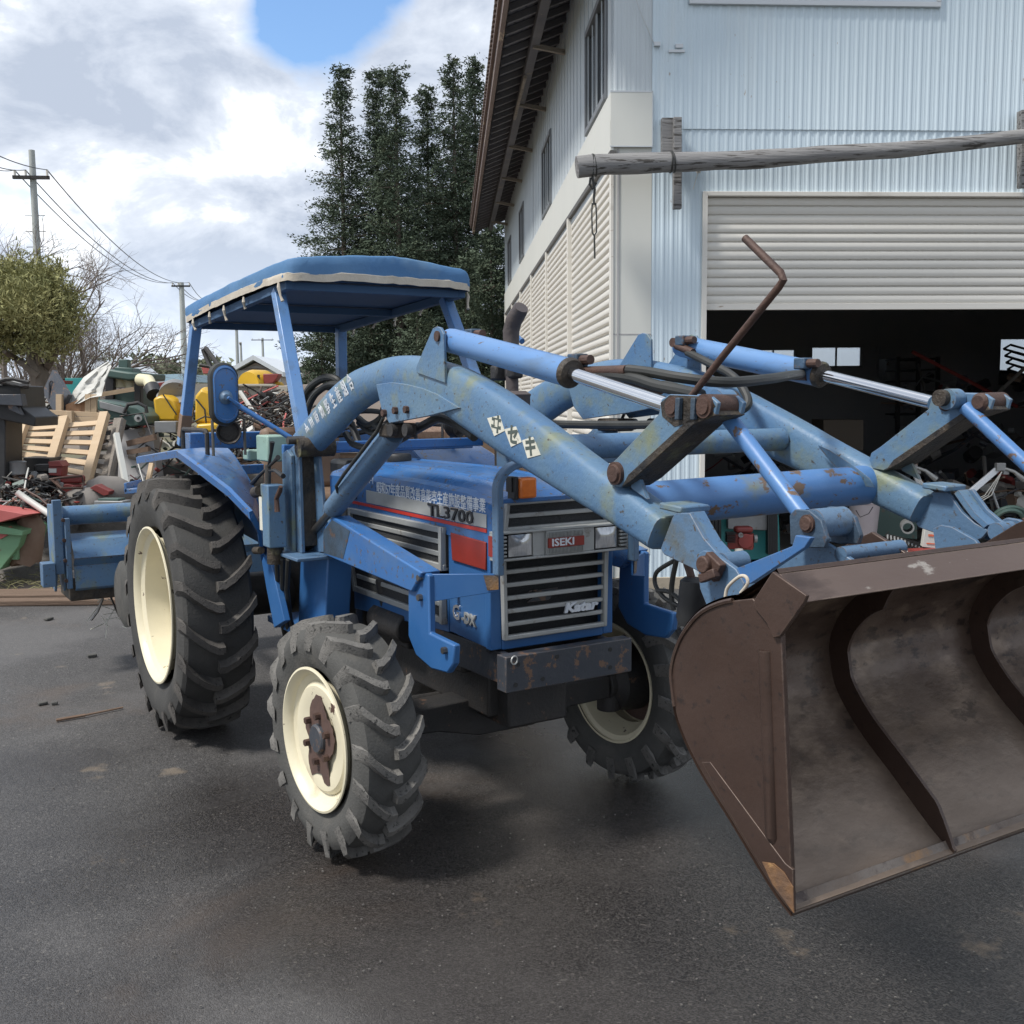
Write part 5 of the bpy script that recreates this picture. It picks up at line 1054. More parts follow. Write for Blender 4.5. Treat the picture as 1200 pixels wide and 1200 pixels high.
LG = m.ob('log', MT['greywood']); tag(LG, 'long grey weathered log lashed horizontally across the workshop front above the shutter', 'log')
for k, (u, ang) in enumerate(((694, 0), (786, .1))):
    q = M(); c = onF(u, 194 if k == 0 else 190, .29 if k == 0 else .26); q.ring(c, BE, .083 if k == 0 else .078, .008, 24, 6); q.ring(c + BE * .018, BE + Vector((0, 0, .15)), .084 if k == 0 else .079, .007, 24, 6); q.ob('lashing', MT['hose'], LG)
m = M(); m.add([], []); 
a_ = onF(784, 180, .12); b_ = onF(796, 165, .10)
m.beam(onF(783, 139, .05), onF(783, 182, .05), .11, .06, up=BD); bk1 = m.ob('wooden_bracket', MT['greywood']); 
m = M(); m.beam(onF(793.5, 138, .10), onF(793.5, 245, .10), .065, .06, up=BD); m.ob('bracket_post', MT['greywood'], bk1, bev=.004)
tag(bk1, 'weathered wooden bracket nailed to the wall left of the shutter, holding the log', 'bracket', 'wooden brackets holding the log')
m = M(); m.beam(onF(1199, 130, .10), onF(1199, 220, .10), .065, .08, up=BD); m.beam(onF(1206, 135, .05), onF(1206, 200, .05), .11, .06, up=BD); tag(m.ob('wooden_bracket', MT['greywood']), 'dark wooden bracket under the right end of the log at the frame edge', 'bracket', 'wooden brackets holding the log')
m = M(); o_ = .30
m.tube([onF(694, 206, o_), onF(697, 222, o_), onF(696, 232, o_)], .010, 8); m.tube([onF(694, 238, o_), onF(693.5, 250, o_), onF(694, 272, o_), onF(696, 276, o_)], .006, 8); m.tube([onF(698, 238, o_), onF(699, 250, o_), onF(699, 272, o_), onF(696.5, 276, o_)], .006, 8)
m.tube([onF(696, 230, o_), onF(696, 240, o_)], .009, 8); m.tube([onF(696.5, 276, o_), onF(697, 303, o_)], .007, 8); m.tube([onF(692, 208, o_), onF(691, 216, o_), onF(694, 222, o_), onF(699, 214, o_)], .009, 8)
tag(m.ob('turnbuckle', MT['hose']), 'black turnbuckle and wire hanging from the left end of the log', 'turnbuckle')
m = M(); m.tube([onF(742, -10, .06), onF(752, 18, .05), onF(766, 50, .03)], .004, 5); m.box(onF(770, 52, .03), (.05, .04, .03)); m.box(onF(793, 60, .02), (.13, .02, .02)); m.box(onF(796, 54, .02), (.06, .02, .03)); m.ob('wall_cable', MT['alu'], BL)
m = M(); m.cyl(onF(818.5, 197, .12), onF(818.5, 202, .10), .018, n=12); m.tube([onF(818, 202, .1), onF(815, 212, .04), onF(812, 222, .03)], .003, 5); m.ob('insulator', MT['white_sh'], BL)
# ================================================================== TREES (numpy leaf clouds)
def leafmat(name, a, b, c):
    m = mat(name, a, .8, c2=b, nscale=1.1, namt=.5, c4=c, s4=3.5, a4=.55, w4=.2, spec=.15); return m
MT['cedar'] = leafmat('cedar_foliage', (.062, .088, .062), (.095, .120, .080), (.135, .145, .09))
MT['pine'] = leafmat('yellowed_pine_foliage', (.22, .23, .10), (.32, .30, .14), (.14, .16, .075))
MT['fartree'] = leafmat('distant_foliage', (.14, .165, .12), (.20, .21, .13), (.10, .13, .10))
MT['bark'] = mat('grey_bark', (.09, .075, .06), .9, c2=(.15, .125, .10), nscale=5, bump=.6, bscale=20)
MT['barebark'] = mat('bare_twigs', (.22, .19, .17), .9)
rng = np.random.default_rng(5)
def leaves(name, C, S, mt, parent, aspect=.45, droop=0.0, out=None):
    """one quad-ish spray (2 triangles folded) per centre"""
    n = len(C); u = rng.normal(size=(n, 3)); 
    if out is not None: u = u * .55 + out
    u[:, 2] -= droop; u /= np.linalg.norm(u, axis=1)[:, None]
    w = np.cross(u, rng.normal(size=(n, 3))); w /= np.linalg.norm(w, axis=1)[:, None]
    S = np.asarray(S)[:, None]; a = C - w * S * aspect * .5; b = C + u * S * .55 ; c = C + w * S * aspect * .5; d = C + u * S * 1.0 + w * S * .1
    V = np.stack([a, c, b + w * S * aspect * .35, d, b - w * S * aspect * .35], 1).reshape(-1, 3)
    me = bpy.data.meshes.new(name); me.vertices.add(n * 5); me.vertices.foreach_set('co', V.ravel()); me.loops.add(n * 5); me.loops.foreach_set('vertex_index', np.arange(n * 5, dtype=np.int32)); me.polygons.add(n); me.polygons.foreach_set('loop_start', np.arange(0, n * 5, 5, dtype=np.int32)); me.polygons.foreach_set('loop_total', np.full(n, 5, dtype=np.int32)); me.materials.append(mt); me.update(calc_edges=True); me.validate()
    return link(name, me, parent)
NL = []
def cedar(base, h, rad, label, n=900, k=24, seed=1, low=.04, sparse=.0, ga=None):
    global rng
    rng = np.random.default_rng(seed); t = thing('cedar_tree', label, 'tree', base, 0, ga)
    m = M(); m.tube([(0, 0, -.1), (0, 0, h * .5), (0, 0, h * .98)], [h * .013, h * .007, .01], 10); m.ob('trunk', MT['bark'], t)
    # whorls of boughs, each ending in clumps; outline uneven
    C = []; O = []; m = M()
    z = low * h; lv = 0
    while z < h - .12:
        f = (z / h); r0 = min(rad, .02 + .205 * (h - z) ** 1.18) * (.86 + .14 * sin(z * 7 + seed)) * (.86 + .14 * sin(z * 2.6 + seed)) + .06; nb = int(3 + 3.2 * r0 + rng.integers(0, 3))
        for b in range(nb):
            if rng.random() < sparse: continue
            a = rng.uniform(0, 2 * pi); r = r0 * rng.uniform(.62, 1.06) + .02; tip = np.array([cos(a) * r, sin(a) * r, z + r * rng.uniform(-.12, .22)])
            if r > .35 and rng.random() < .25: m.tube([(0, 0, z), tuple(tip * [.55, .55, 1] + [0, 0, -.03 * r]), tuple(tip)], [.03, .02, .008], 4, caps=False)
            nc = max(3, int(2.5 + r * 3.6))
            C.append(np.array([cos(a) * .16, sin(a) * .16, z]) + rng.normal(size=(8, 3)) * [.11, .11, .10]); O.append(np.tile(np.array([cos(a), sin(a), .35]), (8, 1)))
            for q in range(nc):
                g = 1 - .9 * (q / nc) ** 1.0 * rng.uniform(.7, 1.0); c = np.array([tip[0] * g, tip[1] * g, z + (tip[2] - z) * g]) + rng.normal(size=3) * [.10, .10, .06]
                s = rng.uniform(.07, .13) * min(1, .45 + .18 * (h - z)); kk = k
                C.append(c + rng.normal(size=(kk, 3)) * [s, s, s * .62]); O.append(np.tile(np.array([cos(a), sin(a), .35]), (kk, 1)))
        z += .09 + rng.uniform(.02, .08)
    C = np.concatenate(C); O = np.concatenate(O); m.ob('bough', MT['bark'], t, kind='stuff'); NL.append(len(C))
    leaves('crown', C, rng.uniform(.045, .10, len(C)), MT['cedar'], t, .42, .25, O)
    return t
def top(u, v, Y): p = W(u, v, Y); return p
CG = 'tall dark cedars behind the tractor'
for i, (u, v, Y, rad, lab) in enumerate((
    (398, 74, 30, 1.75, 'dark cedar with a narrow spire, leftmost and separate from the row of cedars'),
    (440, 76, 31, 1.45, 'dark cedar second from the left in the row, close against its taller neighbour'),
    (463, 70, 29, 1.6, 'dark cedar third from the left, rising directly above the tractor canopy'),
    (500, 100, 32, 1.35, 'shorter thin cedar in the dip of the row'),
    (531, 68, 30, 1.5, 'tall cedar second from the workshop roof edge'),
    (556, 64, 31, 1.5, 'tall cedar touching the workshop roof edge'))):
    p = top(u, v, Y); cedar((p.x, p.y, 0), p.z, rad, lab, seed=11 + i, sparse=.05 if i == 0 else .0, ga=CG)
for i, (u, v, Y, rad, lab) in enumerate((
    (575, 255, 27, 1.6, 'low bushy cedar under the workshop eaves, beside the exhaust pipe'),
    (610, 235, 31, 1.7, 'low bushy cedar half behind the workshop side wall'),
    (488, 330, 25, 1.7, 'small cedar seen below the canopy between its posts'),
    (545, 300, 26, 1.5, 'small cedar behind the right end of the canopy'),
    (375, 335, 27, 1.4, 'small cedar seen through the canopy frame'),
    (432, 300, 28, 1.7, 'bushy cedar behind the middle of the canopy'))):
    p = top(u, v, Y); cedar((p.x, p.y, 0), p.z, rad, lab, seed=41 + i, low=.1, ga='low cedars under the row')
# rounded pine on the left
def pine():
    global rng
    rng = np.random.default_rng(77); Y = 19.0; b = W(52, 455, Y); t = thing('pine_tree', 'rounded yellow-green pine with thick forked trunk at the left edge', 'tree', (b.x, b.y, 0))
    def loc(u, v, dy=0): p = W(u, v, Y + dy); return np.array([p.x - b.x, p.y - b.y + 0, p.z])
    m = M(); base = loc(48, 470); 
    m.tube([(0, 0, 0), tuple(loc(47, 440)), tuple(loc(40, 425)), tuple(loc(36, 400))], [.20, .17, .13, .08], 10)
    for pts, r in ((((47, 440), (58, 425), (66, 410), (70, 395)), .09), (((46, 442), (30, 428), (18, 420), (5, 412)), .09), (((56, 428), (57, 412), (52, 398)), .06), (((48, 435), (44, 415), (30, 400)), .06)):
        P = [tuple(loc(u, v, rng.uniform(-.3, .3))) for u, v in pts]; m.tube(P, [r, r * .8, r * .6, r * .4][:len(P)], 8)
    m.ob('trunk', MT['bark'], t)
    C = []; O = []
    lobes = [(8, 330, 1.0, 0), (30, 322, .9, .4), (50, 335, .9, -.2), (66, 348, .8, .3), (78, 372, .65, 0), (60, 375, .9, .5), (20, 360, 1.1, -.5), (40, 365, 1.0, -.6), (0, 385, 1.0, 0), (70, 398, .55, .2), (50, 402, .8, -.3), (25, 400, .9, .2), (-15, 350, 1.2, 0), (-20, 400, 1.1, .2), (58, 318, .5, .1), (82, 355, .4, 0), (74, 388, .5, -.4)]
    for (u, v, r, dy) in lobes:
        c0 = loc(u, v, dy); nn = int(200 * r * r)
        d = rng.normal(size=(nn, 3)); d /= np.linalg.norm(d, axis=1)[:, None]; rr = r * .46 * rng.uniform(.3, 1.28, nn)[:, None]
        cc = c0 + d * rr * [1, 1, .72]
        for c, o in zip(cc, d): C.append(c + rng.normal(size=(12, 3)) * .07); O.append(np.tile(o * .4 + [0, 0, .3], (12, 1)))
    C = np.concatenate(C); leaves('crown', C, rng.uniform(.05, .11, len(C)), MT['pine'], t, .26, 0, np.concatenate(O))
pine()
# bare broadleaf behind the pine
def bare(base, h, seed, label, spread=1.0, lean=.3, n0=9, twig=5, rr0=.10):
    rs = random.Random(seed); t = thing('bare_tree', label, 'tree', base); m = M(); tw = M()
    def br(p, d, l, r, dep):
        k = 4; P = [p]; q = p.copy(); dd = d.copy()
        for i in range(k):
            dd = (dd + Vector((rs.uniform(-1, 1), rs.uniform(-1, 1), rs.uniform(-.3, .7))) * .13).normalized(); q = q + dd * (l / k); P.append(q.copy())
        (m if dep < 2 else tw).tube(P, [r * (1 - .55 * i / k) for i in range(k + 1)], 6 if dep < 2 else 3, caps=False)
        if dep >= twig: return
        nb = rs.randint(3, 5) if dep else n0
        for i in range(nb):
            f = rs.uniform(.25, 1) if dep else rs.uniform(.1, 1); j = min(k - 1, int(f * k)); pp = P[j].lerp(P[j + 1], f * k - j if f < 1 else 1)
            ax = dd.orthogonal(); ax.rotate(Matrix.Rotation(rs.uniform(0, 2 * pi), 3, dd)); nd_ = (dd + ax * rs.uniform(.35, .85) * spread).normalized(); br(pp, nd_, l * rs.uniform(.55, .78), max(.0028, r * .50), dep + 1)
    br(Vector((0, 0, 0)), Vector((lean, 0, 1)).normalized(), h * .40, rr0, 0)
    m.ob('trunk', MT['barebark'], t); tw.ob('twig_mass', MT['barebark'], t, kind='stuff')
p = W(5, 460, 23); bare((p.x, p.y, 0), 6.9, 4, 'leafless tree with fine spreading twigs behind the yellow pine', 1.0, .18, 11, 5, .12)
p = W(55, 460, 25); bare((p.x, p.y, 0), 6.3, 9, 'leafless tree leaning right with long arching twigs by the utility pole', 1.1, .42, 10, 5, .11)
# far trees
def bush(u, v, Y, rad, label, n=160, mt='fartree', seed=1, ar=1.0, ga=None, name='distant_tree', nl=9, ls=(.25, .6)):
    global rng
    rng = np.random.default_rng(seed); p = W(u, v, Y); h = p.z; t = thing(name, label, 'tree', (p.x, p.y, 0), 0, ga)
    m = M(); m.tube([(0, 0, 0), (0, 0, h * .8)], [rad * .07, rad * .03], 6); m.ob('trunk', MT['bark'], t)
    d = rng.normal(size=(n, 3)); d /= np.linalg.norm(d, axis=1)[:, None]; rr = rng.uniform(.35, 1, n)[:, None]
    hh = h * .5; C = d * rr * [rad, rad, hh * .98] + [0, 0, hh * 1.02]; C = np.repeat(C, nl, 0) + rng.normal(size=(n * nl, 3)) * rad * .13
    leaves('crown', C, rng.uniform(*ls, len(C)) * rad * .35, MT[mt], t, .5, 0)
for i, (u, v, Y, r) in enumerate(((98, 408, 60, 2.4), (86, 415, 62, 2.0), (122, 403, 58, 1.5), (108, 425, 60, 2.2), (140, 428, 70, 2.0))):
    bush(u, v, Y, r * .72, ('dark leafy tree on the skyline right of the pine', 'dark round tree right behind the pine crown', 'small dark tree on the skyline above the green machine', 'low dark bush on the skyline behind the white tarpaulin', 'low dark bush on the skyline beside the green machine')[i], 150, 'fartree', 60 + i, nl=8)
for i in range(9):
    bush(165 + i * 9.5, 419 + (i * 37 % 7) - 3, 85 + (i * 13 % 8), 3.2, ('olive conifer %s in the far tree line' % ('standing first from the left', 'standing second from the left', 'standing third from the left', 'standing fourth from the left', 'in the middle', 'just right of the middle', 'third from the right end', 'second from the right end', 'nearest the canopy post')[i]), 120, 'fartree', 80 + i, ga='olive conifers in the far tree line', nl=7)
# ================================================================== UTILITY POLES AND WIRES
MT['polec'] = mat('concrete_pole', (.42, .44, .42), .8, c2=(.36, .38, .37), nscale=2)
UG = 'utility poles along the road'
def pole(u, vt, vc, Y, hw, label, r=.102):
    p = W(u, vt, Y); c = W(u, vc, Y); t = thing('utility_pole', label, 'utility pole', (p.x, p.y, 0), 0, UG)
    m = M(); m.tube([(0, 0, 0), (0, 0, p.z)], [r * 1.25, r * .8], 14); m.ob('pole', MT['polec'], t)
    m = M(); m.box((0, -.12, c.z), (hw * 2, .09, .09), Matrix.Rotation(.1, 3, 'Z')); m.ob('crossarm', MT['steel'], t)
    for x in (-.92, -.3, .92):
        m = M(); m.cyl((x * hw, -.12, c.z + .04), (x * hw, -.12, c.z + .20), .035, n=8); m.ob('insulator', MT['white_sh'], t)
    if r < .13:
        m = M()
        for k in range(12): m.cyl((-.28, 0, c.z - 1.0 - k * .42), (.28, 0, c.z - 1.0 - k * .42), .012, n=4)
        m.ob('step_bolt', MT['steel'], t)
    return Vector((p.x, p.y - .12, c.z + .2)), hw
A1, h1 = pole(37, 176, 209, 30, .48, 'tall concrete utility pole with crossarm rising behind the pine at left')
A2, h2 = pole(212.5, 331, 335.5, 62, .52, 'utility pole standing left of the tractor canopy, half hidden by it', .17)
pole(277, 383, 386, 95, .12, 'plain slim pole seen through the canopy frame above the mirror', .16)
pole(282, 401, 403, 110, .12, 'shorter far pole beside the slim pole, above the mirror', .14)
pole(307.5, 396, 398.5, 120, 1.2, 'far utility pole with wide crossarm above the house roof', .16)
def wire(a, b, sag, label, r=.012):
    P = [a.lerp(b, i / 24) - Vector((0, 0, sag * 4 * (i / 24) * (1 - i / 24))) for i in range(25)]; m = M(); m.tube(P, r, 4); tag(m.ob('overhead_wire', MT['hose']), label, 'wire', 'overhead wires')
for x, lab in ((-.92, 'lowest overhead wire between the two utility poles at left'), (-.3, 'middle overhead wire between the two utility poles at left'), (.92, 'topmost overhead wire between the two utility poles at left')):
    a = A1 + Vector((x * h1, 0, 0)); b = A2 + Vector((x * h2, 0, 0)); wire(a, b, .9, lab, .016)
    d = (a - b).normalized(); c = W(-30, {-.92: 188, -.3: 184, .92: 168}[x], 24); wire(a, c, .1, lab.replace('between the two utility poles at left', 'running out of frame left of the tall pole'), .014)
    c = W(240 + x * 4, 352, 90); wire(b, c, .3, lab.replace('between the two utility poles at left', 'behind the canopy, beyond the second pole'), .02)
# ================================================================== SCRAP YARD ON THE LEFT
MT['pinewood'] = mat('fresh_pallet_wood', (.48, .35, .22), .75, c2=(.56, .43, .29), nscale=3, c3=(.16, .09, .05), s3=9, a3=.70, w3=.03, bump=.25, bscale=25, stretch=(.5, 4, 4))
MT['orangewood'] = mat('orange_plywood', (.40, .22, .12), .75, c2=(.47, .28, .16), nscale=3, stretch=(4, 4, .4), bump=.2)
MT['green'] = mat('dark_green_machine_paint', (.045, .085, .075), .5, c2=(.06, .105, .09), nscale=4, c3=(.10, .08, .06), s3=14, a3=.6, bump=.1)
MT['ltgreen'] = mat('light_green_hopper_paint', (.13, .28, .15), .5, c2=(.17, .32, .18), nscale=4, c3=(.16, .12, .08), s3=12, a3=.62)
MT['teal'] = mat('teal_machine_paint', (.03, .24, .24), .45, c2=(.04, .28, .27), nscale=4, c3=(.05, .05, .05), s3=12, a3=.66)
MT['yellow'] = mat('yellow_plastic_tank', (.62, .38, .02), .38, c2=(.52, .31, .025), nscale=3, c4=(.35, .24, .05), s4=6, a4=.62)
MT['redp'] = mat('faded_red_paint', (.24, .040, .034), .5, c2=(.18, .035, .03), nscale=5, c3=(.10, .07, .06), s3=14, a3=.62)
MT['pinkred'] = mat('sun_bleached_red', (.48, .13, .12), .6, c2=(.38, .09, .08), nscale=5)
MT['tarp'] = mat('white_plastic_sheet', (.55, .54, .50), .5, c2=(.46, .46, .43), nscale=4, bump=.3, bscale=8)
MT['greymetal'] = mat('galvanised_metal', (.30, .31, .31), .5, metal=.4, c2=(.20, .20, .20), nscale=5, c3=(.14, .09, .06), s3=12, a3=.6)
MT['brown'] = mat('rusty_brown_iron', (.14, .085, .055), .8, c2=(.21, .15, .11), nscale=5, bump=.4, bscale=40)
MT['rock'] = mat('grey_brown_stone', (.17, .155, .14), .9, c2=(.24, .22, .20), nscale=4, bump=.6, bscale=12)
MT['beige'] = mat('beige_truck_body', (.46, .43, .36), .6, c2=(.38, .35, .29), nscale=2, c3=(.20, .12, .07), s3=7, a3=.64, w3=.06)
MT['creamp'] = mat('cream_plastic', (.62, .58, .40), .5)
MT['bluep'] = mat('blue_plastic', (.03, .09, .32), .4)
def one(m, name, mt, label, cat, group=None, bev=0, smooth=32): return tag(m.ob(name, mt, None, bev=bev, smooth=smooth), label, cat, group)
def frontpoly(name, px, Y, dep, mt, label, cat, bev=.004, slant=0, group=None):
    m = M(); P = [W(u, v, Y + slant * (600 - v) / 100) for u, v in px]; m.prism(P, (0, dep, 0)); return one(m, name, mt, label, cat, group, bev)
# black plastic bodywork at the left edge
t = thing('black_machine_cover', 'stack of black plastic machine covers standing at the left edge of the photo', 'machine', W(15, 600, 9.6))
def sub(m, name, mt, par, bev=0):
    o = m.ob(name, mt, None, bev=bev); o.parent = par; o.matrix_parent_inverse = Matrix.Translation(par.location).inverted(); return o
m = M(); m.prism([W(-30, 450, 9.6), W(23, 452, 9.6), W(26, 478, 9.6), W(41, 489, 9.6), W(41, 500, 9.6), (W(-30, 485, 9.6))], (0, .5, 0)); sub(m, 'cover', MT['black'], t, .01)
m = M(); m.prism([W(-30, 462, 9.5), W(24, 462, 9.5), W(27, 476, 9.5), W(-30, 473, 9.5)], (0, .1, 0)); m.prism([W(8, 470, 9.52), W(20, 476, 9.52), W(26, 487, 9.52), W(10, 480, 9.52)], (0, .06, 0)); sub(m, 'moulded_rib', MT['frame'], t, .006)
m = M(); m.prism([W(-30, 484, 9.65), W(6, 488, 9.65), W(6, 600, 9.65), W(-30, 600, 9.65)], (0, .35, 0)); sub(m, 'leg', MT['black'], t, .01)
for k in range(5):
    m = M(); P = [W(-20 + i * 9, 446 + k * 2.2 + 2.2 * sin(i * 1.3 + k), 9.5 + .05 * k) for i in range(7)]; m.tube(P, .018 + .006 * (k % 2), 6); sub(m, 'folded_sheet', MT['greymetal'] if k % 2 else MT['steel'], t)
# pallets
def pallet(name, c, mt, label, nb=7, bw=.6, ns=3, jut=.05, bd=.018, sd=.045, sw=.075, group=None):
    """c: four corners TL TR BR BL of the leaning pallet, seen from its underside: stringers in front of the boards"""
    TL, TR_, BR, BL_ = [Vector(x) for x in c]; t = thing(name, label, 'pallet', (BL_ + BR) / 2, 0, group); nrm = (TR_ - TL).cross(BL_ - TL).normalized()
    if nrm.y < 0: nrm = -nrm
    h = (BL_ - TL).length
    for i in range(nb):
        f = (i + .5) / nb; a = TL.lerp(BL_, f); b = TR_.lerp(BR, f); m = M(); m.beam(a + nrm * .03, b + nrm * .03, h / nb * bw * random.uniform(.9, 1.05), bd, up=nrm); o = sub(m, 'board', mt, t, .002)
    for i in range(ns):
        f = i / (ns - 1) * .94 + .03; a = TL.lerp(TR_, f); b = BL_.lerp(BR, f); m = M(); m.beam(a - nrm * .02, b - nrm * .02 + (b - a) * .03, sw, sd * 1.6, up=nrm); sub(m, 'stringer', mt, t, .003)
    return t
pallet('pallet', (W(27, 497, 10.75), W(127, 486, 10.75), W(103, 574, 10.2), W(9, 547, 10.2)), MT['pinewood'], 'new pale pine pallet leaning on the scrap heap, its three stringers facing out', 7, .74, 3, sw=.085, group='pallets on the scrap heap')
pallet('pallet', (W(118, 497, 10.95), W(143, 492, 10.9), W(127, 566, 10.6), W(104, 560, 10.7)), MT['oldwood'], 'narrow grey weathered pallet leaning right of the new pine pallet', 6, .5, 2, sw=.10, group='pallets on the scrap heap')
pallet('pallet', (W(44, 479, 11.4), W(122, 484, 11.4), W(124, 500, 11.4), W(44, 500, 11.4)), MT['pinewood'], 'pale pallet lying behind the top of the leaning pine pallet', 3, .8, 3, sw=.06, group='pallets on the scrap heap')
m = M(); m.beam(W(136, 508, 10.3), W(149, 574, 10.1), .05, .05); one(m, 'wooden_post', MT['creamw'], 'pale squared post leaning against the scrap right of the pallets', 'post', bev=.003)
m = M(); m.beam(W(142, 490, 10.5), W(126, 567, 10.4), .085, .03); one(m, 'plank', MT['oldwood'], 'broad brown board with a broken lower end leaning beside the grey pallet', 'plank', bev=.003)
t = thing('wooden_crate', 'open orange plywood crate above the pallets under the white sheet', 'crate', W(98, 486, 11.6))
for i in range(4): m = M(); m.prism([W(77 + i * 6.2, 474 - i * 2.5, 11.6), W(83 + i * 6.2, 472 - i * 2.5, 11.6), W(83 + i * 6.2, 487, 11.6), W(77 + i * 6.2, 487, 11.6)], (0, .02, 0)); sub(m, 'board', MT['orangewood'], t)
for u in (70, 104, 111): m = M(); m.beam(W(u, 462, 11.55), W(u, 486, 11.55), .06, .06, up=(0, 1, 0)); sub(m, 'corner_post', MT['pinewood'], t)
# white sheet
m = M(); g1 = []
LE = [(79, 474), (86, 458), (98, 442), (112, 432), (127, 423)]; RE = [(92, 473), (106, 466), (119, 464), (123, 448), (131, 430)]
def pw(P, f): k = min(len(P) - 2, int(f * (len(P) - 1))); g = f * (len(P) - 1) - k; return P[k][0] * (1 - g) + P[k + 1][0] * g, P[k][1] * (1 - g) + P[k + 1][1] * g
for i in range(21):
    f = i / 20; a_, b_ = pw(LE, f), pw(RE, f); row = []
    for j in range(13):
        q = j / 12; row.append(W(a_[0] + (b_[0] - a_[0]) * q, a_[1] + (b_[1] - a_[1]) * q, 11.75 - .25 * q + .022 * sin(j * 1.3 + f * 4) + .04 * noise.noise(Vector((i * .5, j * .8, 0)))))
    g1.append(row)
m.loft(g1, closed=False, caps=False); one(m, 'plastic_sheet', MT['tarp'], 'crumpled whitish plastic sheet draped over the scrap above the crate', 'tarpaulin', smooth=60)
frontpoly('board', [(38, 462), (61, 462), (62, 470), (52, 478)], 12.0, .03, MT['tarp'], 'warped white panel with faded print lying left of the crate', 'panel', slant=.3)
m = M(); m.beam(W(58, 447, 11.9), W(76, 476, 11.6), .30, .05, up=(0, 1, .3)); m.tube([W(58, 470, 11.8), W(58, 449, 11.8), W(60, 446, 11.8), W(64, 448, 11.8), W(79, 470, 11.6)], .012, 6); one(m, 'folding_chair', MT['frame'], 'dark folded lounger with a thin pale frame behind the white panel', 'chair')
# green harvester with cream ducts
t = thing('green_machine', 'dark green farm machine with a flat hood, black posts and cream duct openings', 'machine', W(145, 490, 12.4))
m = M(); m.prism([W(122, 432, 12.4), W(150, 436, 12.4), W(165, 437, 12.4), W(165, 445, 12.4), (W(150, 446, 12.4)), W(124, 442, 12.4)], (0, .9, 0)); sub(m, 'hood', MT['green'], t, .02)
m = M(); m.prism([W(139, 421, 12.7), W(149, 421, 12.7), W(150, 433, 12.7), W(138, 433, 12.7)], (0, .12, 0)); m.prism([W(134, 430, 12.6), W(153, 431, 12.6), W(157, 437, 12.6), W(134, 436, 12.6)], (0, .3, 0)); sub(m, 'cap', MT['green'], t, .01)
for a, b in ((123, 133), (157, 165)): m = M(); m.prism([W(a, 440, 12.45), W(b, 440, 12.45), W(b, 478, 12.45), W(a, 478, 12.45)], (0, .1, 0)); sub(m, 'post', MT['black'], t, .01)
m = M(); m.prism([W(124, 458, 12.5), W(165, 455, 12.5), W(166, 492, 12.5), W(124, 492, 12.5)], (0, .8, 0)); sub(m, 'body', MT['green'], t, .02)
for c, r in (((137, 446), .08), ((150, 448), .07)):
    m = M(); m.tube([W(c[0] - 4, c[1] - 4, 12.7), W(c[0] + 3, c[1] - 2, 12.6), W(c[0] + 4, c[1] + 8, 12.6)], r, 12); sub(m, 'duct', MT['creamp'], t)
m = M(); m.tube([W(164, 445, 12.3), W(174, 446, 12.2), W(178, 454, 12.1)], .07, 14); sub(m, 'duct', MT['creamp'], t); m = M(); m.cyl(W(178, 454, 12.1), W(181, 463, 12.0), .085, n=16); sub(m, 'duct_mouth', MT['black'], t)
m = M(); m.beam(W(114, 463, 12.2), W(157, 456, 12.3), .05, .05); one(m, 'wooden_pole', MT['pinewood'], 'thin pale pole lying in front of the green machine', 'pole')
# grey-green mower deck with round dial
t = thing('mower_deck', 'grey-green machine deck with a lettered plate and a white round dial, tilted on the heap', 'machine', W(150, 500, 11.3))
m = M(); m.prism([W(114, 468, 11.3), W(160, 478, 11.3), W(172, 488, 11.3), W(172, 497, 11.3), W(152, 500, 11.3), W(130, 488, 11.3), W(114, 480, 11.3)], (0, .5, 0)); sub(m, 'deck', MT['green'], t, .01)
m = M(); m.prism([W(116, 470, 11.26), W(147, 478, 11.26), W(148, 486, 11.26), W(117, 478, 11.26)], (0, .03, 0)); pl_ = sub(m, 'name_plate', MT['greymetal'], t, .003)
a_ = W(121, 476, 11.25); b_ = W(145, 483, 11.25); dd = (b_ - a_).normalized(); up_ = Vector((-dd.z, 0, dd.x)); lo = text('SAMSON', .075, MT['black'], None, Matrix.Translation(a_) @ Matrix((dd, up_, Vector((0, -1, 0)))).transposed().to_4x4(), .002, 'plate_lettering', bold=.002) if False else None
m = M(); m.cyl(W(162, 490, 11.2), W(162, 490, 11.3), .04, n=20); sub(m, 'dial', MT['tarp'], t)
m = M(); m.cyl(W(162, 490, 11.17), W(162, 490, 11.2), .016, n=12); m.tube([W(145, 484, 11.2), W(150, 474, 11.2), W(162, 472, 11.2), W(171, 477, 11.2), W(172, 484, 11.2)], .02, 8); m.tube([W(140, 488, 11.2), W(168, 484, 11.2), W(178, 512, 11.0)], .008, 6); sub(m, 'hoop', MT['steel'], t)
# yellow tanks
def tank(name, px, Y, dep, label):
    t = thing(name, label, 'tank', W(px[0][0], max(p[1] for p in px), Y), 0, 'yellow spray tanks'); m = M(); P = [W(u, v, Y) for u, v in px]; c = sum(P, Vector()) / len(P); n = 9; S = []
    for i in range(n):
        f = i / (n - 1); k = (1 - abs(2 * f - 1) ** 3.2) * .18 + .84; S.append([c + (p - c) * k + Vector((0, dep * f, 0)) for p in P])
    m.loft(S); sub(m, 'shell', MT['yellow'], t, .02); return t
t = tank('spray_tank', [(177, 466), (186, 462), (196, 463), (206, 468), (211, 480), (208, 496), (183, 496), (179, 482)], 11.7, .6, 'yellow plastic tank with a grey lid, left of the canopy post')
m = M(); m.cyl(W(205, 466, 11.9), W(206, 462, 12.0), .18, n=24); m.lathe([(-.02, 0), (-.02, .2), (.02, .2), (.03, .16), (.03, 0)], W(205, 464, 11.95), (0, -.6, 1), n=28); sub(m, 'lid', MT['greymetal'], t)
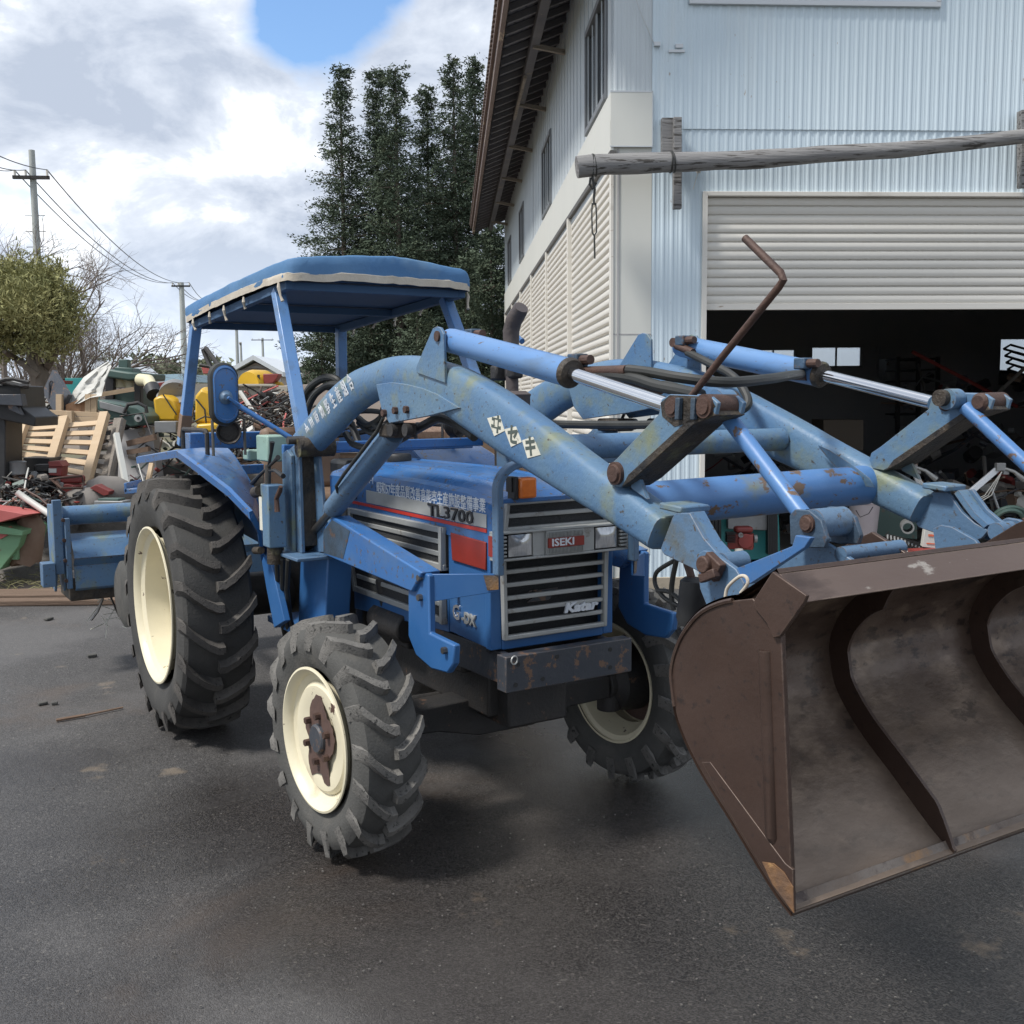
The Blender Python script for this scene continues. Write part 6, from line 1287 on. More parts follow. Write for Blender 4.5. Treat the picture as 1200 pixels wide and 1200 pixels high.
m = M(); m.tube([W(191, 462, 11.68), W(200, 476, 11.66), W(207, 486, 11.66)], .008, 6); sub(m, 'strap', MT['hose'], t)
t = tank('spray_tank', [(226, 463), (234, 453), (246, 457), (258, 470), (262, 490), (258, 500), (226, 498)], 11.5, .6, 'large yellow plastic tank bound with black straps, right of the canopy post')
m = M(); m.tube([W(230, 468, 11.46), W(240, 480, 11.44), W(242, 500, 11.44)], .010, 6); m.tube([W(228, 494, 11.46), W(240, 488, 11.44), W(258, 492, 11.44)], .008, 6); sub(m, 'strap', MT['hose'], t)
t = tank('spray_tank', [(228, 497), (258, 495), (262, 506), (228, 508)], 11.3, .4, 'low yellow tank wedged under the large one')
frontpoly('metal_box', [(181, 494), (206, 494), (206, 507), (181, 507)], 11.2, .3, MT['greymetal'], 'pale grey metal box under the left yellow tank', 'box')
for i, (px, mt, lab) in enumerate((([(182, 449), (197, 447), (199, 456), (184, 458)], 'redp', 'small red metal piece above the yellow tank, left of the post'), ([(199, 452), (216, 450), (216, 457), (200, 459)], 'redp', 'flat red beam end directly left of the canopy post'), ([(236, 430), (262, 428), (262, 436), (238, 438)], 'pinkred', 'faded pink-red roof sheet behind the mirror'))): frontpoly('red_scrap', px, 12.6, .2, MT[mt], lab, 'scrap metal')
# dark sheet and boards between the pallets and the tractor
frontpoly('black_sheet', [(140, 505), (178, 500), (185, 560), (150, 590), (138, 560)], 11.4, .2, MT['dark'], 'sagging black sheet behind the leaning post', 'tarpaulin', slant=.2)
m = M(); m.beam(W(150, 520, 10.9), W(182, 512, 10.9), .08, .06); m.beam(W(150, 530, 10.8), W(175, 526, 10.8), .08, .05); one(m, 'plank', MT['brown'], 'dark brown planks lying on the black sheet', 'plank')
m = M(); m.beam(W(178, 543, 10.5), W(172, 572, 10.4), .045, .03); one(m, 'plank', MT['pinewood'], 'short yellow lath leaning beside the rear tyre', 'plank')
m = M(); m.prism([W(145, 573, 9.6), W(174, 572, 9.6), W(174, 577, 9.6), W(146, 579, 9.6)], (0, .4, 0)); m.prism([W(145, 566, 9.6), W(148, 566, 9.6), W(149, 577, 9.6), W(146, 577, 9.6)], (0, .4, 0)); one(m, 'blue_tray', MT['blue'], 'shallow blue metal tray behind the rear tyre', 'tray', bev=.004)
m = M(); m.tube([W(160, 537, 10.2), W(171, 575, 10.0)], .006, 5); one(m, 'wire', MT['tarp'], 'thin pale wire hanging behind the fender', 'wire')
# engines and small scrap in front of the pallets
def engine(u, v, Y, s, body, label, seed, name='small_engine'):
    rs = random.Random(seed); c = W(u, v, Y); t = thing(name, label, 'engine', c)
    m = M(); m.box(c + Vector((0, 0, .0)), (s * 1.0, s * .7, s * .6), Matrix.Rotation(rs.uniform(-.4, .4), 3, 'Z')); m.cyl(c + Vector((s * .1, -.3 * s, .05 * s)), c + Vector((s * .1, -.48 * s, .05 * s)), s * .30, n=20); sub(m, 'crankcase', MT[body], t, .01 * s / .3)
    m = M()
    for k in range(7): m.box(c + Vector((-s * .45, -.1 * s, s * (.0 + k * .06))), (s * .34, s * .5, s * .022))
    sub(m, 'cooling_fin', MT['steel'], t)
    m = M(); m.box(c + Vector((s * .1, .05 * s, s * .46)), (s * .7, s * .5, s * .26), Matrix.Rotation(.1, 3, 'Z')); sub(m, 'fuel_tank', MT[body], t, .02)
    m = M(); m.cyl(c + Vector((s * .5, -.1 * s, s * .1)), c + Vector((s * .62, -.1 * s, s * .1)), s * .16, n=16); m.cyl(c + Vector((-.1 * s, -.38 * s, s * .3)), c + Vector((-.1 * s, -.5 * s, s * .3)), s * .1, n=14); sub(m, 'filter', MT['greymetal'], t)
    return t
engine(82, 578, 9.9, .28, 'redp', 'red engine lying inside a wire frame in front of the pine pallet', 1)
m = M(); m.tube([W(58, 562, 9.7), W(70, 560, 9.7), W(96, 558, 9.8), W(98, 566, 9.8), W(96, 572, 9.7), W(72, 572, 9.6), W(60, 562, 9.7)], .012, 6); m.tube([W(66, 564, 9.7), W(80, 594, 9.6)], .02, 6); one(m, 'wire_cage', MT['pin'], 'bent tubular frame round the red engine', 'frame')
engine(52, 566, 10.0, .30, 'steel', 'black engine with a pale carburettor between the pallet and the tiller', 2)
engine(34, 573, 9.9, .24, 'steel', 'dark engine block left of the black one, half buried in scrap', 3)
engine(14, 566, 10.1, .24, 'brown', 'rusty brown engine at the far left of the heap', 4)
m = M(); m.lathe([(-.06, 0), (-.06, .072), (-.05, .08), (.05, .08), (.06, .085), (.07, .07), (.07, 0)], W(20, 549, 9.8), (0, 0, 1), n=28); one(m, 'air_cleaner', MT['greymetal'], 'grey-green round air cleaner drum beside the black crate', 'filter')
t = thing('plastic_box', 'red plastic box with a white label in front of the pine pallet', 'box', W(65, 557, 9.9)); m = M(); m.prism([W(57, 546, 9.9), W(73, 547, 9.9), W(72, 558, 9.9), W(57, 557, 9.9)], (0, .14, 0)); sub(m, 'body', MT['redp'], t, .006); m = M(); m.prism([W(56, 541, 9.88), W(69, 540, 9.88), W(74, 547, 9.88), W(57, 547, 9.88)], (0, .17, 0)); sub(m, 'lid', MT['redp'], t, .006); m = M(); m.prism([W(57, 549, 9.895), W(66, 549, 9.895), W(66, 554, 9.895), W(57, 554, 9.895)], (0, .004, 0)); sub(m, 'label', MT['tarp'], t)
frontpoly('black_crate', [(27, 536), (58, 537), (57, 558), (28, 556)], 10.15, .3, MT['black'], 'black plastic crate under the pine pallet', 'crate')
frontpoly('red_channel', [(105, 572), (112, 568), (128, 576), (127, 580), (121, 581)], 9.7, .16, MT['redp'], 'bright red folded metal channel lying on the stones', 'scrap metal')
for i, (u, v, r, lab) in enumerate(((102, 588, .17, 'rounded brown boulder in front of the red channel'), (128, 577, .20, 'large grey-brown boulder behind the red channel'), (92, 597, .12, 'small boulder touching the tiller beam'))):
    m = M(); c = W(u, v, 9.8 + .2 * i); S = []; n = 14
    for j in range(9):
        th_ = pi * j / 8; S.append([c + Vector((r * 1.3 * sin(th_) * cos(2 * pi * k / n), r * sin(th_) * sin(2 * pi * k / n), r * .8 * cos(th_))) * (1 + .22 * noise.noise(Vector((sin(th_) * cos(2 * pi * k / n), sin(th_) * sin(2 * pi * k / n), cos(th_) + i * 3)) * 1.6)) for k in range(n)])
        S[-1] = [c + (p / 1 - c * 1) for p in S[-1]] if False else S[-1]
    # scale each point about the centre only
    S2 = [[c + Vector((r * 1.3 * sin(pi * j / 8) * cos(2 * pi * k / n), r * sin(pi * j / 8) * sin(2 * pi * k / n), r * .8 * cos(pi * j / 8))) * (1 + .22 * noise.noise(Vector((sin(pi * j / 8) * cos(2 * pi * k / n), sin(pi * j / 8) * sin(2 * pi * k / n), cos(pi * j / 8) + i * 3)) * 1.6)) for k in range(n)] for j in range(9)]
    m.loft(S2); one(m, 'boulder', MT['rock'], lab, 'stone', 'boulders by the tiller', smooth=60)
t = thing('metal_case', 'grey-green metal case with a handle, half hidden behind the tiller', 'case', W(130, 592, 9.5)); m = M(); m.box(W(133, 592, 9.5), (.28, .16, .09), Matrix.Rotation(-.2, 3, 'Z')); sub(m, 'body', MT['greymetal'], t, .006); m = M(); m.box(W(131, 585, 9.5), (.20, .12, .02), Matrix.Rotation(-.2, 3, 'Z')); sub(m, 'lid', MT['green'], t, .004)
m = M(); m.tube([W(20, 577, 9.2), W(30, 584, 9.2), W(60, 604, 9.0)], .028, 12); one(m, 'plastic_pipe', MT['tarp'], 'white plastic pipe sloping down to the tiller', 'pipe')
m = M(); m.tube([W(22, 575, 9.3), W(28, 573, 9.3), W(46, 583, 9.2), W(56, 592, 9.1)], .009, 6); m.tube([W(58, 590, 9.2), W(40, 596, 9.2), W(34, 602, 9.2)], .008, 6); one(m, 'twisted_rod', MT['pin'], 'twisted rusty rods lying over the white pipe', 'rod')
# hopper at the left edge
t = thing('seed_hopper', 'light green sheet-metal hopper with a faded red lid at the left edge', 'machine', W(8, 660, 8.9))
m = M(); m.prism([W(-40, 612, 8.9), W(27, 623, 8.9), W(22, 640, 8.9), (W(0, 668, 8.9)), W(-40, 668, 8.9)], (0, .5, 0)); sub(m, 'body', MT['ltgreen'], t, .006)
m = M(); m.prism([W(-40, 608, 8.85), W(27, 622, 8.85), W(26, 628, 8.85), W(-40, 622, 8.85)], (0, .56, 0)); sub(m, 'rim', MT['ltgreen'], t, .004)
m = M(); m.prism([W(-40, 593, 8.8), W(-2, 597, 8.8), W(31, 603, 8.8), W(0, 612, 8.8), W(-40, 616, 8.8)], (0, .4, -.02)); sub(m, 'lid', MT['pinkred'], t, .004)
m = M(); m.prism([W(-10, 620, 8.88), W(12, 617, 8.88), W(18, 622, 8.88), W(0, 632, 8.88)], (0, .02, 0)); sub(m, 'patch', MT['pinkred'], t)
frontpoly('green_sheet', [(10, 640), (21, 625), (21, 656), (10, 656)], 8.95, .05, MT['ltgreen'], 'short light green sheet leg behind the hopper', 'scrap metal')
m = M(); S = []
for i, (u, v, a, b) in enumerate(((34, 602, .03, .03), (33, 608, .10, .08), (38, 620, .11, .1), (34, 632, .13, .10), (30, 645, .15, .12), (30, 660, .13, .12))):
    c = W(u, v, 9.1); S.append([c + Vector((a * cos(2 * pi * k / 14), b * sin(2 * pi * k / 14), .02 * sin(k * 2.0))) for k in range(14)])
m.loft(S); one(m, 'rusty_casting', MT['brown'], 'twisted tan-brown casting between the hopper and the tiller', 'scrap metal', smooth=60)
frontpoly('red_fan', [(8, 498), (20, 507), (18, 512), (8, 514)], 10.9, .2, MT['pinkred'], 'upper pink-red blade between the black cover and the pallet', 'scrap metal'); frontpoly('red_fan', [(8, 516), (20, 511), (20, 514), (9, 528)], 10.9, .2, MT['pinkred'], 'middle pink-red blade between the black cover and the pallet', 'scrap metal'); frontpoly('red_fan', [(7, 522), (14, 535), (7, 538)], 10.9, .2, MT['pinkred'], 'lowest pink-red blade beside the black cover', 'scrap metal')
# general heap: mound and uncountable clutter
m = M(); gx_ = []
for j in range(25):
    row = []
    for i in range(61):
        x = -7.8 + 6.6 * i / 60; y = 9.25 + 4.2 * j / 24; f = min(1, j / 7); h = (.46 + .40 * max(0, min(1, (y - 10.9) / 1.2))) * f ** .8 * (1 - .25 * max(0, (x + 3.4))) + .14 * noise.noise(Vector((x * 1.6, y * 1.6, 1))) * f + .07 * noise.noise(Vector((x * 5, y * 5, 2))) * f
        row.append(Vector((x, y, max(.0, h) + .02 - (.12 if j == 0 else 0))))
    gx_.append(row)
m.loft(gx_, closed=False, caps=False); tag(m.ob('scrap_mound', mat('mixed_dark_debris', (.07, .065, .058), .85, c2=(.15, .135, .12), nscale=7, c3=(.20, .17, .14), s3=16, a3=.6, bump=.9, bscale=25, c4=(.08, .07, .06), s4=9, a4=.62), smooth=60), kind='stuff')
def clutter(name, boxes, n, seed, smin=.02, smax=.12, mats=('steel', 'pin', 'brown', 'greymetal', 'black', 'rock', 'oldwood', 'tarp', 'green', 'redp'), rods=.5, flat=1.0):
    rs = random.Random(seed); m = M(); ml = [MT[k] for k in mats]
    for k in range(n):
        (u0, v0, u1, v1, Y0, Y1) = rs.choice(boxes); c = W(rs.uniform(u0, u1), rs.uniform(v0, v1), rs.uniform(Y0, Y1)); m.m = min(len(ml) - 1, int(rs.random() ** 1.9 * len(ml)))
        s = rs.uniform(smin, smax); e = Matrix.Rotation(rs.uniform(0, 3), 3, 'Z') @ Matrix.Rotation(rs.uniform(-.7, .7), 3, 'X') @ Matrix.Rotation(rs.uniform(-.7, .7), 3, 'Y')
        if rs.random() < rods: d = e @ Vector((s * rs.uniform(1.5, 4), 0, 0)); b_ = c + d; k_ = e @ Vector((0, 0, s * rs.uniform(-.6, .6))); m.tube([c - d, c + k_, b_], s * .09 + .003, 5)
        elif rs.random() < .35: d = e @ Vector((s * .5, 0, 0)); m.cyl(c - d, c + d, s * .5, n=10)
        else: m.box(c, (s * rs.uniform(.6, 1.8), s * rs.uniform(.4, 1.2), s * rs.uniform(.15, .7) * flat), e)
    o = m.ob(name, ml, None, smooth=32); return tag(o, kind='stuff')
clutter('scrap_clutter', [(0, 556, 55, 605, 9.6, 10.2), (30, 578, 100, 602, 9.6, 10.0), (0, 560, 50, 600, 9.5, 9.9), (130, 560, 180, 592, 10.3, 11.2), (10, 585, 60, 610, 9.2, 9.6)], 520, 3, .015, .075)
clutter('scrap_clutter', [(24, 468, 80, 484, 12.2, 13), (150, 505, 240, 560, 11.4, 12.2), (166, 478, 260, 505, 12.6, 13.5), (120, 496, 180, 520, 11.8, 12.3), (210, 505, 300, 540, 11.4, 12)], 420, 8, .02, .10, ('steel', 'oldwood', 'greymetal', 'brown', 'black', 'tarp', 'green', 'redp'))
clutter('rod_heap', [(270, 475, 345, 525, 10.8, 12.0), (290, 462, 335, 490, 11.5, 12.4), (300, 490, 345, 545, 10.8, 11.5), (262, 500, 300, 545, 11, 11.6)], 620, 15, .03, .09, ('steel', 'greymetal', 'black', 'pin', 'tarp', 'steel', 'brown', 'tarp', 'pinkred'), rods=.82)
m = M(); m.tube([W(248, 432, 12.5), W(240, 415, 12.6), W(238, 409, 12.6)], .03, 6); m.tube([W(241, 408, 12.6), W(259, 432, 12.4)], .028, 8); m.tube([W(234, 428, 12.4), W(246, 430, 12.4), W(256, 440, 12.3)], .02, 6); one(m, 'machine_lever', MT['steel'], 'two dark steel levers pointing up above the scrap left of the mirror', 'lever')
m = M(); m.beam(W(281, 459, 11.5), W(300, 487, 11.2), .03, .03); one(m, 'white_bar', MT['tarp'], 'white bar leaning right of the mirror', 'bar')
# beige truck body with hinges
t = thing('truck_body', 'rust-streaked beige truck body standing behind the rod heap', 'truck body', W(305, 520, 13.2))
for a, b in ((262, 290), (290, 306), (306, 318), (318, 337)):
    m = M(); m.prism([W(a + .3, 452, 13.2), W(b - .3, 452, 13.2), W(b - .3, 540, 13.2), W(a + .3, 540, 13.2)], (0, .06, 0)); sub(m, 'panel', MT['beige'], t, .006)
m = M(); m.prism([W(262, 450, 13.15), W(320, 450, 13.15), W(320, 453, 13.15), W(262, 453, 13.15)], (0, .2, 0)); sub(m, 'top_rail', MT['beige'], t, .006)
for v in (460, 478, 496): m = M(); m.prism([W(316, v, 13.15), W(320, v, 13.15), W(320, v + 5, 13.15), W(316, v + 5, 13.15)], (0, .05, 0)); sub(m, 'hinge', MT['brown'], t)
m = M(); m.prism([W(287, 457, 13.16), (W(290, 457, 13.16)), W(290, 472, 13.16), W(287, 472, 13.16)], (0, .05, 0)); sub(m, 'rust_bar', MT['brown'], t)
t = thing('spreader', 'yellow and red spreader drum resting on top of the beige truck body', 'machine', W(310, 450, 13.6))
m = M(); c = W(303, 452, 13.6); m.lathe([(-.2, 0), (-.2, .17), (-.1, .2), (.1, .2), (.2, .17), (.2, 0)], c, (.5, 1, 0), n=28); sub(m, 'drum', MT['yellow'], t)
m = M(); P = [W(308, 438, 13.4), W(327, 438, 13.4), W(325, 443, 13.4), W(320, 449, 13.4), W(309, 451, 13.4)]; m.prism(P, (0, .2, 0)); sub(m, 'guard', MT['redp'], t, .01)
m = M(); m.prism([W(318, 450, 13.5), W(326, 447, 13.5), W(330, 452, 13.5)], (0, .2, 0)); sub(m, 'chute', MT['yellow'], t, .01); m = M(); m.beam(W(303, 439, 13.38), W(303, 446, 13.38), .015, .03); sub(m, 'strap', MT['black'], t)
# house and sheds far off
def house(name, uL, uR, vr, ve, vb, Y, dep, wall, roof, label, vent=True):
    a = W(uL, ve, Y); b = W(uR, ve, Y); r = W((uL + uR) / 2, vr, Y); t = thing(name, label, 'house', (r.x, Y, 0))
    ov = (b.x - a.x) * .06; m = M(); m.add([(a.x + ov, Y, 0), (b.x - ov, Y, 0), (b.x - ov, Y, a.z), (r.x, Y, r.z - .1), (a.x + ov, Y, a.z), (a.x + ov, Y + dep, 0), (b.x - ov, Y + dep, 0), (b.x - ov, Y + dep, a.z), (r.x, Y + dep, r.z - .1), (a.x + ov, Y + dep, a.z)], [(0, 1, 2, 3, 4), (5, 9, 8, 7, 6), (0, 4, 9, 5), (1, 6, 7, 2)]); sub(m, 'wall', wall, t)
    m = M(); th_ = .18
    for e in (a, b): m.prism([(e.x, Y - .4, e.z - .05), (r.x, Y - .4, r.z), (r.x, Y - .4, r.z + th_), (e.x, Y - .4, e.z + th_ - .05)], (0, dep + .8, 0))
    sub(m, 'roof', roof, t)
    if vent:
        w = (b.x - a.x) * .19; m = M(); m.prism([(r.x - w, Y - .06, r.z - (r.z - a.z) * .52), (r.x + w, Y - .06, r.z - (r.z - a.z) * .52), (r.x, Y - .06, r.z - .22)], (0, .1, 0)); sub(m, 'gable_vent', MT['dark'], t)
        m = M(); m.beam((a.x + ov, Y - .1, a.z + .1 - .35), (b.x - ov, Y - .1, b.z + .1 - .35), .05, .9); sub(m, 'wall_band', MT['tarp'], t)
    return t
MT['wallpk'] = mat('pinkish_render', (.45, .38, .33), .8, c2=(.40, .34, .30), nscale=.5); MT['roofw'] = mat('pale_metal_roof', (.62, .65, .67), .4)
house('house', 265, 334, 422, 440, 470, 42, 9, MT['wallpk'], MT['roofw'], 'low pinkish house with a pale gabled roof seen through the tractor canopy')
house('shed', 333, 385, 428, 437, 470, 46, 9, MT['wallpk'], MT['roofw'], 'white-roofed shed behind the front canopy post', False)
house('shed', 44, 92, 425, 444, 470, 34, 8, MT['wallpk'], MT['roofw'], 'grey barn with a thin pale roof edge behind the bare trees')
frontpoly('teal_container', [(76, 443), (98, 443), (92, 470), (80, 470)], 16, .8, MT['teal'], 'teal container beside the barn', 'container'); frontpoly('red_board', [(63, 446), (76, 446), (75, 450), (64, 450)], 15.5, .3, MT['redp'], 'small bright red board left of the teal container', 'board')
frontpoly('greenhouse', [(160, 440), (215, 438), (215, 447), (160, 448)], 60, 5, mat('pale_blue_greenhouse', (.35, .50, .60), .5), 'long pale blue greenhouse roof under the far trees', 'greenhouse')
frontpoly('hedge_wall', [(-60, 452), (400, 448), (400, 470), (-60, 470)], 48, 2, mat('grey_field_shed', (.20, .19, .17), .9, c2=(.32, .30, .26), nscale=.4), 'long low grey fence line closing off the fields', 'fence')
# weathered timber stack and plank wall behind the bonnet
t = thing('timber_stack', 'stack of weathered planks and brown bark behind the bonnet', 'timber', W(480, 560, 11.5))
k = 0
for i in range(9):
    v = 517 + i * 6; a, b = W(340, v, 11.5), W(548 + (i % 3) * 5, v, 11.5); m = M(); m.box(((a.x + b.x) / 2, 11.7 + .03 * (i % 2), a.z), (b.x - a.x, .4, .050)); sub(m, 'plank', MT['oldwood'] if i % 3 else MT['brownwood'], t, .004)
t = thing('firewood_bale', 'reddish brown bale of bark and twigs lying on the plank stack', 'bale', W(495, 512, 11.6)); m = M(); c = W(497, 505, 11.7); S = []
for j in range(9): th_ = pi * j / 8; S.append([c + Vector((.62 * cos(th_), .3 * sin(th_) * cos(2 * pi * k / 18), (.16 + .03 * noise.noise(Vector((k, j, 0)) * .7)) * sin(th_) * sin(2 * pi * k / 18))) for k in range(18)])
m.loft(S); sub(m, 'core', mat('bark_litter', (.20, .125, .095), .95, c2=(.32, .24, .19), nscale=18, bump=1, bscale=40), t); m = M(); m.box(W(533, 526, 11.4), (.13, .05, .09)); m.lathe([(-.02, .02), (0, .07), (.05, .04), (.06, 0)], W(531, 525, 11.38), (0, 0, 1), n=12); one(m, 'white_rag', MT['tarp'], 'crumpled white plastic bag on the plank stack', 'bag')
frontpoly('plank_wall', [(545, 495), (640, 470), (640, 600), (545, 600)], 12.5, .08, MT['brownwood'], 'dark board wall between the plank stack and the workshop side', 'wall')
frontpoly('corrugated_sheet', [(330, 452), (470, 445), (480, 520), (330, 525)], 14.0, .05, MT['wallpk'], 'pinkish shed wall seen behind the hydraulic hoses', 'wall')
# ================================================================== INSIDE THE WORKSHOP
frontpoly('generator', [(829, 588), (898, 585), (912, 590), (915, 655), (829, 658)], 10.0, .6, MT['teal'], 'teal machine standing just inside the shutter behind the small red engine', 'machine', bev=.01)
m = M(); m.prism([W(853, 602, 9.85), W(905, 603, 9.85), W(906, 622, 9.85), W(853, 620, 9.85)], (0, .1, 0)); one(m, 'white_tray', MT['greymetal'], 'dusty white tray fixed across the teal machine', 'tray', bev=.006)
for u0, u1, lab in ((826, 846, 'dark ribbed radiator left of the teal machine'), (900, 912, 'black upright cover right of the white tray')):
    t = thing('black_cover', lab, 'machine', W((u0 + u1) / 2, 650, 9.8)); 
    for k in range(5): m = M(); m.prism([W(u0 + (u1 - u0) * k / 5, 590, 9.8), W(u0 + (u1 - u0) * (k + .8) / 5, 590, 9.8), W(u0 + (u1 - u0) * (k + .8) / 5, 650, 9.8), W(u0 + (u1 - u0) * k / 5, 650, 9.8)], (0, .1, 0)); sub(m, 'rib', MT['black'], t)
engine(868, 634, 9.3, .22, 'redp', 'small red engine with a white cap standing in the doorway', 21)
m = M(); m.lathe([(-.03, .0), (-.03, .045), (.02, .035), (.025, 0)], W(866, 646, 9.1), (0, 0, 1), n=16); one(m, 'white_flask', MT['tarp'], 'white plastic cap in front of the small red engine', 'cap')
t = thing('paint_bucket', 'white plastic bucket with orange stains and a black mouth stain', 'bucket', W(1013, 632, 9.9)); m = M(); m.lathe([(0, 0), (0, .115), (.30, .14), (.31, .148), (.33, .148), (.33, .13), (.05, .11), (.05, 0)], W(1012, 628, 9.9), (0, 0, 1), n=32); sub(m, 'shell', mat('stained_white_bucket', (.50, .46, .47), .5, c3=(.35, .10, .05), s3=4, a3=.6, c2=(.42, .36, .38), nscale=4), t); m = M(); m.tube([W(1003, 598, 9.72), W(1008, 606, 9.65), W(1018, 602, 9.65), W(1023, 594, 9.72)], .004, 5); sub(m, 'handle', MT['black'], t)
frontpoly('green_container', [(1027, 585), (1075, 600), (1075, 632), (1027, 628)], 10.3, .5, MT['green'], 'dark green steel container right of the white bucket', 'container')
t = thing('pallet', 'low grey pallet on the workshop floor carrying a tooth bar', 'pallet', W(1040, 655, 9.6), 0, 'pallets in the workshop')
for k in range(4): m = M(); m.beam(W(1020 - k * 4, 640 + k * 6, 9.9 - k * .2), W(1090 - k * 4, 648 + k * 7, 9.9 - k * .2), .09, .03); sub(m, 'board', MT['brownwood'], t, .003)
for u in (1024, 1058): m = M(); m.beam(W(u, 660, 9.3), W(u + 10, 655, 9.9), .08, .08); sub(m, 'block', MT['brownwood'], t, .003)
t = thing('tooth_bar', 'rusty bar with a row of pale teeth lying on the low pallet', 'bar', W(1060, 638, 9.5)); m = M(); m.beam(W(1038, 627, 9.6), W(1084, 639, 9.5), .03, .03); sub(m, 'bar', MT['steel'], t)
for k in range(11): m = M(); p = W(1040 + k * 4.1, 627 + k * 1.1, 9.55); m.beam(p, p + Vector((-.015, -.05, -.03)), .014, .014); sub(m, 'tooth', MT['alu'], t)
m = M(); c = W(1063, 617, 9.4); m.lathe([(-.10, .042), (-.10, .055), (.12, .055), (.12, .042), (-.10, .042)], c, (.3, 1, 0), n=24); one(m, 'steel_pipe', MT['greymetal'], 'short open steel pipe end lying beside the green container', 'pipe')
t = thing('carton', 'white and red printed carton standing open behind the bucket edge', 'carton', W(1095, 645, 8.5)); m = M(); m.prism([W(1084, 620, 8.5), W(1113, 629, 8.5), W(1109, 644, 8.5), W(1081, 641, 8.5)], (.02, .10, 0)); sub(m, 'box', MT['tarp'], t, .003); m = M(); m.prism([W(1088, 626, 8.495), W(1104, 627, 8.495), W(1104, 629, 8.495), W(1088, 628.5, 8.495)], (0, .003, 0)); m.prism([W(1086, 636, 8.495), W(1097, 637, 8.495), W(1097, 638, 8.495), W(1086, 637.5, 8.495)], (0, .003, 0)); sub(m, 'print', mat('carton_orange', (.6, .13, .06), .6), t); m = M(); m.prism([W(1072, 646, 8.4), W(1115, 643, 8.4), W(1115, 652, 8.4), W(1072, 652, 8.4)], (0, .15, 0)); sub(m, 'base', MT['redp'], t)
m = M(); m.box(W(1110, 640, 8.9), (.06, .2, .10)); one(m, 'work_boot', MT['frame'], 'grey cloth bundle right of the carton', 'bundle', bev=.02)
m = M(); m.beam(W(1025, 646, 8.7), W(1100, 650, 8.6), .05, .03); one(m, 'white_rail', MT['tarp'], 'long white steel rail lying on the ground behind the bucket lip', 'rail')
def marker(pts, lab, head):
    t = thing('folding_boom', lab, 'machine arm', W(*pts[0], 9.6), 0, 'white folding arms in the workshop'); m = M(); m.beam(W(*pts[0], 9.6), W(*pts[1], 9.6), .035, .05); sub(m, 'arm', MT['white'], t, .004)
    m = M(); h_ = W(*pts[1], 9.58); m.box(h_, (.08, .06, .07)); m.box(h_ + Vector((.05, 0, -.05)), (.05, .05, .04)); m.tube([h_, h_ + Vector((head * .1, -.05, -.04)), h_ + Vector((head * .20, -.05, -.12))], [.012, .016, .028], 8); sub(m, 'joint', MT['greymetal'], t, .006)
    for k in range(3): m = M(); a = W(*pts[0], 9.55); m.tube([h_ + Vector((0, -.04, -.04)), h_.lerp(a, .5) + Vector((.05 + .03 * k, 0, -.10)), a + Vector((.06 + .05 * k, 0, -.02))], .004, 4); sub(m, 'cable', MT['tarp'], t)
marker([(1124, 588), (1172, 547)], 'long white folding arm with cables rising to the right', 1); marker([(1084, 582), (1069, 546)], 'short white folding arm with a cluster of joints, left of the long one', 1)
m = M(); m.beam(W(1162, 572, 9.8), W(1172, 602, 9.7), .015, .015); one(m, 'prop_rod', MT['alu'], 'thin pale prop rod under the long folding arm', 'rod')
frontpoly('cardboard_box', [(1148, 601), (1163, 600), (1163, 620), (1148, 620)], 9.7, .2, MT['pinewood'], 'small brown cardboard box below the folding arms', 'box')
m = M(); m.ring(W(1182, 612, 9.6), (.1, 1, .5), .16, .02, 30, 8); m.ring(W(1182, 613, 9.55), (.1, 1, .4), .13, .02, 30, 8); one(m, 'hose_coil', MT['green'], 'coil of green hose at the right edge of the doorway', 'hose')
m = M(); m.tube([W(1010, 560 - 26, 11.5), W(1010, 532, 11.5)], .02, 6); 
frontpoly('carton_stack', [(965, 492), (1012, 492), (1012, 528), (965, 528)], 12.5, .5, mat('dim_cardboard', (.16, .13, .10), .8), 'large cardboard carton stacked high at the back of the workshop', 'carton')
frontpoly('switch_cabinet', [(1039, 420), (1049, 420), (1049, 445), (1039, 445)], 15.5, .3, MT['greymetal'], 'pale grey cabinet on the back wall right of the window slit', 'cabinet')
t = thing('shelf_unit', 'dim steel shelves with stored parts along the back wall', 'shelf', W(1075, 500, 15))
for k in range(6): m = M(); m.prism([W(1052, 420 + k * 13, 15), W(1100, 419 + k * 13, 15), W(1100, 421 + k * 13, 15), W(1052, 422 + k * 13, 15)], (0, .5, 0)); sub(m, 'shelf', MT['steel'], t)
for u in (1052, 1076, 1099): m = M(); m.beam(W(u, 418, 15), W(u, 520, 15), .05, .05, up=(0, 1, 0)); sub(m, 'upright', MT['steel'], t)
clutter('stored_parts', [(835, 520, 960, 600, 12, 15), (920, 560, 1010, 640, 10.5, 13), (1050, 440, 1200, 580, 12.5, 15.5), (1100, 560, 1200, 625, 10.5, 12)], 330, 22, .05, .22, ('frame', 'steel', 'greymetal', 'rock', 'brown', 'oldwood', 'tarp', 'redp'), rods=.35)
t = thing('ladder_rack', 'black slanted rack silhouetted against the right-hand window', 'rack', W(1190, 430, 14))
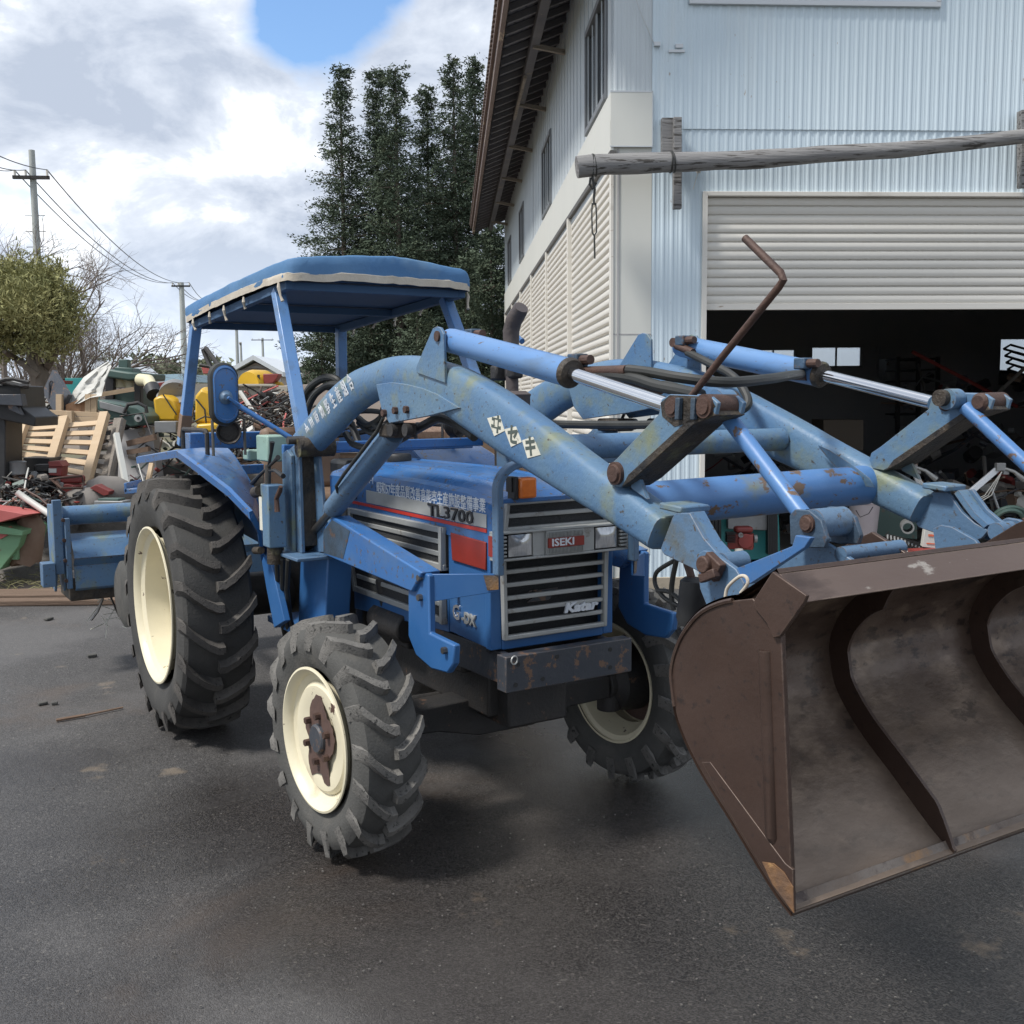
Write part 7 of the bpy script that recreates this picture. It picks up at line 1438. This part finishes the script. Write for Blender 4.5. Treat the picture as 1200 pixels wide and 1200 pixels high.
for k in range(5): m = M(); m.tube([W(1176 + k * 1.5, 409 + k * 8, 14), W(1184 + k * 1.5, 404 + k * 8, 14), W(1212, 412 + k * 8, 14), W(1206, 417 + k * 8, 14), W(1176 + k * 1.5, 409 + k * 8, 14)], .016, 5); sub(m, 'bar', MT['black'], t)
# between the far front wheel and the wall
m = M(); m.beam(G(778, 709, .03), G(806, 709, .03), .05, .035); one(m, 'white_pipe', MT['tarp'], 'white pipe lying at the foot of the workshop wall', 'pipe')
# bits lying on the asphalt
rs = random.Random(4)
m = M(); m.tube([G(66, 844, .008), G(100, 838, .010), G(144, 829, .008)], .006, 6); m.tube([G(66, 844, .008), G(100, 838, .01)], .009, 6); one(m, 'dry_stick', MT['brown'], 'thin dry stick lying on the asphalt left of the rear wheel', 'stick')
for u, v, s, lab in ((50, 824, .03, 'black lump on the asphalt at the left'), (64, 824, .02, 'small dark chip right of the black lump'), (57, 725, .04, 'dark flake near the kerb timber'), (108, 768, .035, 'black chunk on the asphalt below the tiller')):
    m = M(); c = G(u, v, .008); m.box(c, (s * 1.6, s, .016), Matrix.Rotation(rs.uniform(0, 3), 3, 'Z')); one(m, 'rubber_chip', MT['rubber'], lab, 'debris', bev=.004)
m = M()
for k in range(500):
    u = rs.uniform(-40, 1240); v = rs.uniform(720, 1200); c = G(u, v, .004); s = rs.uniform(.002, .005); m.box(c, (s * 1.3, s, s * .7), Matrix.Rotation(rs.uniform(0, 3), 3, 'Z'))
tag(m.ob('grit', mat('pale_grit', (.14, .13, .12), .9, c2=(.08, .075, .07), nscale=3), smooth=0), kind='stuff')
m = M(); rs = random.Random(9)
for k in range(700):
    c = W(rs.uniform(-20, 130), rs.uniform(655, 712), 0) if False else Vector((rs.uniform(-6.2, -2.6), rs.uniform(8.75, 9.9), rs.uniform(.03, .10))); a = rs.uniform(0, 6.3); d = Vector((cos(a), sin(a) * .6, rs.uniform(-.1, .35))) * rs.uniform(.04, .20); m.tube([c, c + d * .5 + Vector((0, 0, .02)), c + d], .0028, 3, caps=False)
tag(m.ob('dry_grass', mat('dry_straw', (.30, .26, .14), .9, c2=(.14, .15, .06), nscale=2), smooth=0), kind='stuff')
